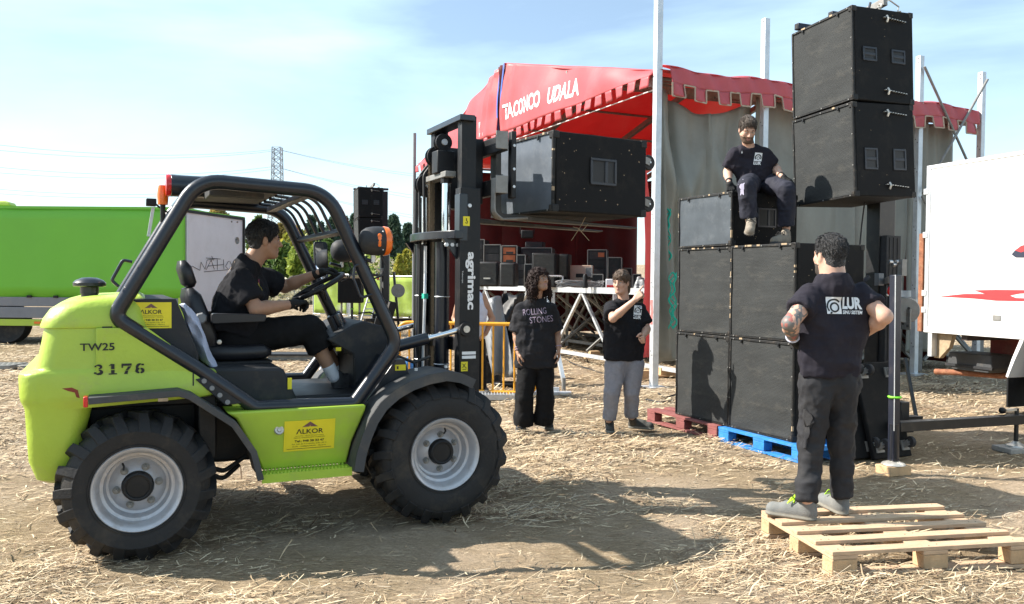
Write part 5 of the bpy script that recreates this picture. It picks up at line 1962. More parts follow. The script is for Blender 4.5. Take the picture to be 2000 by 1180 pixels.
# ================================================================== WHITE TRUCK
WX_ = Vector((0.32, -0.947, 0)).normalized()
WP = Vector((4.98, 10.13, 0))
WRZ = math.atan2(WX_.y, WX_.x)
wt = thing('box_truck', 'white box truck with red flame stripes, rear end by the lift tower', 'truck', WP, WRZ)
WN = Vector((-WX_.y, WX_.x, 0))
ZB, ZTT = 1.0, 2.95


def W2(px, py, y=0.0):
    p = onplane(px, py, WP + WN * y, WN)
    v = p - WP
    return v.dot(WX_), v.z


MB().bp((0.03, 0.0, ZB), (6.2, 2.2, ZTT)).build('cargo_box', 'truckw', wt, 0.012)
MB().bp((0.0, -0.012, ZB - 0.01), (0.06, 0.05, ZTT + 0.01)).build('corner_post', 'galv', wt, 0.004)
MB().bp((0.0, -0.010, ZB - 0.035), (6.2, 0.06, ZB + 0.03)).build('bottom_rail', 'truckw', wt, 0.004)
MB().bp((0.0, -0.010, ZTT - 0.03), (6.2, 0.06, ZTT + 0.012)).build('top_rail', 'truckw', wt, 0.004)
for z in (2.62, 2.1, 1.40, 1.2):
    MB().bp((-0.035, -0.02, z), (0.035, 0.0, z + 0.07)).build('hinge', 'galv', wt, 0.004)
zl0, zl1 = W2(1800, 648)[1], W2(1800, 456)[1]
MB().bp((-0.13, 0.02, zl0), (-0.06, 2.1, zl1)).build('tail_lift', 'rust', wt, 0.006)
MB().bp((-0.06, 0.04, zl0), (0.0, 2.1, zl1 - 0.02)).build('rear_door', 'galvd', wt)


def decal(pts, m, y=-0.006, nm='stripe'):
    mb = MB()
    q = [W2(*p) for p in pts]
    mb.prism(q, lambda a, b, t: (a, t, b), y, -0.001)
    return mb.build(nm, m, wt)


M['flame'] = mat('red flame print', (0.60, 0.045, 0.05), 0.4, 0, 0.05, 9)
M['dkprint'] = mat('dark print', (0.03, 0.035, 0.06), 0.4, 0, 0.05, 9)
decal([(1836, 579), (1885, 574), (1925, 574), (1903, 567), (1945, 566), (2040, 567), (2060, 571), (1992, 573), (1972, 577), (1985, 582), (2060, 584), (2060, 587), (1990, 588), (1945, 587), (1905, 583)], 'flame')
decal([(1983, 489), (1995, 480), (2020, 474), (2050, 472), (2050, 484), (2010, 487), (1995, 493)], 'flame')
decal([(1976, 497), (1983, 489), (1995, 493), (2010, 487.5), (2050, 484.5), (2050, 500), (2005, 503), (1984, 503)], 'dkprint', -0.005)
x, z = W2(1947, 621)
MB().bp((x - 0.05, -0.008, z - 0.03), (x + 0.05, 0.0, z + 0.03)).build('latch', 'galvd', wt, 0.003)
MB().bp((0.3, 0.7, 0.62), (6.2, 1.5, 0.95)).build('chassis', 'chred', wt, 0.02)
for xx_ in (0.5, 1.3, 2.1, 2.9, 3.7):
    MB().bp((xx_, 0.05, 0.90), (xx_ + 0.08, 2.15, 0.985)).build('cross_member', 'chassis', wt)
x, z = W2(1822, 682, 0.1)
MB().prism([(0.04, 0.99), (0.36, 0.99), (0.30, 0.80), (0.16, 0.66), (0.08, 0.66)], lambda a, b, t: (a, t, b), 0.08, 0.14).build('bumper_bracket', 'worn', wt, 0.004)
MB().bp((0.06, 0.0, 0.68), (0.12, 0.08, 0.98)).build('bracket_plate', 'galv', wt)
x0, zt1 = W2(1850, 686, 0.35)
x1, zb1 = W2(1937, 727, 0.35)
MB().prism(rounded([(x0, zb1 + 0.03), (x0 + 0.03, zt1), (x1 - 0.02, zt1), (x1, zb1 + 0.03), (x1 - 0.05, zb1 - 0.02), (x0 + 0.08, zb1 - 0.02)], 0.03, 3), lambda a, b, t: (a, t, b), 0.35, 0.75).build('spare_box', 'fender', wt, 0.012)
MB().bp((x0 - 0.01, 0.33, zb1 + 0.02), (x1 + 0.02, 0.36, zb1 + 0.05)).build('box_rim', 'plastic', wt)
xe, ze = W2(1826, 726, 0.35)
MB().tube([(xe, 0.36, ze), (xe + 0.28, 0.40, ze + 0.02), (xe + 0.7, 0.6, ze + 0.02), (xe + 1.2, 0.75, ze + 0.06)], 0.036, 14).build('exhaust_pipe', 'rust', wt)
MB().cyl((xe - 0.002, 0.36, ze), (xe + 0.03, 0.362, ze), 0.029, n=14).build('pipe_mouth', 'ink', wt)
xm, zm = W2(1992, 700, 0.0)
MB().loft([[(xm + 0.0 + a, y, zz_) for a, zz_ in ((0.0, 0.98), (-0.10, 0.75), (-0.17, 0.55), (-0.14, 0.54), (-0.06, 0.74), (0.05, 0.98))] for y in (0.0, 0.45)]).build('mudguard', 'truckw', wt, 0.004)
MB().bp((xm - 0.17, 0.02, 0.22), (xm - 0.15, 0.44, 0.60)).build('mud_flap', 'black', wt)
MB().lathe([(0.16, 0.0), (0.24, 0.03), (0.36, 0.0), (0.40, 0.04), (0.41, 0.14), (0.40, 0.24), (0.36, 0.28)], (xm + 0.38, 0.1, 0.405), (0, 1, 0), 32).build('wheel', 'rubber', wt)
for xx_ in (1.0, 1.9):
    MB().bar((xx_, 0.4, 0.95), (xx_ + 0.25, 0.55, 0.60), 0.03, 0.03).build('stay', 'worn', wt)
MB().bp((1.3, 0.8, 0.45), (2.3, 1.4, 0.65)).build('axle_housing', 'chassis', wt, 0.05)


# ================================================================== FORKLIFT  (x forward, y to its left, z up; origin under the outer face of the near rear wheel)
FO = Vector((-2.0, 4.48, 0))
FRZ = R(25.5)
FU = Vector((math.cos(FRZ), math.sin(FRZ), 0))
FV = Vector((-math.sin(FRZ), math.cos(FRZ), 0))
fl = thing('forklift', 'lime green rough terrain forklift with black mast, driver aboard', 'forklift', FO, FRZ)
VC = 0.86


def FL(px, py, v):
    """photograph point on the vertical plane at distance v from the near wheel face -> forklift (x, z)"""
    p = onplane(px, py, FO + FV * v, FV)
    d = p - FO
    return d.dot(FU), p.z


def rrect(x0, x1, hw, r, z, n=7):
    pts = []
    for cx, cy, a0 in ((x1 - r, hw - r, 0), (x0 + r, hw - r, 90), (x0 + r, -hw + r, 180), (x1 - r, -hw + r, 270)):
        for k in range(n + 1):
            a = R(a0 + 90 * k / n)
            pts.append((cx + r * math.cos(a), VC + cy + r * math.sin(a), z))
    return pts


def shape(name, secs, m, bev=0.0, ang=30):
    mb = MB()
    mb.loft([rrect(x0, x1, hw, min(r, (x1 - x0) * 0.49), z) for z, x0, x1, hw, r in secs])
    return mb.build(name, m, fl, bev, ang)


# counterweight and bonnet
shape('counterweight', [(0.42, -0.44, -0.30, 0.64, 0.05), (0.45, -0.49, -0.28, 0.70, 0.07), (0.55, -0.525, -0.27, 0.735, 0.09), (0.70, -0.535, -0.25, 0.745, 0.10), (0.83, -0.542, -0.22, 0.75, 0.10), (0.862, -0.556, 0.40, 0.755, 0.11), (0.875, -0.562, 0.46, 0.757, 0.11),
                        (0.90, -0.566, 0.46, 0.758, 0.11), (1.0, -0.570, 0.42, 0.758, 0.11), (1.018, -0.566, 0.30, 0.755, 0.11), (1.026, -0.555, 0.30, 0.752, 0.11), (1.038, -0.505, 0.28, 0.742, 0.10), (1.046, -0.492, 0.27, 0.740, 0.10), (1.06, -0.487, 0.26, 0.739, 0.10), (1.15, -0.470, 0.16, 0.734, 0.11), (1.262, -0.450, 0.06, 0.728, 0.12)], 'lime', 0, 34)
shape('bonnet', [(1.258, -0.455, 0.055, 0.729, 0.12), (1.262, -0.470, 0.06, 0.735, 0.12), (1.272, -0.472, 0.06, 0.737, 0.13), (1.31, -0.458, 0.05, 0.732, 0.13), (1.36, -0.425, 0.05, 0.72, 0.14), (1.395, -0.375, 0.05, 0.70, 0.15), (1.415, -0.31, 0.05, 0.67, 0.15), (1.428, -0.22, 0.05, 0.60, 0.15), (1.436, -0.1, 0.05, 0.48, 0.12)], 'lime', 0, 40)
MB().bp((-0.17, VC - 0.737, 1.25), (-0.12, VC - 0.70, 1.268)).build('bonnet_notch', 'ink', fl)
# lower body side under the roll bar
mb = MB()
mb.prism([(-0.20, 0.905), (0.44, 0.905), (0.50, 0.80), (0.62, 0.80), (0.30, 1.06), (0.05, 1.26), (-0.2, 1.26)], lambda a, b, t: (a, t, b), 0.105, 0.16)
mb.build('side_skin', 'lime', fl, 0.004)
MB().bp((0.285, 0.10, 0.93), (0.292, 0.106, 1.05)).build('skin_seam', 'ink', fl)
mb = MB()
mb.prism([(0.30, 0.965), (0.46, 0.81), (0.56, 0.82), (0.38, 0.985)], lambda a, b, t: (a, t, b), 0.092, 0.106)
mb.build('lamp_strip_plate', 'plastic', fl, 0.003)
for k in range(4):
    a = 0.345 + 0.042 * k
    MB().cyl((a, 0.086, 0.955 - 0.042 * k), (a, 0.094, 0.955 - 0.042 * k), 0.014, n=10).build('indicator_button', 'sheet', fl)
# chassis
MB().bp((-0.25, VC - 0.45, 0.42), (2.02, VC + 0.45, 0.80)).build('chassis', 'black', fl, 0.02)
MB().bp((-0.24, 0.28, 0.80), (0.55, 1.44, 0.905)).build('wheel_arch', 'black', fl, 0.01)
MB().bp((0.32, 0.16, 0.50), (0.42, 1.5, 0.88)).build('arch_plate', 'black', fl, 0.01)
for y in (0.22, VC * 2 - 0.22):
    MB().cyl((0, y - .05, 0.38), (0, VC, 0.38), 0.09, n=14).build('axle', 'black', fl)
    MB().cyl((1.77, y - .05, 0.445), (1.77, VC, 0.445), 0.11, n=14).build('axle', 'black', fl)
for k, pth in enumerate((((0.36, 0.20, 0.42), (0.46, 0.22, 0.36), (0.56, 0.3, 0.42)), ((0.33, 0.22, 0.46), (0.47, 0.25, 0.40), (0.60, 0.3, 0.47)))):
    MB().tube(rounded(pth, 0.06, 4, False), 0.014, 8).build('hose', 'ink', fl)
# rear mudguard
rf = [(-0.235, 0.905), (0.205, 0.925), (0.275, 0.90), (0.505, 0.73), (0.615, 0.56), (0.655, 0.395)]


def strip(poly, th, y0, y1, name, m, lip=0.0):
    n = len(poly)
    nrm = []
    for i in range(n):
        a = Vector(poly[max(i - 1, 0)])
        b = Vector(poly[min(i + 1, n - 1)])
        d = (b - a).normalized()
        nrm.append(Vector((d.y, -d.x)))      # towards the wheel
    mb = MB()
    top = [(p[0], p[1]) for p in poly]
    bot = [(p[0] + q.x * th, p[1] + q.y * th) for p, q in zip(poly, nrm)]
    mb.loft([[(p[0], y0, p[1]), (p[0], y1, p[1]), (q[0], y1, q[1]), (q[0], y0, q[1])] for p, q in zip(top, bot)])
    if lip:
        bot2 = [(p[0] + q.x * lip, p[1] + q.y * lip) for p, q in zip(poly, nrm)]
        mb.loft([[(p[0], y0 - 0.002, p[1]), (p[0], y0 + 0.012, p[1]), (q[0], y0 + 0.012, q[1]), (q[0], y0 - 0.002, q[1])] for p, q in zip(top, bot2)])
    return mb.build(name, m, fl, 0.003)


strip(rf, 0.018, -0.03, 0.32, 'mudguard', 'fender', 0.036)
strip(rf, 0.018, 2 * VC - 0.32, 2 * VC + 0.03, 'mudguard', 'fender', 0.048)
MB().bp((-0.258, -0.03, 0.855), (-0.236, 0.05, 0.91)).build('reflector', 'red', fl, 0.004)
MB().bp((0.10, -0.034, 0.868), (0.15, -0.028, 0.885)).build('maker_plate', 'worn', fl)
ff = rounded([(1.172, 0.395), (1.19, 0.50), (1.222, 0.60), (1.265, 0.70), (1.332, 0.795), (1.42, 0.865), (1.525, 0.918), (1.64, 0.952), (1.76, 0.968), (1.87, 0.948), (1.955, 0.908)], 0.05, 2, False)
strip(ff, 0.02, -0.03, 0.34, 'mudguard', 'fender', 0.06)
strip(ff, 0.02, 2 * VC - 0.34, 2 * VC + 0.03, 'mudguard', 'fender', 0.06)
for q in ((1.60, 0.975), (1.80, 0.985)):
    MB().cyl((q[0], 0.1, q[1] - 0.01), (q[0], 0.1, q[1] + 0.006), 0.012, n=8).build('bolt_head', 'galv', fl)


# wheels
def wheel(x, yo, rt, rr_, width, side, z=None, turn=0.0, rotn=0.0):
    """tyre with slanted traction lugs, dished rim with nuts and a dark hub; yo is the outer face, side -1 faces the camera"""
    z = z if z is not None else rt - 0.015
    w = empty('wheel', fl, (x, yo, z))
    w.rotation_euler = (0, rotn, turn)
    s = -side

    def Y(t):
        return s * t      # depth t inwards from the outer face
    car = rt - 0.040
    prof = [(rr_ - 0.012, 0.030), (rr_ + 0.004, 0.012), (rr_ + 0.030, 0.004), (rr_ + 0.055, 0.0), ((rr_ + car) / 2 + 0.02, -0.004), (car - 0.045, 0.008), (car - 0.012, 0.032), (car, 0.065), (car + 0.006, width / 2), (car, width - 0.065),
            (car - 0.012, width - 0.032), (car - 0.05, width - 0.005), (rr_ + 0.03, width), (rr_ - 0.012, width - 0.03)]
    mb = MB()
    n = 60
    loops = []
    for r, t in prof:
        loops.append([(r * math.cos(2 * PI * k / n), Y(t), r * math.sin(2 * PI * k / n)) for k in range(n)])
    mb.loft(loops, caps=False)
    for q, rw in ((rr_ + 0.018, 0.004), (car - 0.055, 0.003)):       # raised rings on the sidewall
        mb.tube([(q * math.cos(2 * PI * k / 48), Y(0.004), q * math.sin(2 * PI * k / 48)) for k in range(48)], rw, 5, True)
    t_ = mb.build('tyre', 'rubber', w, 0, 50)
    # lugs: two staggered rows slanting to the middle
    mb = MB()
    nl = 19
    for row in (0, 1):
        for k in range(nl):
            a0 = 2 * PI * (k + 0.5 * row) / nl
            sect = []
            for f, da, hh, hw in ((0.0, 0.00, 0.000, 0.030), (0.10, 0.02, 0.024, 0.030), (0.20, 0.045, 0.043, 0.027), (0.36, 0.12, 0.044, 0.024), (0.53, 0.20, 0.044, 0.022)):
                tt = f * width if row == 0 else width - f * width
                a = a0 + da
                base = car - 0.062 if f == 0 else (car - 0.035 if f == 0.10 else car - 0.012)
                top = (car - 0.055 if f == 0 else car - 0.014 + hh * 0.55 if f == 0.10 else car + hh - 0.006)
                dt = -0.006 if f == 0 else 0
                tt2 = tt + (dt if row == 0 else -dt)
                hb, ht = hw / base * 1.15, hw / top * 0.85
                sect.append([(base * math.cos(a - hb), Y(tt2), base * math.sin(a - hb)), (base * math.cos(a + hb), Y(tt2), base * math.sin(a + hb)),
                             (top * math.cos(a + ht), Y(tt2), top * math.sin(a + ht)), (top * math.cos(a - ht), Y(tt2), top * math.sin(a - ht))])
            mb.loft(sect)
    mb.build('tread', 'rubber', w, 0.003, 30)
    R0 = rr_
    prof = [(R0, 0.030), (R0 + 0.010, 0.012), (R0 + 0.004, 0.004), (R0 - 0.010, 0.010), (R0 - 0.020, 0.030), (R0 - 0.030, 0.055), (R0 - 0.034, 0.085), (R0 - 0.050, 0.090), (R0 - 0.058, 0.118), (R0 - 0.062, 0.142),
            (R0 - 0.076, 0.146), (0.125, 0.128), (0.088, 0.110), (0.084, 0.108), (0.080, 0.112), (0.076, 0.13)]
    mb = MB()
    mb.loft([[(r * math.cos(2 * PI * k / 56), Y(t), r * math.sin(2 * PI * k / 56)) for k in range(56)] for r, t in prof], caps=False)
    mb.build('rim', 'rim', w, 0, 45)
    mb = MB()
    hp = [(0.082, 0.12), (0.080, 0.085), (0.076, 0.072), (0.068, 0.068), (0.060, 0.070), (0.058, 0.078), (0.0, 0.078)]
    mb.loft([[(max(r, 0.0005) * math.cos(2 * PI * k / 32), Y(t), max(r, 0.0005) * math.sin(2 * PI * k / 32)) for k in range(32)] for r, t in hp], caps=True)
    mb.build('hub', 'black', w, 0, 35)
    for k in range(6):
        a = 2 * PI * k / 6 + 0.35
        c = Vector((0.108 * math.cos(a), 0, 0.108 * math.sin(a)))
        mb = MB()
        mb.cyl(c + Vector((0, Y(0.120), 0)), c + Vector((0, Y(0.094), 0)), 0.0145, n=6)
        mb.cyl(c + Vector((0, Y(0.118), 0)), c + Vector((0, Y(0.110), 0)), 0.021, n=14)
        mb.cyl(c + Vector((0, Y(0.095), 0)), c + Vector((0, Y(0.082), 0)), 0.008, n=8)
        mb.build('wheel_nut', 'galvd', w)
    a = 2.3
    MB().tube([(0.15 * math.cos(a), Y(0.10), 0.15 * math.sin(a)), (0.135 * math.cos(a), Y(0.078), 0.135 * math.sin(a)), (0.12 * math.cos(a + .1), Y(0.072), 0.12 * math.sin(a + .1))], 0.006, 6).build('valve', 'ink', w)
    return w


wheel(0.0, 0.0, 0.412, 0.222, 0.30, -1, 0.392, R(-2), 0.2)
wheel(1.77, 0.0, 0.458, 0.222, 0.33, -1, 0.441, 0, 0.9)
wheel(0.0, 2 * VC, 0.412, 0.222, 0.30, 1, 0.392, R(-2), 0.4)
wheel(1.77, 2 * VC, 0.458, 0.222, 0.33, 1, 0.441, 0, 0.1)

# side tank with its step
mb = MB()
tp = [(0.46, 0.775), (1.268, 0.775), (1.262, 0.74), (1.19, 0.55), (1.165, 0.415), (0.668, 0.415), (0.625, 0.52), (0.515, 0.735)]
top_y = lambda z: 0.045 + (0.775 - z) * 0.20
mb.add([(a, top_y(b), b) for a, b in tp] + [(a, 0.40, b) for a, b in tp], [tuple(range(7, -1, -1)), tuple(range(8, 16))] + [(k, (k + 1) % 8, 8 + (k + 1) % 8, 8 + k) for k in range(8)])
mb.build('side_tank', 'limed', fl, 0.012)
mb = MB()
mb.bp((0.655, 0.02, 0.395), (1.168, 0.135, 0.410))
mb.bp((0.650, 0.012, 0.362), (1.172, 0.024, 0.412))
k = 0.67
while k < 1.15:      # toothed tread edge
    mb.add([(k, 0.022, 0.411), (k + 0.016, 0.022, 0.411), (k + 0.008, 0.022, 0.424), (k, 0.034, 0.411), (k + 0.016, 0.034, 0.411), (k + 0.008, 0.034, 0.424)], [(0, 1, 2), (5, 4, 3), (0, 2, 5, 3), (1, 4, 5, 2)])
    mb.add([(k, 0.112, 0.411), (k + 0.016, 0.112, 0.411), (k + 0.008, 0.112, 0.430), (k, 0.124, 0.411), (k + 0.016, 0.124, 0.411), (k + 0.008, 0.124, 0.430)], [(0, 1, 2), (5, 4, 3), (0, 2, 5, 3), (1, 4, 5, 2)])
    k += 0.021
mb.build('step', 'limed', fl)
c = Vector((0.755, top_y(0.655), 0.655))
MB().lathe([(0.0, 0.012), (0.010, 0.012), (0.014, 0.006), (0.024, 0.008), (0.030, 0.0)], c, (0, -1, 0.2), 20).build('tank_cap', 'zinc', fl)


def plate(name, cx, cz, wd, ht, yfun, tilt=0.0):
    """yellow hire plate: roof emblem, firm name, telephone and small print"""
    def P(x, z, off):
        X = cx + x
        Z = cz + z + x * tilt
        return (X, yfun(Z) - off, Z)
    mb = MB()
    q = [(-wd / 2, -ht / 2), (wd / 2, -ht / 2), (wd / 2, ht / 2), (-wd / 2, ht / 2)]
    mb.add([P(a, b, 0.003) for a, b in q] + [P(a, b, 0.0) for a, b in q], [(0, 1, 2, 3), (7, 6, 5, 4), (0, 4, 5, 1), (1, 5, 6, 2), (2, 6, 7, 3), (3, 7, 4, 0)])
    o = mb.build(name, 'yellow', fl)
    e = MB()
    w3 = wd * 0.155
    e.add([P(-w3, ht * 0.28, 0.0045), P(0, ht * 0.45, 0.0045), P(w3, ht * 0.28, 0.0045), P(0.004, ht * 0.285, 0.0045), P(0.0, ht * 0.33, 0.0045), P(-0.004, ht * 0.285, 0.0045)], [(0, 5, 4, 1), (1, 4, 3, 2)])
    for k in range(1, 4):
        f = k / 4
        e.bar(P(-w3 * f, ht * (0.45 - 0.17 * f), 0.005), P(-w3 * f * 0.72, ht * 0.285, 0.005), 0.0016, 0.0006, up=(0, 1, 0))
        e.bar(P(w3 * f, ht * (0.45 - 0.17 * f), 0.005), P(w3 * f * 0.72, ht * 0.285, 0.005), 0.0016, 0.0006, up=(0, 1, 0))
    e.build('roof_emblem', 'inkred', o)
    e = MB()
    rows = [('\u039bLKOR', 0.53, 0.165, 0.055, 0.012, 1), ('ALQUILER Y VENTA DE MAQUINARIA', 0.56, 0.030, -0.025, 0.0, 1), ('PARA LA CONSTRUCCION Y CARRETERA', 0.62, 0.030, -0.082, 0.0, 1), ('Tel.: 948 38 33 47', 0.58, 0.075, -0.215, 0.022, 1),
            ('Pol. Ind. de Cordovilla, C/B - N\u00ba 5', 0.68, 0.042, -0.298, 0.0, 1), ('31191 - CORDOVILLA - Navarra', 0.66, 0.040, -0.372, 0.0, 1)]
    for body, fw, fh, fz, bd, sp in rows:
        letters(e, body, lambda x, y: P(x, fz * ht + y, 0.0048), wd * fw, ht * fh, bd, 0, sp, center=True)
    e.bar(P(-wd * 0.44, -ht * 0.425, 0.005), P(wd * 0.44, -ht * 0.425, 0.005), 0.0022, 0.0006, up=(0, 1, 0))
    e.build('lettering', 'ink', o, fix=False)
    return o


x0, z0 = FL(605, 850, 0.07)
plate('hire_plate', x0, z0, 0.298, 0.185, lambda z: top_y(z) - 0.002, 0.0)
# engine side pod with the upper plate
mb = MB()
pod = [(-0.055, 1.415), (0.205, 1.415), (0.29, 1.19), (0.325, 1.10), (0.325, 1.0), (0.37, 0.94), (0.30, 0.94), (-0.03, 1.22)]
mb.prism(pod, lambda a, b, t: (a, t, b), 0.20, 2 * VC - 0.20)
mb.build('engine_cover', 'plastic', fl, 0.006)
MB().bp((0.303, 0.196, 0.965), (0.31, 0.203, 1.12)).build('cover_seam', 'ink', fl)
x0, z0 = FL(295, 616, 0.2)
plate('hire_plate', x0, z0, 0.212, 0.146, lambda z: 0.199)


def onside(px, py, v=0.11):
    return FL(px, py, v)


def sideletters(name, body, px0, px1, pyb, pyt, m, bold, v, spacing=1.0):
    x0, zb0 = FL(px0, pyb, v)
    x1, zt_ = FL(px0, pyt, v)
    x2, _ = FL(px1, pyb, v)
    e = MB()
    letters(e, body, lambda x, y: (x0 + x, v, zb0 + y), x2 - x0, zt_ - zb0, bold, 0, spacing)
    return e.build(name, m, fl, fix=False)


sideletters('lettering', 'TW25', 156, 224, 686, 671, 'ink', 0.02, 0.1015)
# stencilled fleet number: heavy figures with serifs and stencil bridges
sx0, sz0 = FL(182, 733, 0.10)
sx1, sz1 = FL(285, 709, 0.10)
fw, fh = (sx1 - sx0) / 4.25, sz1 - sz0
num = MB()


def arc(cx, cz, rx, rz, a0, a1, t0, t1, n=10):
    """thick arc stroke, thickness from t0 to t1 to t0"""
    q = []
    for k in range(n + 1):
        f = k / n
        a = R(a0 + (a1 - a0) * f)
        t = t0 + (t1 - t0) * math.sin(PI * f)
        q.append(((cx + (rx + t / 2) * math.cos(a), cz + (rz + t / 2) * math.sin(a)), (cx + (rx - t / 2) * math.cos(a), cz + (rz - t / 2) * math.sin(a))))
    return [([a[0], b[0], b[1], a[1]]) for a, b in zip(q[:-1], q[1:])]


figs = {'3': arc(.40, .74, .24, .17, 130, -80, .09, .22) + arc(.40, .27, .28, .19, 80, -130, .09, .26) + [[(.10, .74), (.26, .74), (.26, .90), (.12, .90)], [(.06, .10), (.26, .10), (.26, .27), (.06, .27)]],
        '1': [[(.34, .12), (.62, .12), (.62, .42), (.34, .42)], [(.34, .50), (.62, .50), (.62, 1.0), (.34, 1.0)], [(.12, .80), (.34, .86), (.34, 1.0), (.30, .98)], [(.14, 0), (.82, 0), (.82, .11), (.14, .11)]],
        '7': [[(.08, .78), (.92, .78), (.92, 1.0), (.08, 1.0)], [(.08, .60), (.20, .60), (.20, .78), (.08, .78)], [(.62, .72), (.90, .72), (.66, .38), (.42, .36)], [(.40, .32), (.64, .34), (.58, .0), (.28, .0)]],
        '6': arc(.50, .29, .26, .21, -80, 80, .12, .26) + arc(.50, .29, .26, .21, 100, 260, .12, .26) + arc(.56, .50, .33, .42, 85, 190, .10, .24) + [[(.62, .78), (.84, .78), (.84, .92), (.62, .95)]]}
for i, ch in enumerate('3176'):
    for poly in figs[ch]:
        num.add([(sx0 + (i * 1.09 + p[0] * 0.98) * fw, 0.1012, sz0 + p[1] * fh) for p in poly], [tuple(range(len(poly)))])
num.build('fleet_number', 'ink', fl, fix=False)['kind'] = 'stuff'
sm_ = [FL(*q, 0.101) for q in ((121, 759), (140, 757), (152, 762), (156, 778), (149, 776), (146, 767), (133, 764))]
MB().add([(a, 0.1008, b) for a, b in sm_], [(0, 1, 2, 3, 4, 5, 6)]).build('scrape_mark', mat('scraped red primer', (0.24, 0.05, 0.025), 0.8), fl)

# air filter cap
MB().lathe([(0.045, 0.0), (0.045, 0.06), (0.05, 0.062), (0.05, 0.10), (0.082, 0.103), (0.088, 0.108), (0.088, 0.125), (0.075, 0.14), (0.04, 0.155), (0.0, 0.158)], (-0.24, 0.60, 1.375), (0, 0, 1), 28).build('air_filter_cap', 'frame', fl)
MB().cyl((-0.24, 0.60, 1.33), (-0.24, 0.60, 1.41), 0.055, n=20).build('filter_neck', 'lime', fl)

# roll bars
RP = [(-0.112, 1.318), (0.315, 2.085), (1.045, 2.056), (1.485, 1.135), (1.215, 0.775), (0.625, 0.785), (0.30, 1.03)]
RRad = [0.07, 0.22, 0.24, 0.14, 0.06, 0.07, 0.5]


def ropspath(y):
    return [(a, y, b) for a, b in rounded(RP, RRad, 9)]


YN, YF = 0.13, 2 * VC - 0.13
MB().tube(ropspath(YN), 0.042, 14, True).build('roll_bar', 'frame', fl)
MB().tube(ropspath(YF), 0.042, 14, True).build('roll_bar', 'frame', fl)
for (a, b), r in (((0.30, 2.04), 0.038), ((0.0, 1.50), 0.03)):
    MB().cyl((a, YN, b), (a, YF, b), r, n=10).build('cross_tube', 'frame', fl)
# inner flat skirt plate along the lower roll bar
MB().prism([(0.60, 0.745), (1.24, 0.735), (1.50, 1.08), (1.44, 1.10), (1.21, 0.80), (0.62, 0.80)], lambda a, b, t: (a, t, b), 0.11, 0.15).build('skirt', 'frame', fl, 0.004)
# roof plate and guard bars
MB().bp((0.40, YN + 0.04, 2.085), (0.86, YF - 0.04, 2.10)).build('roof_plate', 'fender', fl, 0.003)
MB().bp((0.40, YN + 0.25, 2.02), (0.72, YN + 0.55, 2.083)).build('roof_console', 'fender', fl, 0.01)
MB().bp((0.92, YN, 2.03), (0.98, YF, 2.065)).build('roof_cross_member', 'frame', fl, 0.004)
MB().bar((1.165, YN, 1.83), (1.165, YF, 1.83), 0.035, 0.035, up=(1, 0, -0.5)).build('roof_cross_member', 'frame', fl, 0.004)
for k in range(6):
    y = YN + 0.16 + 0.22 * k
    pts = rounded([(0.84, 2.075), (1.06, 2.055), (1.168, 1.835)], 0.16, 7, False)
    MB().tube([(a, y, b) for a, b in pts], 0.011, 6).build('guard_bar', 'frame', fl)
# lamp tube on the roof, beacon, rear mirror, grab loops
x0, zc = FL(330, 366, 0.75)
MB().cyl((x0 + 0.01, 0.75, zc + 0.012), (x0 + 0.34, 0.75, zc + 0.012), 0.068, n=22).build('lamp_housing', 'frame', fl, 0.004)
MB().lathe([(0.066, 0.0), (0.070, 0.012), (0.066, 0.030), (0.0, 0.036)], (x0 + 0.012, 0.75, zc + 0.012), (-1, 0, 0), 22).build('red_lens', 'red', fl)
x0, z0 = FL(318, 372, 0.85)
MB().lathe([(0.03, -0.09), (0.035, -0.03), (0.032, 0.0), (0.026, 0.03), (0.0, 0.036)], (x0, 0.85, z0), (0, 0, 1), 14).build('beacon', 'orange', fl)
MB().cyl((x0, 0.85, z0 - 0.2), (x0, 0.85, z0 - 0.06), 0.016, n=8).build('beacon_stalk', 'black', fl)
x0, z0 = FL(296, 397, 1.35)
MB().bp((x0 - 0.035, 1.31, z0 - 0.02), (x0 + 0.03, 1.39, z0 + 0.03)).build('rear_lamp', 'black', fl, 0.006)
x1, z1 = FL(290, 462, 1.35)
MB().bar((x0 + 0.01, 1.35, z0 - 0.03), (x1, 1.35, z1), 0.03, 0.02).build('lamp_bracket', 'galv', fl)
MB().tube([(x0 + 0.02, 1.35, z0), (x0 + 0.08, 1.36, z0 - 0.05), (x0 + 0.14, 1.40, z0 - 0.06)], 0.007, 6).build('lamp_cable', 'ink', fl)
lp = [FL(258, 512, YN), FL(240, 508, YN), FL(218, 548, YN), FL(232, 560, YN)]
MB().tube(rounded([(a, YN - 0.02, b) for a, b in lp], 0.02, 4, False), 0.009, 8).build('grab_handle', 'frame', fl)
lp = [FL(712, 512, YN), FL(690, 520, YN), FL(688, 545, YN), FL(702, 582, YN), FL(724, 575, YN)]
MB().tube(rounded([(a, YN - 0.03, b) for a, b in lp], 0.02, 4, False), 0.009, 8).build('grab_handle', 'frame', fl)

# seat and floor
MB().prism([(0.36, 0.775), (0.37, 1.005), (0.80, 0.995), (0.825, 0.98), (0.915, 0.775)], lambda a, b, t: (a, t, b), 0.30, 1.42).build('seat_base', 'plastic', fl, 0.02)
MB().bp((0.845, 0.294, 0.86), (0.87, 0.30, 0.93)).build('warning_label', 'yellow', fl)
MB().bp((0.60, 0.16, 0.755), (1.36, 1.56, 0.772)).build('floor_plate', 'fender', fl)
mb = MB()
for a in np.arange(0.93, 1.25, 0.035):
    for b in np.arange(0.22, 0.9, 0.06):
        mb.bar((a, b, 0.774), (a + 0.018, b + 0.02, 0.774), 0.006, 0.004)
mb.build('floor_tread', 'fender', fl)['kind'] = 'stuff'
SY = 0.88


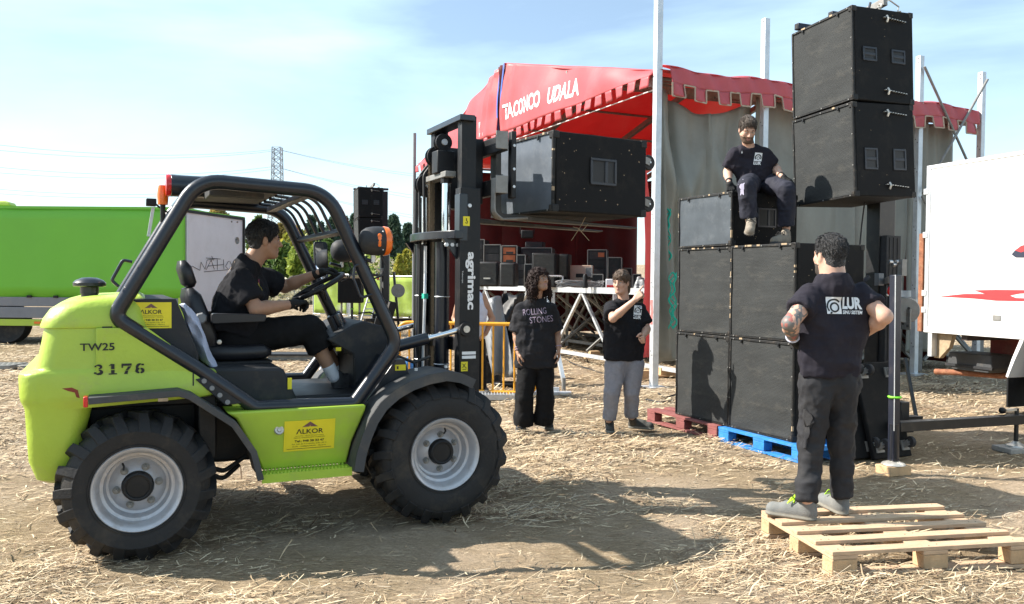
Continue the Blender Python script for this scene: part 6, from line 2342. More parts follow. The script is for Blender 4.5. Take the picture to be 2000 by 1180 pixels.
def cushion(name, secs, parent=None, m='seat'):
    """rounded pad from sections (centre x, z, half thickness, half width) along its length"""
    mb = MB()
    loops = []
    for i, (x, z, th, hw, dx, dz) in enumerate(secs):
        l = []
        for k in range(20):
            a = 2 * PI * k / 20
            cx, cy = math.cos(a), math.sin(a)
            u_ = math.copysign(abs(cx) ** 0.45, cx)
            w_ = math.copysign(abs(cy) ** 0.45, cy)
            l.append((x + dx * u_ * th, SY + w_ * hw, z + dz * u_ * th))
        loops.append(l)
    mb.loft(loops)
    return mb.build(name, m, parent or fl, 0, 60)


cushion('seat_cushion', [(0.36, 1.06, 0.03, 0.22, 0, 1), (0.40, 1.065, 0.055, 0.25, 0, 1), (0.60, 1.06, 0.06, 0.26, 0, 1), (0.76, 1.065, 0.055, 0.25, 0, 1), (0.81, 1.06, 0.025, 0.22, 0, 1)])
cushion('seat_back', [(0.44, 1.08, 0.04, 0.22, 1, 0.2), (0.41, 1.16, 0.075, 0.25, 1, 0.2), (0.37, 1.30, 0.065, 0.25, 1, 0.2), (0.335, 1.42, 0.055, 0.23, 1, 0.2), (0.315, 1.47, 0.025, 0.2, 1, 0.2)])
cushion('headrest', [(0.335, 1.475, 0.02, 0.12, 1, 0.2), (0.325, 1.50, 0.042, 0.15, 1, 0.2), (0.295, 1.60, 0.042, 0.15, 1, 0.2), (0.28, 1.645, 0.02, 0.12, 1, 0.2)])
for y in (SY - 0.08, SY + 0.08):
    MB().cyl((0.33, y, 1.42), (0.32, y, 1.52), 0.01, n=8).build('headrest_rod', 'ink', fl)
MB().bp((0.40, SY - 0.31, 1.0), (0.80, SY + 0.31, 1.012)).build('seat_rail', 'black', fl)
ar = [FL(412, 612, SY - 0.32), FL(520, 614, SY - 0.32), FL(516, 628, SY - 0.32), FL(412, 632, SY - 0.32)]
MB().prism(rounded(ar, 0.015, 3), lambda a, b, t: (a, t, b), SY - 0.36, SY - 0.28).build('armrest', 'seat', fl, 0.01)
x0, z0 = FL(393, 622, SY - 0.33)
MB().lathe([(0.0, 0.03), (0.028, 0.03), (0.036, 0.02), (0.036, 0.0)], (x0, SY - 0.30, z0), (0, -1, 0), 7).build('recline_knob', 'sheet', fl)
x0, z0 = FL(428, 668, SY - 0.3)
MB().lathe([(0.0, 0.02), (0.014, 0.018), (0.016, 0.0)], (x0, SY - 0.30, z0), (0, -1, 0), 10).build('belt_buckle', 'zinc', fl)

# dashboard
dash = [FL(a, b, 0.62) for a, b in ((640, 664), (690, 692), (693, 792), (735, 775), (766, 705), (766, 642), (712, 627), (690, 634))]
MB().prism(dash, lambda a, b, t: (a, t, b), 0.62, 1.44).build('dashboard', 'plastic', fl, 0.012)
xs_, zs_ = FL(692, 700, 0.62)
MB().bp((xs_, 0.614, zs_ - 0.26), (xs_ + 0.006, 0.621, zs_)).build('panel_seam', 'ink', fl)
xs_, zs_ = FL(660, 682, 0.62)
MB().bp((xs_ - 0.015, 0.612, zs_ - 0.012), (xs_ + 0.02, 0.619, zs_ + 0.012)).build('warning_label', 'yellow', fl)
xs_, zs_ = FL(642, 672, 0.70)
MB().bp((xs_ - 0.012, 0.68, zs_ - 0.02), (xs_ - 0.008, 0.72, zs_ + 0.02)).build('warning_label', 'yellow', fl)
MB().tube([(1.42, 0.80, 1.30), (1.48, 0.74, 1.31), (1.55, 0.70, 1.275)], 0.006, 6).build('cable', 'ink', fl)
c0, c1 = Vector((1.37, SY, 1.10)), Vector((1.175, SY, 1.455))
MB().cyl(c0, c0.lerp(c1, 0.55), 0.055, 0.05, n=14).build('column_shroud', 'frame', fl, 0.006)
MB().cyl(c0.lerp(c1, 0.5), c1, 0.028, n=12).build('steering_column', 'black', fl)
MB().cyl(c0 + Vector((-0.05, -0.12, -0.06)), c0.lerp(c1, 0.5) + Vector((-0.06, -0.10, 0)), 0.02, n=8).build('tilt_strut', 'black', fl)
MB().tube([c0 + Vector((-0.02, -0.10, -0.02)), c0 + Vector((-0.07, -0.12, 0.12)), c0 + Vector((-0.10, -0.12, 0.2))], 0.008, 6).build('lever', 'chrome', fl)
ca = (c1 - c0).normalized()
xa = Vector((0, 1, 0))
ya = ca.cross(xa).normalized()
ring = [c1 + ca * 0.03 + (xa * math.cos(t) + ya * math.sin(t)) * 0.185 for t in np.linspace(0, 2 * PI, 33)[:-1]]
sw = MB().tube(ring, 0.0165, 10, True).build('steering_wheel', 'black', fl)
for t in (0.5, 2.6, 4.7):
    MB().tube([c1 + ca * 0.005, c1 + ca * 0.025 + (xa * math.cos(t) + ya * math.sin(t)) * 0.18], [0.016, 0.011], 8).build('spoke', 'black', sw)
MB().lathe([(0.045, 0.0), (0.05, 0.02), (0.035, 0.045), (0.0, 0.05)], c1 - ca * 0.01, ca, 18).build('hub', 'black', sw)
x0, z0 = FL(600, 592, 0.74)
MB().tube([(1.20, SY - 0.05, 1.40), (1.16, SY - 0.16, 1.45), (1.13, SY - 0.22, 1.46)], 0.007, 6).build('shift_lever', 'black', fl)
# front bulkhead
MB().prism([(1.30, 0.76), (1.50, 1.03), (1.56, 1.03), (1.64, 0.80), (1.60, 0.70), (1.30, 0.70)], lambda a, b, t: (a, t, b), 0.20, 1.52).build('bulkhead', 'frame', fl, 0.006)
x0, z0 = FL(782, 718, 0.195)
MB().bp((x0 - 0.035, 0.192, z0 - 0.018), (x0 + 0.035, 0.199, z0 + 0.018)).build('warning_label', 'yellow', fl)
MB().bp((x0 - 0.024, 0.190, z0 - 0.010), (x0 - 0.014, 0.1925, z0 + 0.010)).build('label_mark', 'ink', fl)

# head lamps on the front posts
for y, px, py in ((YN - 0.03, 738, 471), (YF + 0.03, 675, 490)):
    x0, z0 = FL(px, py, y)
    mb = MB()
    prof = [(0.0, -0.115), (0.035, -0.112), (0.062, -0.098), (0.080, -0.070), (0.087, -0.035), (0.088, 0.0), (0.086, 0.03)]
    mb.lathe([(r * 1.02, h) for r, h in prof], (x0, y, z0), (1, 0, 0.02), 26)
    hl = mb.build('head_lamp', 'plastic', fl, 0, 60)
    MB().lathe([(0.089, 0.030), (0.091, 0.036), (0.086, 0.062), (0.07, 0.075), (0.0, 0.08)], (x0, y, z0), (1, 0, 0.02), 26).build('amber_lens', 'orange', hl)
    s = -1 if y < VC else 1
    MB().ball((x0 - 0.012, y + s * 0.078, z0 + 0.002), (0.024, 0.012, 0.042), 14).build('indicator', 'orange', hl)
    for dz in (-0.055, 0.055):
        MB().ball((x0 + 0.012, y + s * 0.072, z0 + dz), 0.005, 8).build('screw', 'galv', hl)
    MB().cyl((x0 - 0.03, y, z0 - 0.13), (x0 - 0.03, y, z0 - 0.07), 0.015, n=10).build('lamp_pin', 'zinc', hl)
    MB().tube([(x0 - 0.03, y, z0 - 0.125), (x0 - 0.09, y - s * 0.02, z0 - 0.11), (x0 - 0.13, y - s * 0.03, z0 - 0.10)], 0.012, 8).build('lamp_arm', 'frame', hl)
    MB().tube([(x0 + 0.02, y, z0 - 0.09), (x0 + 0.05, y, z0 - 0.15), (x0 + 0.03, y, z0 - 0.21), (x0 - 0.04, y - s * .03, z0 - 0.24)], 0.006, 6).build('lamp_cable', 'ink', hl)
# mirror on the far side
x0, z0 = FL(627, 510, YF + 0.12)
mr = MB()
mr.prism(rounded([(-0.06, -0.155), (0.055, -0.155), (0.065, 0.155), (-0.05, 0.155)], 0.03, 4), lambda a, b, t: (x0 + a, YF + 0.12 + a * 0.25 + b * 0.28 + t, z0 + b), 0.0, 0.03)
mo = mr.build('mirror', 'black', fl, 0.004)
mr = MB()
mr.prism(rounded([(-0.05, -0.142), (0.046, -0.142), (0.055, 0.142), (-0.042, 0.142)], 0.025, 4), lambda a, b, t: (x0 + a, YF + 0.12 + a * 0.25 + b * 0.28 + t, z0 + b), -0.004, 0.001)
mr.build('mirror_glass', 'mirror', mo)
MB().tube([(x0 + 0.06, YF + 0.13, z0 - 0.05), (x0 + 0.14, YF + 0.08, z0 - 0.10), (x0 + 0.18, YF, z0 - 0.12)], 0.009, 6).build('mirror_arm', 'black', mo)

# mast
MX = 2.07
for y0, y1, s in ((0.36, 0.45, 1), (1.09, 1.18, -1)):
    mb = MB()
    mb.bp((MX - 0.075, y0 if s > 0 else y1 - 0.02, 0.30), (MX + 0.075, y0 + 0.02 if s > 0 else y1, 2.16))
    for dx in (-0.075, 0.055):
        mb.bp((MX + dx, y0 + 0.021 if s > 0 else y0, 0.30), (MX + dx + 0.02, y1 if s > 0 else y1 - 0.021, 2.16))
    mb.build('outer_rail', 'black', fl, 0.004)
    yi0, yi1 = (y0 + 0.045, y1 + 0.03) if s > 0 else (y0 - 0.15, y1 - 0.165)
    mb = MB()
    mb.bp((MX - 0.05, yi0 if s > 0 else yi1 - 0.02, 1.2), (MX + 0.06, yi0 + 0.02 if s > 0 else yi1, 2.655))
    for dx in (-0.05, 0.042):
        mb.bp((MX + dx, yi0 + 0.021 if s > 0 else yi0, 1.2), (MX + dx + 0.018, yi1 if s > 0 else yi1 - 0.021, 2.655))
    mb.build('inner_rail', 'black', fl, 0.004)
    MB().bp((MX - 0.08, y0 - 0.004, 1.80), (MX - 0.02, y1, 2.12)).build('rail_plate', 'frame', fl, 0.004)
MB().bp((MX - 0.075, 0.37, 2.615), (MX + 0.035, 1.04, 2.655)).build('top_crossbar', 'frame', fl, 0.004)
# bowed crossbar of the outer stage
mb = MB()
cb = []
for k in range(15):
    t = k / 14
    y = 0.34 + 0.90 * t
    bow = 0.11 * math.sin(PI * t) ** 0.8 + 0.02
    cb.append([(MX - 0.06, y, 1.815), (MX - 0.10 - bow, y, 1.815), (MX - 0.10 - bow, y, 1.87), (MX - 0.06, y, 1.87)])
mb.loft(cb)
mb.build('stage_crossbar', 'frame', fl, 0.004)
for y in (0.42, 1.20):
    MB().prism([(MX - 0.18, 1.815), (MX - 0.06, 1.815), (MX - 0.06, 1.66)], lambda a, b, t: (a, t, b), y - 0.015, y + 0.015).build('gusset', 'frame', fl)
for k in range(3):
    MB().cyl((MX - 0.155 + 0.04 * k, 0.395, 1.775), (MX - 0.155 + 0.04 * k, 0.415, 1.775), 0.014, n=6).build('bolt_head', 'galv', fl)
for z in (0.42, 1.05):
    MB().bp((MX - 0.06, 0.45, z), (MX - 0.02, 1.15, z + 0.09)).build('lower_crossbar', 'black', fl, 0.004)
# lift cylinders, rods, chains, hoses
for y in (0.60, 1.02):
    MB().cyl((MX - 0.11, y, 0.40), (MX - 0.11, y, 1.80), 0.050, n=18).build('lift_cylinder', 'frame', fl)
    MB().tube([(MX - 0.11 + 0.052 * math.cos(t), y + 0.052 * math.sin(t), 1.42) for t in np.linspace(0, 2 * PI, 18)[:-1]], 0.004, 5, True).build('clamp', 'galv', fl)
    MB().tube([(MX - 0.11 + 0.052 * math.cos(t), y + 0.052 * math.sin(t), 0.95) for t in np.linspace(0, 2 * PI, 18)[:-1]], 0.004, 5, True).build('clamp', 'galv', fl)
    MB().cyl((MX - 0.085, y, 1.80), (MX - 0.085, y, 2.23), 0.030, n=14).build('piston_rod', 'chrome', fl)
    MB().cyl((MX - 0.085, y, 2.21), (MX - 0.085, y, 2.26), 0.042, n=8).build('rod_head', 'black', fl)
MB().bp((MX - 0.13, 0.50, 2.245), (MX - 0.05, 1.08, 2.285)).build('rod_bridge', 'galvd', fl, 0.004)


def roller_chain(x, y, z0, z1, w_=0.02):
    mb = MB()
    z = z0
    k = 0
    while z < z1:
        for s in (-1, 1):
            off = s * (w_ * (0.5 if k % 2 else 0.32))
            mb.box((x, y + off, z), (0.020, 0.003, 0.030))
        mb.cyl((x, y - w_ * 0.55, z + 0.011), (x, y + w_ * 0.55, z + 0.011), 0.005, n=5)
        z += 0.022
        k += 1
    return mb.build('chain', 'chain', fl)


for x, y, z0, z1 in ((MX - 0.02, 0.52, 0.6, 2.0), (MX - 0.055, 0.70, 1.2, 2.40), (MX - 0.12, 0.83, 1.88, 2.42), (MX - 0.06, 0.94, 0.8, 2.33)):
    roller_chain(x, y, z0, z1, 0.03)
for y, z, r in ((0.99, 2.235, 0.085), (0.80, 2.42, 0.072), (0.66, 2.50, 0.060)):
    MB().lathe([(0.02, -0.03), (r, -0.03), (r * 1.02, -0.022), (r * 0.86, -0.016), (r * 0.86, 0.016), (r * 1.02, 0.022), (r, 0.03), (0.02, 0.03)], (MX - 0.09, y, z), (0, 1, 0), 24).build('pulley', 'black', fl)
    MB().cyl((MX - 0.09, y - 0.045, z), (MX - 0.09, y + 0.045, z), 0.022, n=12).build('pulley_pin', 'galv', fl)
MB().prism([(MX - 0.04, 2.26), (MX - 0.04, 2.56), (MX - 0.02, 2.58), (MX + 0.05, 2.58), (MX + 0.03, 2.26)], lambda a, b, t: (a, t, b), 0.90, 0.94).build('hose_guide_plate', 'black', fl, 0.004)
MB().bp((MX - 0.15, 0.60, 2.28), (MX - 0.02, 0.72, 2.44)).build('pulley_block', 'black', fl, 0.008)
for k, (y, r) in enumerate(((0.88, 0.011), (0.98, 0.011))):
    MB().tube(rounded([(MX - 0.15, y, 0.55), (MX - 0.14, y, 1.70), (MX - 0.14, y + 0.03, 2.30), (MX - 0.05, y + 0.02, 2.42), (MX + 0.02, y, 2.2)], 0.08, 5, False), r, 8).build('hose', 'ink', fl)
MB().tube(rounded([(MX - 0.17, 0.70, 0.62), (MX - 0.19, 0.74, 0.55), (MX - 0.19, 0.79, 0.62), (MX - 0.17, 0.79, 1.38), (MX - 0.15, 0.84, 1.58), (MX - 0.15, 0.84, 1.78)], 0.03, 4, False), 0.011, 8).build('steel_pipe', 'galv', fl)
MB().tube(rounded([(MX - 0.13, 1.10, 0.5), (MX - 0.13, 1.11, 1.5), (MX - 0.13, 1.10, 2.22), (MX - 0.09, 1.02, 2.33)], 0.08, 5, False), 0.016, 8).build('hose', 'ink', fl)
MB().box((MX - 0.165, 0.80, 1.42), (0.03, 0.05, 0.035)).build('pipe_clip', 'rope', fl)
# tilt cylinders
for y in (0.40, 1.20):
    a, b = Vector((1.52, y, 1.085)), Vector((MX - 0.03, y, 1.205))
    MB().cyl(a, a.lerp(b, 0.50), 0.040, n=16).build('tilt_cylinder', 'frame', fl)
    MB().cyl(a.lerp(b, 0.46), b, 0.021, n=12).build('piston_rod', 'chrome', fl)
    yy_ = y - 0.06 if y < 1 else y + 0.02
    MB().cyl((b.x, yy_, b.z), (b.x, yy_ + 0.05, b.z), 0.048, n=18).build('rod_eye', 'black', fl, 0.004)
    MB().cyl((b.x, yy_ - 0.006, b.z), (b.x, yy_, b.z), 0.024, n=14).build('eye_pin', 'zinc', fl)
    MB().tube([(1.55, y - 0.03, 1.04), (1.68, y - 0.03, 0.99), (1.80, y, 1.02)], 0.011, 7).build('hose', 'ink', fl)
# maker's name down the near rail, and labels
nx0, nz0 = FL(905, 492, 0.36)
nx1, nz1 = FL(905, 605, 0.36)
e = MB()
hgt = 0.076
letters(e, 'agrimac', lambda x, y: (MX - 0.035 + y * 0.98, 0.3575, nz0 - x), nz0 - nz1, hgt, 0.035)
e.build('lettering', 'white', fl, fix=False)
e = MB()
letters(e, 'Telescopic', lambda x, y: (MX - 0.062 + y, 0.3575, 1.60 - x), 0.085, 0.012, 0.0)
e.build('lettering', 'white', fl, fix=False)
for (px, py), mk in (((911, 432), 'hook'), ((907, 716), 'cross'), ((907, 744), 'cross')):
    x0, z0 = FL(px, py, 0.355)
    x0 = min(max(x0, MX - 0.045), MX + 0.045)
    lb = MB().bp((x0 - 0.024, 0.3545, z0 - 0.032), (x0 + 0.024, 0.359, z0 + 0.032)).build('warning_label', 'yellow', fl)
    if mk == 'cross':
        q = MB()
        q.bar((x0 - 0.014, 0.354, z0 - 0.008), (x0 + 0.008, 0.354, z0 + 0.02), 0.004, 0.0015, up=(0, 1, 0))
        q.bar((x0 + 0.008, 0.354, z0 - 0.008), (x0 - 0.014, 0.354, z0 + 0.02), 0.004, 0.0015, up=(0, 1, 0))
        q.bar((x0 + 0.012, 0.354, z0 - 0.018), (x0 + 0.012, 0.354, z0 - 0.002), 0.003, 0.0015, up=(0, 1, 0))
        q.bar((x0 - 0.014, 0.354, z0 - 0.020), (x0 + 0.012, 0.354, z0 - 0.020), 0.003, 0.0015, up=(0, 1, 0))
    else:
        q = MB().tube([(x0, 0.353, z0 + 0.02), (x0, 0.353, z0 + 0.004), (x0 + 0.009, 0.353, z0 - 0.004), (x0 + 0.004, 0.353, z0 - 0.015), (x0 - 0.008, 0.353, z0 - 0.010)], 0.0024, 5)
    q.build('label_mark', 'ink', lb)
x0, z0 = FL(906, 690, 0.355)
for k, dz in enumerate((0.0, -0.028)):
    MB().bp((MX - 0.055, 0.3545, z0 + dz - 0.010), (MX + 0.045, 0.359, z0 + dz + 0.010)).build('type_plate', 'white', fl)
MB().cyl((MX - 0.01, 0.345, 2.04), (MX - 0.01, 0.36, 2.04), 0.013, n=10).build('bolt_head', 'galv', fl)

# carriage and forks
CX = 2.27
for z0_, z1_ in ((2.42, 2.53), (2.13, 2.24)):
    MB().bp((CX, 0.30, z0_), (CX + 0.05, 1.42, z1_)).build('carriage_bar', 'black', fl, 0.005)
for y in (0.62, 1.08):
    MB().bp((CX - 0.10, y - 0.012, 2.08), (CX - 0.002, y + 0.012, 2.54)).build('carriage_plate', 'black', fl, 0.004)
for z in (2.49, 2.19):
    MB().bp((CX - 0.045, 0.288, z - 0.06), (CX + 0.045, 0.299, z + 0.06)).build('wear_plate', 'galvd', fl, 0.003)
for y in (0.33, 1.40):
    MB().bp((CX + 0.075, y - 0.03, 2.10), (CX + 0.115, y + 0.03, 2.56)).build('backrest_bar', 'black', fl, 0.008)
    for z in (2.18, 2.30, 2.46):
        MB().cyl((CX + 0.095, y - 0.036, z), (CX + 0.095, y - 0.028, z), 0.010, n=8).build('bolt_head', 'galv', fl)
for k, y in enumerate((0.56, 1.06)):
    f = MB()
    prof = rounded([(CX + 0.055, 2.54), (CX + 0.055, 1.975), (3.52, 1.945), (3.52, 1.955), (CX + 0.10, 2.012), (CX + 0.095, 2.54)], [0, 0.07, 0, 0, 0.03, 0], 5)
    f.prism(prof, lambda a, b, t: (a, t, b), y - 0.05, y + 0.05)
    f.build('fork', 'forkm', fl, 0.004)
for k in range(3):
    MB().tube(rounded([(CX - 0.02, 0.36 + 0.022 * k, 2.24), (CX - 0.03, 0.34 + 0.022 * k, 2.00), (CX + 0.04, 0.36 + 0.022 * k, 1.96), (CX + 0.30, 0.50 + 0.03 * k, 1.985)], 0.05, 4, False), 0.008, 6).build('hose', 'galvd', fl)

# towel over the seat side
tw_ = [FL(353, 592, 0.48), FL(366, 598, 0.48), FL(380, 620, 0.48), (0.30, 1.2), (0.36, 1.05), FL(412, 712, 0.48), FL(424, 718, 0.48)]
pp = [FL(a, b, 0.48) for a, b in ((356, 594), (364, 606), (374, 626), (384, 650), (394, 676), (402, 700), (418, 716))]
wr = [0.016, 0.03, 0.04, 0.045, 0.045, 0.04, 0.02]
mb = MB()
loops = []
for i in range(25):
    t = i / 24 * 6
    k = min(int(t), 5)
    f_ = t - k
    cx = pp[k][0] * (1 - f_) + pp[k + 1][0] * f_
    cz = pp[k][1] * (1 - f_) + pp[k + 1][1] * f_
    w_ = wr[k] * (1 - f_) + wr[k + 1] * f_
    l = []
    for j in range(16):
        a = 2 * PI * j / 16
        rr_ = 1 + 0.18 * math.sin(3 * a + i * 0.35) + 0.10 * math.sin(5 * a - i * 0.5)
        l.append((cx + w_ * 0.85 * rr_ * math.cos(a), 0.48 + 0.10 * math.sin(a) * rr_, cz + w_ * 0.3 * math.cos(a)))
    loops.append(l)
mb.loft(loops)
tob = mb.build('towel', 'towel', None, 0, 70)
tob.location = FO
tob.rotation_euler = (0, 0, FRZ)
tag(tob, 'pale blue towel hung beside the forklift seat', 'towel')

# speaker carried on the forks
bx = cabinet('small_speaker', 'low dusty fronted speaker carried high on the forks', 0.555, 'grille2', D=0.83, W=0.85, group='low speakers', handles='one', worn=4, wheels=True, name_seed=77)
bd = Vector((0.69, 0.42, 0)).normalized()
bxx = Vector((bd.y, -bd.x, 0))
o = Vector((0.275, 5.80, 0)) - bxx * 0.85
bx.location = (o.x, o.y, 2.018)
bx.rotation_euler = (0, 0, math.atan2(bxx.y, bxx.x))
p = at(1135, 446, 6.15)
ks = tag(MB().tube([p + Vector((-0.07, 0, -0.09)), p + Vector((0.0, 0, 0.02)), p + Vector((0.03, 0, 0.08))], 0.0022, 5).tube([p + Vector((0.06, 0, -0.09)), p + Vector((-0.02, 0, 0.0)), p + Vector((-0.06, 0, 0.01))], 0.0022, 5).tube([p + Vector((0.0, 0, -0.03)), p + Vector((0.05, 0, 0.03))], 0.0022, 5).build('straw_wisp', 'worn'),
         'wisp of straw caught under the raised forks', 'straw')


# ================================================================== PEOPLE
def skin(name, col):
    m = mat(name, col, 0.5, 0, 0.10, 14, 0.05, 160, 0, None, 0.4)
    b = m.node_tree.nodes['Principled BSDF']
    b.inputs['Subsurface Weight'].default_value = 0.12
    b.inputs['Subsurface Radius'].default_value = (0.012, 0.005, 0.003)
    M[name] = m


skin('skin fair', (0.55, 0.335, 0.245))
skin('skin tan', (0.40, 0.225, 0.145))
skin('skin olive', (0.38, 0.22, 0.145))
for nm, c, r in (('lips', (0.40, 0.20, 0.165), 0.5), ('beard brown', (0.12, 0.075, 0.05), 0.8), ('beard dark', (0.055, 0.04, 0.032), 0.8), ('tattoo grey', (0.16, 0.15, 0.14), 0.5), ('tattoo red', (0.33, 0.12, 0.10), 0.5), ('stubble', (0.34, 0.22, 0.17), 0.6),
                 ('eye white', (0.75, 0.73, 0.70), 0.2), ('iris', (0.05, 0.03, 0.02), 0.2), ('dark brow', (0.04, 0.028, 0.02), 0.9)):  # last one: plain dark brown of the brow hair, used on the lids too
    M[nm] = mat(nm, c, r, 0, 0.12, 60)
M['hair black'] = mat('black hair', (0.012, 0.010, 0.009), 0.45, 0, 0.5, 60, 0.7, 160, 0, None, 0.5, 0, (1, 1, 0.25))
M['hair dark'] = mat('dark curly hair', (0.022, 0.010, 0.008), 0.6, 0, 0.5, 60, 0.5, 160, 0, None, 0.25)
M['hair brown'] = mat('brown hair', (0.085, 0.050, 0.028), 0.5, 0, 0.5, 60, 0.7, 160, 0, None, 0.5, 0, (1, 1, 0.25))
M['hair grey'] = mat('dark hair with grey', (0.030, 0.029, 0.030), 0.5, 0, 0.5, 70, 0.8, 220, 0, ((0.16, 0.16, 0.16), 0.5, 90))
M['hair cropped'] = mat('brown hair greying', (0.075, 0.055, 0.042), 0.55, 0, 0.5, 60, 0.7, 200, 0, ((0.22, 0.2, 0.18), 0.45, 70))
M['tee black'] = mat('black cotton', (0.013, 0.013, 0.016), 0.9, 0, 0.25, 9, 0.25, 260, 0, None, 0.2)
M['tee navy'] = mat('washed black cotton', (0.022, 0.020, 0.028), 0.9, 0, 0.22, 6, 0.25, 260, 0, ((0.05, 0.045, 0.05), 0.3, 5), 0.2)
M['tee faded'] = mat('faded black cotton', (0.020, 0.020, 0.023), 0.9, 0, 0.3, 6, 0.25, 260, 0, ((0.07, 0.066, 0.065), 0.35, 4), 0.2)
M['vest'] = mat('white cotton vest', (0.55, 0.57, 0.68), 0.9, 0, 0.08, 12, 0.2, 260, 0, None, 0.2)
M['jog grey'] = mat('grey marl jersey', (0.25, 0.25, 0.28), 0.9, 0, 0.12, 30, 0.25, 260, 0, None, 0.2)
M['work trousers'] = mat('black work trousers', (0.024, 0.024, 0.027), 0.8, 0, 0.3, 7, 0.2, 240, 0, ((0.075, 0.07, 0.062), 0.35, 5), 0.3)
M['navy trousers'] = mat('navy work trousers', (0.020, 0.021, 0.033), 0.8, 0, 0.3, 7, 0.2, 240, 0, ((0.06, 0.06, 0.065), 0.3, 5), 0.3)
M['trousers black'] = mat('black jersey trousers', (0.009, 0.009, 0.010), 0.9, 0, 0.25, 7, 0.2, 240, 0, ((0.03, 0.028, 0.026), 0.3, 5), 0.2)
M['glove'] = mat('black work glove', (0.014, 0.014, 0.014), 0.75, 0, 0.3, 20, 0.3, 200, 0, ((0.06, 0.055, 0.045), 0.3, 18), 0.3)
M['shoe grey'] = mat('light grey suede shoe', (0.17, 0.175, 0.17), 0.85, 0, 0.15, 15, 0.2, 200, 0, ((0.30, 0.25, 0.18), 0.3, 12))
M['shoe dark'] = mat('dark dusty shoe', (0.035, 0.034, 0.034), 0.75, 0, 0.2, 15, 0.2, 120, 0, ((0.22, 0.18, 0.13), 0.5, 8))
M['boot'] = mat('dusty olive boot', (0.055, 0.055, 0.05), 0.8, 0, 0.2, 15, 0.2, 120, 0, ((0.20, 0.17, 0.13), 0.5, 8))
M['shoe tan'] = mat('tan walking shoe', (0.24, 0.205, 0.16), 0.85, 0, 0.25, 15, 0.2, 120, 0, ((0.10, 0.09, 0.09), 0.6, 22))
M['sole'] = mat('rubber sole', (0.20, 0.19, 0.16), 0.8, 0, 0.2, 20)
M['lace lime'] = mat('lime lace', (0.45, 0.78, 0.03), 0.7)
M['sock'] = mat('white sock', (0.70, 0.70, 0.72), 0.9, 0, 0.08, 30, 0.3, 220)
M['print lilac'] = mat('faded lilac print', (0.34, 0.27, 0.36), 0.8)
M['print pink'] = mat('pink print', (0.75, 0.12, 0.30), 0.7)
M['print yellow'] = mat('yellow print', (0.70, 0.62, 0.06), 0.7)
M['print teal'] = mat('teal print', (0.05, 0.45, 0.48), 0.7)
M['patch'] = mat('pale knee patch', (0.42, 0.40, 0.52), 0.8)


def lerp(a, b, t):
    return Vector(a) + (Vector(b) - Vector(a)) * t


def headframe(face, up=(0, 0, 1)):
    f = Vector(face).normalized()
    u = Vector(up)
    l = u.cross(f).normalized()
    u = f.cross(l).normalized()
    return f, l, u


def put_head(s, c, face, sc=0.95, nose=1.0, up=(0, 0, 1)):
    f, l, u = headframe(face, up)
    H = lambda a, b, z: Vector(c) + (f * a + l * b + u * z) * sc
    ax = (l, f, u)
    s.ell(H(-0.014, 0, 0.040), (0.076 * sc, 0.096 * sc, 0.088 * sc), ax, 0.0)
    s.ell(H(0.022, 0, -0.045), (0.060 * sc, 0.070 * sc, 0.082 * sc), ax, 0.03)
    for q in (-1, 1):
        s.cap(H(0.0, 0.050 * q, -0.050), H(0.055, 0.026 * q, -0.098), 0.020 * sc, 0.018 * sc, 0.03)
        s.ell(H(0.055, 0.040 * q, -0.022), (0.024 * sc, 0.026 * sc, 0.024 * sc), ax, 0.025)
        s.cap(H(0.080, 0.012 * q, 0.022), H(0.066, 0.045 * q, 0.022), 0.013 * sc, 0.012 * sc, 0.018)
    s.ell(H(0.072, 0, -0.100), (0.022 * sc, 0.018 * sc, 0.018 * sc), ax, 0.025)
    for q in (-1, 1):
        s.ell(H(0.098, 0.031 * q, 0.000), (0.019 * sc, 0.016 * sc, 0.012 * sc), ax, 0.012, 's')
    for q in (-1, 1):
        s.ell(H(0.073, 0.031 * q, 0.001), (0.016 * sc, 0.0145 * sc, 0.013 * sc), ax, 0.004)
    s.cap(H(0.088, 0, 0.012), H(0.108 * nose + 0.002, 0, -0.030), 0.009 * sc, 0.0125 * sc, 0.012)
    for q in (-1, 1):
        s.ell(H(0.094, 0.013 * q, -0.034), (0.010 * sc, 0.011 * sc, 0.008 * sc), ax, 0.008)
    for q in (-1, 1):
        s.cap(H(0.0905, 0, -0.060), H(0.076, 0.022 * q, -0.064), 0.0075 * sc, 0.005 * sc, 0.006)
        s.cap(H(0.0890, 0, -0.072), H(0.076, 0.020 * q, -0.068), 0.008 * sc, 0.005 * sc, 0.006)
    for q in (-1, 1):
        e = (f * 0.35 + l * q * 0.94).normalized()
        s.ell(H(-0.012, 0.078 * q, -0.008), (0.010 * sc, 0.019 * sc, 0.032 * sc), (l, f, u), 0.008)
        s.ell(H(-0.006, 0.090 * q, -0.006), (0.006 * sc, 0.010 * sc, 0.018 * sc), (l, f, u), 0.004, 's')
    return H, f, l, u


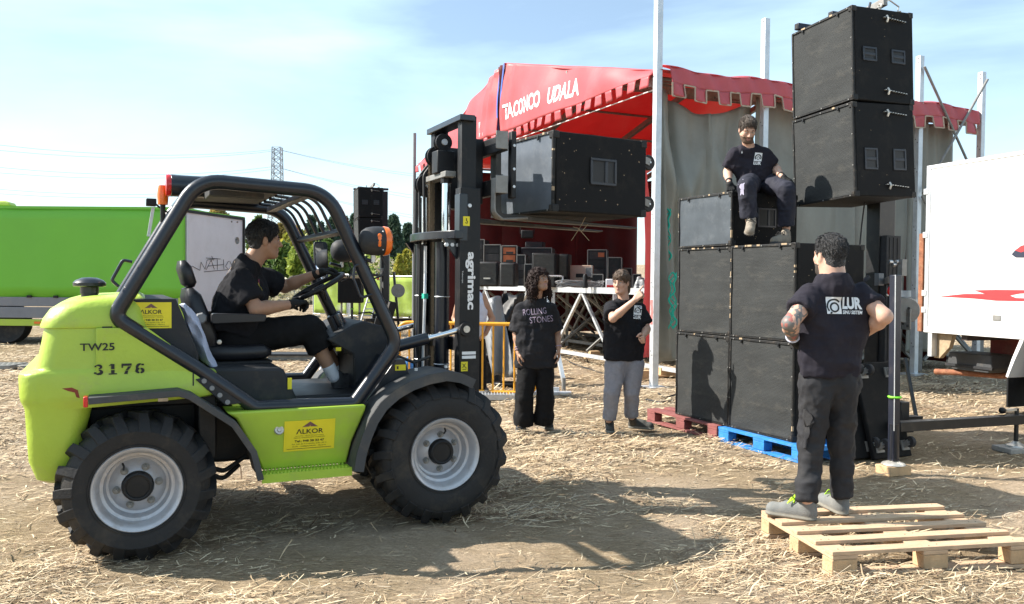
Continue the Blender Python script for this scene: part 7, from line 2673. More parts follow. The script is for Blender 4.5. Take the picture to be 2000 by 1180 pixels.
def hand_prims(s, w, d, nrm, thumb, curls, sc=1.0, r0=0.0092, k=0.004, tcurl=0.5, spread=0.06):
    """palm, four unequal jointed fingers and an opposed thumb; nrm is where the palm looks"""
    d, nrm, t = Vector(d).normalized(), Vector(nrm), Vector(thumb)
    nrm = (nrm - d * nrm.dot(d)).normalized()
    t2 = d.cross(nrm)
    t = t2 if t2.dot(t) > 0 else -t2
    w = Vector(w)
    L = [0.075, 0.083, 0.077, 0.060]
    for i in range(4):
        o = 0.030 - 0.0205 * i
        base = w + (d * (0.090 - 0.006 * abs(i - 1.2)) + t * o) * sc
        s.cap(w + (d * 0.012 + t * o * 0.55) * sc, base, 0.0155 * sc, 0.0125 * sc, 0.010)
        a = 0.0
        p = base
        c = curls[i] if isinstance(curls[i], (tuple, list)) else (curls[i], curls[i] * 1.1, curls[i] * 0.7)
        lat = t * (0.5 - i / 3.0) * 2 * spread
        for j, fr in enumerate((0.45, 0.31, 0.24)):
            a += c[j]
            q = p + (d * math.cos(a) + nrm * math.sin(a) + lat * math.cos(a)).normalized() * L[i] * fr * sc
            s.cap(p, q, (r0 - 0.0009 * j) * sc, (r0 - 0.0009 * (j + 1)) * sc, k)
            p = q
    b = w + (d * 0.026 + t * 0.026 + nrm * 0.008) * sc
    e = b + (d * 0.62 + t * 0.62 + nrm * 0.30).normalized() * 0.040 * sc
    s.cap(w + (d * 0.02 + t * 0.01) * sc, e, 0.017 * sc, 0.0125 * sc, 0.010)
    e2 = e + (d * 0.85 + t * (0.35 - 0.3 * tcurl) + nrm * (0.25 + 0.6 * tcurl)).normalized() * 0.033 * sc
    s.cap(e, e2, 0.0118 * sc, 0.0105 * sc, k)
    e3 = e2 + (d * 0.9 + t * (0.1 - 0.5 * tcurl) + nrm * (0.2 + 0.8 * tcurl)).normalized() * 0.026 * sc
    s.cap(e2, e3, 0.0105 * sc, 0.0085 * sc, k)


def bounds(pts, pad):
    A = np.array([tuple(p) for p in pts])
    return A.min(0) - pad, A.max(0) + pad


def fold(amp, fr, seed, st=(1, 1, 0.55)):
    st = np.array(st)

    def fn(V, N):
        n = fbm(V * fr * st + seed, 3)
        n2 = fbm(V * fr * 2.3 * st[::-1] + seed * 2 + 5, 2)
        return amp * ((1 - np.abs(2 * n - 1)) - 0.62) * 1.6 + amp * 0.5 * ((1 - np.abs(2 * n2 - 1)) - 0.6)
    return fn


def person(label, o, J, face, o_):
    """o: standing point; J: joints in metres relative to it; o_: build and clothes"""
    g = o_.get('girth', 1.0)
    t = thing('person', label, 'person', o)
    n = Vector(o_['n']).normalized()
    V3 = {k: Vector(v) for k, v in J.items()}
    hd, nk, sl, sr, hl, hr = (V3[k] for k in ('hd', 'nk', 'sl', 'sr', 'hl', 'hr'))
    ms, mh = (sl + sr) / 2, (hl + hr) / 2
    across = (sr - sl).normalized()
    hw = (sr - sl).length / 2
    spine = (ms - mh).normalized()
    # ---- skin
    lo, hi = bounds(list(V3.values()), 0.16)
    s = Sdf(lo, hi, 0.0058)
    H, f, l, u = put_head(s, hd, face, o_.get('head', 0.95), o_.get('nose', 1.0), o_.get('up', (0, 0, 1)))
    s.cap(nk - spine * 0.03, H(-0.022, 0, -0.05), 0.058 * g * o_.get('neck', 1.0), 0.053 * g ** 0.5 * o_.get('neck', 1.0), 0.022)
    s.cap(lerp(nk, sl, 0.5) - spine * 0.03, lerp(nk, sr, 0.5) - spine * 0.03, 0.045, 0.045, 0.03)
    s.cap(lerp(sl, sr, 0.2) - spine * 0.10, lerp(hl, hr, 0.3) + spine * 0.05, hw * 0.62, hw * 0.58, 0.04, n, 1.5)
    s.cap(lerp(sr, sl, 0.2) - spine * 0.10, lerp(hr, hl, 0.3) + spine * 0.05, hw * 0.62, hw * 0.58, 0.04, n, 1.5)
    ag = o_.get('arm', 1.0)
    for sd in 'lr':
        sh, el, wr = V3['s' + sd], V3['e' + sd], V3['w' + sd]
        s.cap(lerp(sh, nk, 0.12), el, 0.052 * ag, 0.041 * ag, 0.02)
        m = lerp(el, wr, 0.28)
        s.cap(el, m, 0.040 * ag, 0.043 * ag, 0.02)
        s.cap(m, wr, 0.043 * ag, 0.027 * ag ** 0.5, 0.015)
        kn, an = V3['k' + sd], V3['a' + sd]
        s.cap(V3['h' + sd], kn, 0.080 * g, 0.052 * g, 0.03)
        c = lerp(kn, an, 0.3)
        cf = o_.get('calf', 0.046)
        s.cap(kn, c, 0.048, cf, 0.02)
        s.cap(c, an, cf, 0.036, 0.02)
        hs = o_['hand_' + sd]
        if not hs.get('glove'):
            hand_prims(s, wr, hs['d'], hs['n'], hs['t'], hs['c'], hs.get('s', 1.0), tcurl=hs.get('tc', 0.4), r0=0.0098)
    V, F = s.mesh()
    sc = o_.get('head', 0.95)
    beard = o_.get('beard')
    tat = o_.get('tattoo')

    def region(C):
        q = (C - np.array(H(0, 0, 0))) / sc
        a, b, z = q @ np.array(f), q @ np.array(l), q @ np.array(u)
        mi = np.zeros(len(C), int)
        lips = (a > 0.078) & (np.abs(b) < 0.021) & (z < -0.056) & (z > -0.079)
        if beard:
            bd = (z < -0.040 - 0.25 * (np.abs(b) - 0.03)) & (z > -0.125) & (a > -0.012) & (a > 0.0 - (z + 0.06) * 0.0) & (np.abs(b) < 0.085) & ~((a > 0.082) & (z > -0.048))
            mi[bd] = 2
        mi[lips] = 1
        if tat:
            A, B = np.array(V3['e' + tat]), np.array(V3['w' + tat])
            S_ = np.array(V3['s' + tat])
            dd = np.minimum(np.linalg.norm(C - (A + np.clip(((C - A) @ (B - A)) / ((B - A) @ (B - A)), 0, 1)[:, None] * (B - A)), axis=1), np.linalg.norm(C - (A + np.clip(((C - A) @ (S_ - A)) / ((S_ - A) @ (S_ - A)), 0, 1)[:, None] * (S_ - A)), axis=1))
            on = dd < 0.075
            w1 = np.abs(fbm(C * 26, 2) * 2 - 1)
            w2 = vnoise(C * 11 + 4)
            mi[on & (w1 < 0.22)] = 3
            mi[on & (w1 >= 0.22) & (w2 > 0.66)] = 4
        return mi
    mesh_obj('body', V, F, [o_['skin'], 'lips', beard or 'stubble', 'tattoo grey', 'tattoo red'], t, mi=region,
             disp=(lambda V, N: 0.0028 * (region(V) == 2) * fbm(V * 90, 2)) if beard else None)
    # eyes and brows
    for q in (-1, 1):
        e = MB().ball(H(0.0765, 0.031 * q, 0.001), 0.0115 * sc, 12).build('eye', 'eye white', t)
        MB().ball(H(0.0815, 0.031 * q, 0.0005) , 0.0072 * sc, 10).build('iris', 'iris', e)
        MB().tube([H(0.090, 0.014 * q, 0.020), H(0.088, 0.030 * q, 0.0255), H(0.072, 0.048 * q, 0.021)], [0.004 * sc, 0.005 * sc, 0.003 * sc], 6).build('eyebrow', o_.get('brow', 'dark brow'), t)
        MB().tube([H(0.0835, 0.019 * q, 0.005), H(0.0875, 0.031 * q, 0.010), H(0.078, 0.044 * q, 0.004)], 0.0024 * sc, 5).build('eyelid', o_.get('brow', 'dark brow'), t)
    # ---- hair
    hs_ = o_['hair']
    hlo, hhi = bounds([H(0, 0, 0)], 0.17 if hs_[0] != 'curly' else 0.36)
    s = Sdf(hlo, hhi, 0.0055)
    ax = (l, f, u)
    if hs_[0] == 'short':
        th = hs_[2]
        s.ell(H(-0.016, 0, 0.044), (0.080 * sc + th * .45, 0.098 * sc + th, 0.090 * sc + th), ax, 0)
        s.ell(H(0.030, 0, 0.092), (0.058 * sc, 0.050 * sc, 0.028 * sc + th * .6), ax, 0.02)
        s.ell(H(-0.048, 0, -0.035), (0.066 * sc, 0.056 * sc, 0.072 * sc), ax, 0.02)
        s.ell(H(0.104, 0, -0.040), (0.110 * sc, 0.082 * sc, 0.112 * sc), ax, 0.01, 's')
        for q in (-1, 1):
            s.ell(H(-0.008, 0.09 * q, -0.02), (0.03 * sc, 0.028 * sc, 0.046 * sc), ax, 0.006, 's')
        s.cut(H(-0.09, 0, -0.098), -u + f * 0.25)
        amp = 0.006
    elif hs_[0] == 'mop':
        s.ell(H(-0.016, 0, 0.046), (0.088 * sc, 0.108 * sc, 0.100 * sc), ax, 0)
        s.ell(H(0.052, 0.008, 0.060), (0.072 * sc, 0.052 * sc, 0.046 * sc), ax, 0.02)
        s.ell(H(0.100, 0.0, -0.062), (0.100 * sc, 0.075 * sc, 0.094 * sc), ax, 0.01, 's')
        s.cap(H(-0.07, 0.05, -0.02), H(-0.06, 0.055, -0.11), 0.035, 0.02, 0.02)
        s.cap(H(-0.07, -0.05, -0.02), H(-0.06, -0.055, -0.11), 0.035, 0.02, 0.02)
        for q in (-1, 1):
            s.ell(H(0.004, 0.094 * q, -0.03), (0.022 * sc, 0.026 * sc, 0.034 * sc), ax, 0.006, 's')
        amp = 0.012
    else:
        s.ell(H(-0.016, 0, 0.050), (0.098 * sc, 0.110 * sc, 0.100 * sc), ax, 0)
        for q in (-1, 1):
            s.cap(H(-0.03, 0.075 * q, 0.02), H(-0.015, 0.098 * q, -0.115), 0.046, 0.044, 0.04)
            s.cap(H(-0.05, 0.05 * q, -0.02), H(-0.060, 0.070 * q, -0.135), 0.058, 0.048, 0.04)
            s.cap(H(0.040, 0.066 * q, 0.075), H(0.012, 0.088 * q, -0.05), 0.020, 0.024, 0.02)
        s.ell(H(0.100, 0, -0.060), (0.066 * sc, 0.085 * sc, 0.120 * sc), ax, 0.012, 's')
        amp = 0.026
    V, F = s.mesh()
    dn = (lambda V, N: amp * (fbm(V * (80 if hs_[0] == 'short' else 38), 3) - 0.5) * 1.6)
    ho, hv, hf = mesh_obj('hair', V, F, hs_[1], t, disp=dn)
    if len(hs_) < 4 or hs_[3] > 0:      # loose locks over the mass
        rr = random.Random(5)
        mb = MB()
        cnt = {'curly': 420, 'mop': 260, 'short': hs_[3] if len(hs_) > 3 else 300}[hs_[0]]
        idx = [rr.randrange(len(hv)) for _ in range(cnt)]
        for i in idx:
            p = Vector(hv[i])
            out_ = (p - Vector(H(-0.016, 0, 0.03))).normalized()
            if hs_[0] == 'curly':
                ph, rad = rr.random() * 6.28, rr.uniform(0.006, 0.012)
                x_, y_ = frame_of((0, 0, 1))
                ln_ = rr.uniform(0.03, 0.075)
                pts = [p + out_ * 0.004 + Vector((0, 0, -ln_ * k / 9)) + out_ * 0.010 * (k / 9) + (x_ * math.cos(ph + k * 1.25) + y_ * math.sin(ph + k * 1.25)) * rad for k in range(10)]
                mb.tube(pts, [0.0045 * (1 - 0.6 * k / 9) for k in range(10)], 5)
            else:
                down = (-u * 0.9 + f * (0.9 if (p - Vector(H(0, 0, 0))).dot(f) > 0.03 else -0.5)).normalized()
                tg_ = (down - out_ * down.dot(out_)).normalized()
                ln_ = rr.uniform(0.012, 0.024) if hs_[0] == 'short' else rr.uniform(0.022, 0.042)
                if hs_[0] == 'short':
                    pts = [p - out_ * 0.004, p + out_ * 0.003 + tg_ * ln_ * 0.5, p + out_ * 0.0045 + tg_ * ln_]
                else:
                    pts = [p - out_ * 0.003, p + out_ * 0.006 + tg_ * ln_ * 0.5, p + out_ * 0.003 + tg_ * ln_]
                mb.tube(pts, [0.0022, 0.002, 0.0006], 4)
        mb.build('hair_locks', hs_[1], t, fix=False)['kind'] = 'stuff'
    # ---- shirt
    sh = o_['shirt']
    hem = V3['hem']
    lo, hi = bounds([sl, sr, hem, nk, V3['el'], V3['er'], hl, hr], 0.24)
    s = Sdf(lo, hi, 0.0075)
    rb = sh.get('belly', 1.0)
    q = sh.get('q', 1.45)
    up_c, dn_c = ms - spine * 0.13, hem
    wch, whm = hw * sh.get('chest', 0.93), hw * sh.get('hemw', 1.0)
    n_off = n * sh.get('fwd', 0.0)
    s.cap(up_c - across * wch * 0.32, dn_c - across * whm * 0.32 + n_off * 0, wch * 0.70, whm * 0.70, 0.05, n, q)
    s.cap(up_c + across * wch * 0.32, dn_c + across * whm * 0.32, wch * 0.70, whm * 0.70, 0.05, n, q)
    bl = lerp(up_c, dn_c, 0.55) + n_off
    s.ell(bl, (hw * 0.95 * rb, hw * 0.62 * rb, 0.24), (across, n, spine), 0.06)
    s.cap(lerp(sl, nk, 0.12) - spine * 0.012, lerp(sr, nk, 0.12) - spine * 0.012, 0.060 * g, 0.060 * g, 0.05)
    s.cap(lerp(nk, sl, 0.32) - spine * 0.006, lerp(nk, sr, 0.32) - spine * 0.006, 0.064 * g, 0.064 * g, 0.04)
    for A, B in ((sl, sr), (sr, sl)):
        s.cap(lerp(A, B, 0.2) - spine * 0.10, lerp(hl if A is sl else hr, hr if A is sl else hl, 0.3) + spine * 0.05, hw * 0.62 + 0.012, hw * 0.58 + 0.012, 0.02, n, 1.4)
    if sh.get('sleeve', 0.6) > 0:
        for sd in 'lr':
            a, e = V3['s' + sd], V3['e' + sd]
            end = lerp(a, e, sh['sleeve'])
            dr = (e - a).normalized()
            s.cap(lerp(a, nk, 0.12), end + dr * 0.06, 0.052 * ag + 0.008, 0.048 * ag + 0.010, 0.02, clip=[(end, dr)])
            s.cap(lerp(a, nk, 0.1) - Vector((0, 0, 0.014)), end + dr * 0.06 - Vector((0, 0, 0.012)), 0.056 * g, sh.get('sw', 0.078) * g, 0.03, clip=[(end, dr)])
    else:
        for sd in 'lr':
            s.ell(V3['s' + sd] + (V3['s' + sd] - ms) * 0.25, (0.07, 0.12, 0.16), None, 0.01, 's')
    s.cut(hem, -(spine if sh.get('hemcut') is None else Vector(sh['hemcut'])))
    nr = 0.058 * g * o_.get('neck', 1.0)
    hb = Vector(H(-0.022, 0, -0.05))
    nd_ = (hb - nk).normalized()
    s.cap(nk - nd_ * 0.05, nk + nd_ * 0.012, nr + 0.016, nr + 0.009, 0.02, clip=[(nk + nd_ * 0.016, nd_)])
    s.cap(nk + nd_ * (0.010 + nr), hb + nd_ * 0.05, nr + 0.003, nr + 0.003, 0.003, op='s')
    V, F = s.mesh()
    so, sv, sf = mesh_obj('t_shirt' if sh.get('sleeve', 0.6) > 0 else 'vest', V, F, sh['m'], t, disp=fold(sh.get('amp', 0.008), sh.get('fr', 7), sh.get('seed', 1)), smooth_iter=2)
    bvh = BVHTree.FromPolygons([Vector(v) for v in sv], [tuple(int(i) for i in p) for p in sf])
    # ---- trousers
    tr = o_['trousers']
    lo, hi = bounds([hl, hr, V3['kl'], V3['kr'], V3['al'], V3['ar'], mh + spine * 0.2], 0.2)
    s = Sdf(lo, hi, 0.0075)
    s.cap(mh + spine * 0.12 - across * hw * 0.30, hl, hw * 0.62 * tr.get('waist', 1), 0.105 * g, 0.05, n, 1.2, clip=[(mh + spine * 0.16, spine)])
    s.cap(mh + spine * 0.12 + across * hw * 0.30, hr, hw * 0.62 * tr.get('waist', 1), 0.105 * g, 0.05, n, 1.2, clip=[(mh + spine * 0.16, spine)])
    for sd in 'lr':
        h, k, a = V3['h' + sd], V3['k' + sd], V3['a' + sd]
        s.cap(h, k, tr.get('r0', 0.105) * g, tr.get('r1', 0.075), 0.018)
        end = lerp(k, a, tr.get('end', 1.0))
        dr = (a - k).normalized()
        s.cap(k, end + dr * 0.05, tr.get('r1', 0.075), tr.get('r2', 0.065), 0.015, clip=[(end, dr)])
        if tr.get('cuff'):
            s.cap(end - dr * 0.07, end - dr * 0.01, tr['cuff'], tr['cuff'] * 0.92, 0.02, clip=[(end, dr)])
    V, F = s.mesh()
    to, tv, tf_ = mesh_obj('trousers', V, F, tr['m'], t, disp=fold(tr.get('amp', 0.010), tr.get('fr', 7), tr.get('seed', 3), (1, 1, 0.7)), smooth_iter=2)
    tb = BVHTree.FromPolygons([Vector(v) for v in tv], [tuple(int(i) for i in p) for p in tf_])
    # ---- shoes
    for sd in 'lr':
        h, e, a = V3['g' + sd], V3['t' + sd], V3['a' + sd]
        zs = Vector(o_.get('shoe_up', (0, 0, 1)))
        if ('shoe_up_' + sd) in o_:
            zs = Vector(o_['shoe_up_' + sd]).normalized()
        d = (e - h).normalized()
        lo, hi = bounds([h, e, a], 0.12)
        s = Sdf(lo, hi, 0.0058)
        s.cap(h + d * 0.035 + zs * 0.040, e - d * 0.045 + zs * 0.034, 0.040, 0.044, 0.0)
        s.cap(h + d * 0.04 + zs * 0.075, lerp(h, e, 0.55) + zs * 0.062, 0.036, 0.036, 0.025)
        s.cap(h + d * 0.045 + zs * 0.06, lerp(h + d * 0.05 + zs * 0.09, a, 0.8 if o_.get('boots') else 0.35), 0.042, 0.044, 0.02)
        s.cap(h + d * 0.035 + zs * 0.012, e - d * 0.045 + zs * 0.012, 0.043, 0.049, 0.004, zs, 2.6)
        s.cut(h, -zs)
        V, F = s.mesh()
        hn = np.array(h)
        zn = np.array(zs)
        mesh_obj('shoe', V, F, [o_['shoe'], o_.get('sole', 'sole')], t, mi=lambda C: (((C - hn) @ zn) < 0.026).astype(int))
        if o_.get('lace'):
            mb = MB()
            sdv = d.cross(zs).normalized()
            for k in range(4):
                c = lerp(h, e, 0.42 + 0.085 * k) + zs * (0.108 - 0.013 * k)
                mb.tube([c - sdv * 0.028 - zs * 0.012, c + zs * 0.004, c + sdv * 0.028 - zs * 0.012], 0.0045, 5)
            c = lerp(h, e, 0.42) + zs * 0.115
            for q in (-1, 1):
                mb.tube([c, c + sdv * 0.035 * q + zs * 0.012 + d * 0.01, c + sdv * 0.05 * q - zs * 0.02 + d * 0.03, c], 0.004, 5)
            mb.build('lace', o_['lace'], t)
    # ---- gloves
    for sd in 'lr':
        hs = o_['hand_' + sd]
        if hs.get('glove'):
            wr, el = V3['w' + sd], V3['e' + sd]
            d = Vector(hs['d']).normalized()
            lo, hi = bounds([wr - d * 0.05, wr + d * 0.20, wr + Vector(hs['n']).normalized() * 0.10, wr], 0.075)
            s = Sdf(lo, hi, 0.0042)
            hand_prims(s, wr, d, hs['n'], hs['t'], hs['c'], hs.get('s', 1.04), 0.0112, 0.004, hs.get('tc', 0.4))
            ad = (wr - el).normalized()
            s.cap(wr - ad * 0.045, wr + d * 0.02, 0.034, 0.030, 0.012, clip=[(wr - ad * 0.045, -ad)])
            V, F = s.mesh()
            mesh_obj('glove', V, F, 'glove', t)
    return t, bvh, tb, H, V3


def drape(t, bvh, polys, org, xa, ya, dr, m, name, off=0.003, bodies=(), far=0.6):
    """lay flat shapes and words onto cloth: points are shot along dr onto the garment"""
    mb = MB()
    org, xa, ya, dr = Vector(org), Vector(xa).normalized(), Vector(ya).normalized(), Vector(dr).normalized()

    def hit(x, y):
        p = org + xa * x + ya * y
        h = bvh.ray_cast(p - dr * far, dr)
        if h[0] is None:
            h2 = bvh.find_nearest(p)
            return h2[0] - dr * off
        return h[0] - dr * off
    for poly in polys:
        mb.add([hit(*p) for p in poly], [tuple(range(len(poly)))])
    for body, x, y, wd, ht, bold, sh in bodies:
        letters(mb, body, lambda a, b: hit(x + a, y + b), wd, ht, bold, sh)
    return mb.build(name, m, t, fix=False)


def ring(cx, cy, r0, r1, a0=0, a1=360, n=20, squash=1.0, rot=0.0):
    res = []
    for k in range(n):
        q = []
        for r, a in ((r0, a0 + (a1 - a0) * k / n), (r1, a0 + (a1 - a0) * k / n), (r1, a0 + (a1 - a0) * (k + 1) / n), (r0, a0 + (a1 - a0) * (k + 1) / n)):
            x, y = r * math.cos(R(a)), r * math.sin(R(a)) * squash
            q.append((cx + x * math.cos(rot) - y * math.sin(rot), cy + x * math.sin(rot) + y * math.cos(rot)))
        res.append(q)
    return res


def disc(cx, cy, r, n=18, squash=1.0):
    return [[(cx + r * math.cos(2 * PI * k / n), cy + r * squash * math.sin(2 * PI * k / n)) for k in range(n)]]


def logo(t, bvh, org, xa, ya, dr, wd, ht):
    """white square badge with a black spiral and the three letters under it"""
    drape(t, bvh, [[(i * wd / 4, ht * 0.30 + j * ht * 0.175), ((i + 1) * wd / 4, ht * 0.30 + j * ht * 0.175), ((i + 1) * wd / 4, ht * 0.30 + (j + 1) * ht * 0.175), (i * wd / 4, ht * 0.30 + (j + 1) * ht * 0.175)] for i in range(4) for j in range(4)],
          org, xa, ya, dr, 'white', 'shirt_badge', 0.003, [('LUR', 0, 0, wd, ht * 0.26, 0.05, 0)])
    drape(t, bvh, ring(wd * 0.5, ht * 0.60, wd * 0.30, wd * 0.44, -30, 220) + ring(wd * 0.52, ht * 0.56, wd * 0.14, wd * 0.22), org, xa, ya, dr, 'ink', 'badge_mark', 0.0045)


def rel(o):
    return lambda px, py, dy=0.0: at(px, py, o.y + dy) - Vector((o.x, o.y, o.z))


RELAX = [0.30, 0.32, 0.36, 0.40]
FIST = [1.25, 1.3, 1.35, 1.4]

# ---- girl with dark curls
o = gnd(1048, 843)
L_ = rel(o)
J = dict(hd=L_(1054, 547, 0.0), nk=L_(1047, 588, 0.02), sl=L_(1013, 603, 0.03), sr=L_(1078, 603, 0.0), el=L_(1008, 652, 0.05), er=L_(1088, 650, 0.05), wl=L_(1012, 687, -0.02), wr=L_(1091, 680, -0.02),
         hl=L_(1031, 722, 0.02), hr=L_(1063, 722, 0.02), kl=L_(1024, 778, 0.0), kr=L_(1065, 778, 0.02), al=L_(1022, 829, 0.03), ar=L_(1062, 827, 0.05), hem=L_(1047, 717, 0.02),
         gl=gnd(1021, 838) - o, tl=gnd(1019, 838) - o + Vector((-0.03, -0.22, 0)), gr=gnd(1060, 834) - o, tr=gnd(1060, 834) - o + Vector((0.08, -0.20, 0)))
t, bv, tb, H, V3 = person('curly haired girl in a loose black band shirt gazing up at the speaker', o, J, (0.58, -0.78, 0.20),
                          dict(n=(0.1, -1, 0), girth=0.88, arm=0.84, head=0.92, skin='skin olive', hair=('curly', 'hair dark'), shirt=dict(m='tee faded', sleeve=0.88, sw=0.105, chest=1.08, hemw=1.24, amp=0.019, fr=9, seed=2, q=1.5),
                               trousers=dict(m='trousers black', r0=0.108, r1=0.086, r2=0.086, cuff=0.100, amp=0.016, fr=7, seed=7), shoe='shoe dark',
                               hand_l=dict(d=(0.06, -0.10, -1), n=(1, 0, 0), t=(0, -1, 0), c=RELAX), hand_r=dict(d=(0.05, -0.10, -1), n=(-1, 0, 0), t=(0, -1, 0), c=RELAX)))
cx = L_(1022, 617, -0.3)
drape(t, bv, [], L_(1021, 616, 0), (1, 0, 0.10), (-0.1, 0, 1), (0, 1, 0), 'print lilac', 'shirt_lettering', 0.003, [('ROLLING', 0.005, 0.0, 0.235, 0.062, -0.006, 0.0), ('STONES', 0.065, -0.085, 0.235, 0.062, -0.006, 0.0)])
mb = MB()
for w_, k in (('wl', 0.02), ('wl', 0.045), ('wr', 0.02)):
    c = lerp(V3[w_], V3['e' + w_[1]], k / 0.2)
    ax_ = (V3[w_] - V3['e' + w_[1]]).normalized()
    x_, y_ = frame_of(ax_)
    mb.tube([c + (x_ * math.cos(a) + y_ * math.sin(a)) * 0.031 for a in np.linspace(0, 2 * PI, 15)[:-1]], 0.005, 6, True)
mb.build('bracelet', 'print lilac', t)

# ---- pointing boy
o = gnd(1212, 846)
L_ = rel(o)
J = dict(hd=L_(1213, 552, 0.0), nk=L_(1220, 590, 0.04), sl=L_(1191, 602, -0.01), sr=L_(1252, 606, 0.10), el=L_(1197, 622, -0.26), er=L_(1263, 643, 0.06), wl=L_(1240, 586, -0.38), wr=L_(1257, 656, -0.13),
         hl=L_(1203, 712, 0.03), hr=L_(1236, 712, 0.06), kl=L_(1196, 766, -0.02), kr=L_(1233, 766, 0.03), al=L_(1189, 820, 0.02), ar=L_(1234, 814, 0.10), hem=L_(1217, 702, 0.04),
         gl=gnd(1190, 838) - o, tl=gnd(1190, 838) - o + Vector((-0.02, -0.27, 0)), gr=gnd(1228, 836) - o, tr=gnd(1228, 836) - o + Vector((0.25, -0.10, 0)))
t, bv, tb, H, V3 = person('boy in a black shirt and grey joggers pointing with one raised finger', o, J, (-0.52, -0.85, -0.06),
                          dict(n=(0.05, -1, 0), girth=1.0, arm=0.95, head=0.93, skin='skin fair', hair=('mop', 'hair brown'), brow='hair brown', shirt=dict(m='tee black', sleeve=0.66, sw=0.088, chest=1.05, hemw=1.18, belly=1.08, amp=0.019, fr=9, seed=4, q=1.35),
                               trousers=dict(m='jog grey', r0=0.108, r1=0.078, r2=0.060, cuff=0.062, end=0.97, amp=0.014, fr=7, seed=9), shoe='boot', boots=True,
                               hand_l=dict(d=(0.62, -0.12, 0.76), n=(0.5, 0.8, -0.3), t=(-0.7, 0.2, 0.6), c=[0.03, 1.15, 1.25, 1.3], tc=0.7), hand_r=dict(d=(-0.10, -0.85, -0.35), n=(-0.9, 0.1, -0.2), t=(-0.1, -0.2, 0.95), c=FIST, tc=0.8)))
logo(t, bv, L_(1236, 622, 0), (1, 0, -0.10), (0.10, 0, 1), (0, 1, 0), 0.082, 0.135)

# ---- man in a white vest behind the mast
o = gnd(939, 772)
L_ = rel(o)
J = dict(hd=L_(920, 538, 0.0), nk=L_(920, 568, 0.02), sl=L_(896, 582, 0.02), sr=L_(946, 582, 0.02), el=L_(888, 622, 0.10), er=L_(961, 622, 0.08), wl=L_(898, 650, -0.10), wr=L_(949, 652, -0.02),
         hl=L_(910, 672, 0.02), hr=L_(934, 672, 0.02), kl=L_(908, 722, 0), kr=L_(938, 722, 0), al=L_(908, 762, 0.02), ar=L_(940, 762, 0.02), hem=L_(923, 664, 0.02),
         gl=Vector((-0.16, 0.05, 0)), tl=Vector((-0.20, -0.2, 0)), gr=Vector((0.06, 0.05, 0)), tr=Vector((0.10, -0.2, 0)))
person('man in a white vest standing hidden behind the forklift mast, hand on hip', o, J, (0.3, -0.95, 0),
       dict(n=(0, -1, 0), girth=0.95, arm=1.0, skin='skin olive', hair=('short', 'hair black', 0.012), shirt=dict(m='vest', sleeve=0, chest=0.92, hemw=0.92, amp=0.010, fr=6, seed=6),
            trousers=dict(m='trousers black', r0=0.10, r1=0.08, r2=0.07, seed=5), shoe='shoe dark',
            hand_l=dict(d=(0.3, -0.8, -0.5), n=(0, -1, 0), t=(0, 0, 1), c=RELAX), hand_r=dict(d=(-0.75, -0.35, -0.35), n=(-0.2, 0.5, -0.8), t=(-0.4, 0.6, 0.6), c=[0.5, 0.55, 0.6, 0.6])))

# ---- man sitting on the stack
o = Vector((2.42, 8.35, ZT + HT))
L_ = rel(o)
J = dict(hd=L_(1460, 254, -0.14), nk=L_(1463, 292, -0.06), sl=L_(1430, 303, -0.04), sr=L_(1495, 303, -0.02), el=L_(1421, 336, 0.02), er=L_(1514, 328, 0.0), wl=L_(1424, 357, -0.16), wr=L_(1527, 345, -0.22),
         hl=L_(1466, 358, -0.02), hr=L_(1494, 358, 0.04), kl=L_(1459, 364, -0.46), kr=L_(1536, 372, -0.36), al=L_(1463, 430, -0.40), ar=L_(1536, 446, -0.30), hem=L_(1474, 354, 0.02),
         gl=L_(1466, 440, -0.36), tl=L_(1462, 462, -0.56), gr=L_(1540, 464, -0.30), tr=L_(1508, 469, -0.46))
J['gr'].z = J['tr'].z = ZT - o.z + 0.004
t, bv, tb, H, V3 = person('bearded man in black work clothes sitting on the small speaker atop the stack', o, J, (0.02, -0.86, -0.50),
                          dict(n=(0.10, -1, 0.0), girth=1.0, arm=0.98, head=0.95, skin='skin fair', beard='beard brown', hair=('short', 'hair cropped', 0.011, 1500), brow='beard brown', shirt=dict(m='tee navy', sleeve=0.66, sw=0.082, chest=0.97, hemw=0.96, amp=0.019, fr=9, seed=12, fwd=0.03),
                               trousers=dict(m='navy trousers', r0=0.105, r1=0.080, r2=0.070, end=0.93, amp=0.016, fr=8, seed=14), shoe='shoe tan', sole='shoe dark', lace='shoe dark', shoe_up_l=(0.0, -0.55, 0.84),
                               hand_l=dict(glove=True, d=(0.10, -0.45, -0.85), n=(0.2, 0.8, -0.4), t=(0.9, -0.1, 0), c=[0.5, 0.55, 0.6, 0.65]), hand_r=dict(glove=True, d=(0.72, -0.35, -0.42), n=(-0.2, 0.3, -0.9), t=(0.1, -0.8, -0.1), c=[0.25, 0.3, 0.35, 0.4], tc=0.2)))
logo(t, bv, L_(1464, 325, 0), (1, 0, -0.05), (0.16, 0, 1), (0, 1, 0), 0.075, 0.12)
mb = MB()
nkp = [L_(1450, 290, -0.18), L_(1455, 296, -0.22), L_(1460, 302, -0.24)]
c = L_(1459, 290, -0.3)
drape(t, bv, [[(-0.007, -0.012), (0, -0.026), (0.007, -0.012), (0, 0.006)]], c, (1, 0, 0), (0, 0, 1), (0, 1, 0), 'white', 'pendant', 0.006)
kp = lerp(V3['kl'], V3['al'], 0.1)
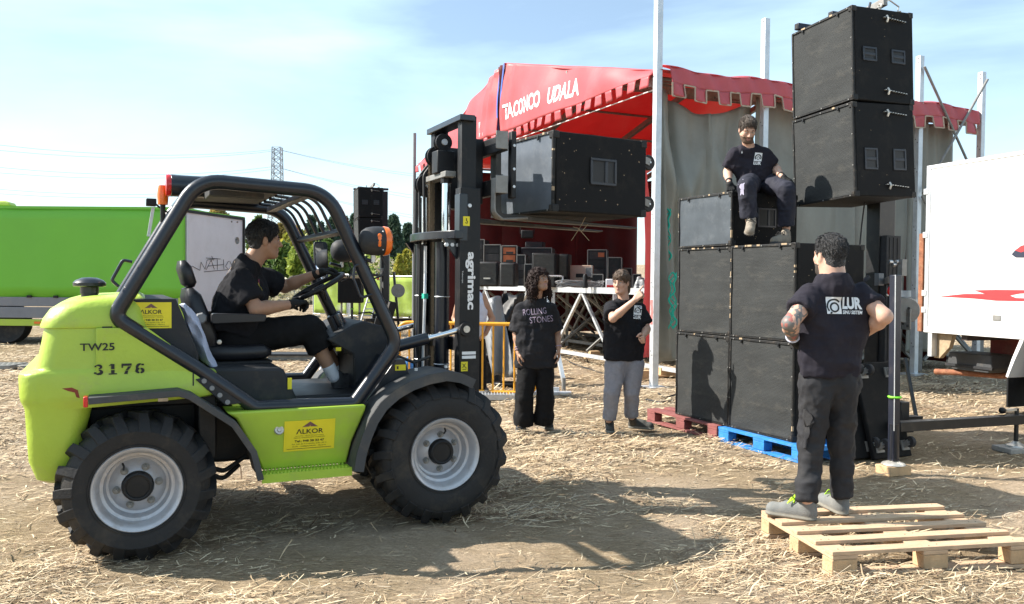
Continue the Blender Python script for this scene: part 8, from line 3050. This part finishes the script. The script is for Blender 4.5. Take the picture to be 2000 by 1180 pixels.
drape(t, tb, [[(i * 0.022, -j * 0.05), ((i + 1) * 0.022, -j * 0.05), ((i + 1) * 0.022 + 0.004, -(j + 1) * 0.05), (i * 0.022 + 0.004, -(j + 1) * 0.05)] for i in range(2 if True else 1) for j in range(3)], L_(1437, 352, -0.4), (1, 0, 0), (0, 0, 1), (0, 1, 0), 'patch', 'knee_patch', 0.004)

# ---- man standing on the pallet, back to us
zp = 0.1405
o = gnd(1622, 1010, zp)
L_ = rel(o)
J = dict(hd=L_(1620, 500, 0.03), nk=L_(1628, 544, 0.0), sl=L_(1577, 582, -0.03), sr=L_(1686, 580, 0.02), el=L_(1543, 632, -0.16), er=L_(1727, 618, -0.12), wl=L_(1550, 664, 0.03), wr=L_(1682, 655, 0.12),
         hl=L_(1598, 748, 0.0), hr=L_(1645, 748, 0.02), kl=L_(1583, 872, 0.0), kr=L_(1643, 872, 0.05), al=L_(1578, 985, 0.0), ar=L_(1638, 984, 0.08), hem=L_(1617, 735, 0.0))
gl, tl_, gr_, tr_ = gnd(1594, 1018, zp), gnd(1500, 1003, zp), gnd(1650, 1008, zp), gnd(1607, 985, zp)
J.update(gl=gl - o, tl=tl_ - o, gr=gr_ - o, tr=tr_ - o)
J['tl'] = J['gl'] + (J['tl'] - J['gl']).normalized() * 0.295
J['tr'] = J['gr'] + (J['tr'] - J['gr']).normalized() * 0.295
J['al'] = Vector((J['gl'].x * 0.75 + J['tl'].x * 0.25 + 0.01, J['gl'].y + 0.01, 0.12))
J['ar'] = Vector((J['gr'].x * 0.75 + J['tr'].x * 0.25, J['gr'].y + 0.03, 0.12))
t, bv, tb, H, V3 = person('tattooed man with hands on hips standing with his back turned on the new pallet', o, J, (-0.30, 0.95, 0.04),
                          dict(n=(-0.15, 1, 0), girth=1.0, arm=1.10, head=0.98, skin='skin fair', beard='beard dark', neck=1.35, hair=('short', 'hair grey', 0.007, 1500), tattoo='l', shirt=dict(m='tee navy', sleeve=0.46, sw=0.080, chest=0.95, hemw=0.93, belly=1.0, amp=0.019, fr=9, seed=21, q=1.3),
                               trousers=dict(m='work trousers', r0=0.096, r1=0.067, r2=0.056, cuff=0.062, amp=0.020, fr=9, seed=24, end=1.0, waist=0.98), shoe='shoe grey', lace='lace lime', sole='sole',
                               hand_l=dict(glove=True, d=(0.62, 0.45, -0.55), n=(0.6, 0.3, 0.6), t=(0.5, -0.6, 0.6), c=[0.5, 0.55, 0.6, 0.65], tc=0.0, s=1.1), hand_r=dict(d=(-0.8, 0.35, -0.35), n=(-0.3, -0.8, 0), t=(0, -0.2, 1), c=RELAX)))
bo = L_(1616, 613, -0.12)
xa, ya = Vector((1, 0, -0.012)), Vector((0.015, 0, 1))
sc_ = 5.0 / 1640
drape(t, bv, [[(i * 0.0115 + 0.003 * 0, j * 0.0122), ((i + 1) * 0.0115, j * 0.0122), ((i + 1) * 0.0115, (j + 1) * 0.0122), (i * 0.0115, (j + 1) * 0.0122)] for i in range(8) for j in range(8)], bo, xa, ya, (0, 1, 0), 'white', 'back_badge', 0.003,
      [('LUR', 0.098, 0.028, 0.118, 0.070, 0.05, 0.0), ('SINU SISTEM', 0.098, 0.0, 0.118, 0.021, 0.03, 0.2)])
drape(t, bv, ring(0.047, 0.044, 0.036, 0.046, 20, 205, 18, 0.95, 0.3) + ring(0.050, 0.038, 0.020, 0.030, 0, 360, 20) + [[(0.0, 0.0), (0.022, 0.0), (0.004, 0.03)]][:0] + [[(0.018, 0.001), (0.030, 0.001), (0.034, 0.010), (0.024, 0.014)]], bo, xa, ya, (0, 1, 0), 'ink', 'badge_mark', 0.0045)
# cargo pocket, flap, seam and belt edge on the near leg
pk = L_(1543, 822, -0.3)
for (x0, z0, x1, z1, nm, of) in ((0.0, -0.19, 0.135, -0.03, 'cargo_pocket', 0.022), (-0.006, -0.045, 0.142, 0.0, 'pocket_flap', 0.030)):
    mb = MB()

    def hp(u_, v_, off):
        p = pk + Vector((x0 + (x1 - x0) * u_, 0, z0 + (z1 - z0) * v_))
        h = tb.ray_cast(p + Vector((0, -0.6, 0)), Vector((0, 1, 0)))
        q = h[0] if h[0] is not None else tb.find_nearest(p + Vector((0, 0.15, 0)))[0]
        return q + Vector((0, -off * (0.25 + 0.75 * min(1, 8 * u_ * (1 - u_))), 0))
    mb.grid(lambda a, b: hp(a, b, of), 10, 8)
    mb.build(nm, 'work trousers', t, solid=0.004)
# sock band / boot laces done; wrist band
mb = MB()
ax_ = (V3['wl'] - V3['el']).normalized()
x_, y_ = frame_of(ax_)
c = V3['wl'] - ax_ * 0.05
mb.tube([c + (x_ * math.cos(a) + y_ * math.sin(a)) * 0.037 for a in np.linspace(0, 2 * PI, 17)[:-1]], 0.006, 6, True)
mb.build('wrist_band', 'vest', t)

# ---- driver
do = FO + FU * 0.62 + FV * SY
do = Vector((do.x, do.y, 0.775))


def D(px, py, v):
    return onplane(px, py, FO + FV * v, FV) - do


def W_(s_, v, z):
    p = FO + FU * s_ + FV * v
    return Vector((p.x, p.y, z)) - do


J = dict(hd=D(517, 470, 0.86), nk=D(488, 514, 0.86), sl=D(466, 548, 0.66), sr=D(504, 540, 1.07), el=D(500, 604, 0.585), er=D(556, 560, 1.13), wl=D(574, 594, 0.70), wr=D(624, 533, 1.01),
         hl=D(455, 660, 0.77), hr=D(455, 660, 1.01), kl=D(604, 643, 0.72), kr=D(611, 646, 1.06), al=D(652, 735, 0.74), ar=D(668, 735, 1.08), hem=D(450, 645, 0.87))
fl_z = 0.776 - do.z
J['gl'] = D(650, 770, 0.74)
J['gl'].z = fl_z
J['tl'] = D(689, 776, 0.80)
J['tl'].z = fl_z + 0.02
J['tl'] = J['gl'] + (J['tl'] - J['gl']).normalized() * 0.25
J['gr'] = D(670, 770, 1.08)
J['gr'].z = fl_z
J['tr'] = J['gr'] + FU * 0.27
wd = (J['wl'] - J['el']).normalized()
t, bv, tb, H, V3 = person('young driver in a black shirt sitting at the forklift wheel', do, J, tuple(FU * 1.0 + FV * 0.06 + Vector((0, 0, -0.02))),
                          dict(n=tuple(FU), neck=1.18, girth=1.02, arm=1.06, head=0.97, nose=1.03, skin='skin tan', calf=0.058, hair=('short', 'hair black', 0.012, 1300), shirt=dict(m='tee black', sleeve=0.70, sw=0.090, chest=1.0, hemw=0.95, amp=0.019, fr=9, seed=31, q=1.25),
                               trousers=dict(m='trousers black', r0=0.110, r1=0.088, r2=0.080, end=0.42, amp=0.014, fr=7, seed=33), shoe='shoe dark', sole='shoe dark',
                               hand_l=dict(glove=True, d=tuple(wd * 0.85 + FV * 0.35 + Vector((0, 0, 0.10))), n=(0, 0, -1), t=tuple(FV), c=[0.75, 0.8, 0.85, 0.9], tc=0.6), hand_r=dict(glove=True, d=tuple(FU * 0.9 - FV * 0.1 + Vector((0, 0, 0.22))), n=tuple(-FV * 0.2 + Vector((0, 0, -1))), t=tuple(-FV), c=[0.8, 0.85, 0.9, 0.95], tc=0.6)))
for sd in 'lr':
    k, a = V3['k' + sd], V3['a' + sd]
    s = Sdf(*bounds([lerp(k, a, 0.70), a], 0.09), 0.006)
    s.cap(lerp(k, a, 0.80), a + (a - k).normalized() * 0.005, 0.046, 0.042, 0.0, clip=[(lerp(k, a, 0.74), (k - a))])
    V, F = s.mesh()
    mesh_obj('sock', V, F, 'sock', t)
# bright print on the chest and the pale neck label
for px, py, w_, h_, m_ in ((509, 550, 0.030, 0.028, 'print pink'), (505, 557, 0.045, 0.035, 'print yellow'), (512, 563, 0.030, 0.030, 'print yellow'), (505, 569, 0.045, 0.035, 'print teal'), (512, 576, 0.035, 0.030, 'print teal'), (507, 579, 0.03, 0.025, 'print teal')):
    p = D(px, py, 0.78)
    pol = [(-w_ / 2, -h_ / 2), (w_ / 2, -h_ / 2), (w_ * 0.45, h_ * 0.1), (w_ * 0.2, h_ * 0.5), (-w_ * 0.45, h_ * 0.4)]
    drape(t, bv, [pol], p, FU * 0.75 + FV * -0.65, (0, 0, 1), (FV * 0.8 - FU * 0.6), m_, 'shirt_print', 0.004, far=0.14)
p = D(452, 507, 0.80)
drape(t, bv, [[(-0.03, -0.012), (0.02, -0.008), (0.025, 0.012), (-0.02, 0.012)]], p, FU, (0, 0, 1), (FV * 0.7 + Vector((0, 0, -0.7))), 'trimc', 'shoulder_print', 0.003)
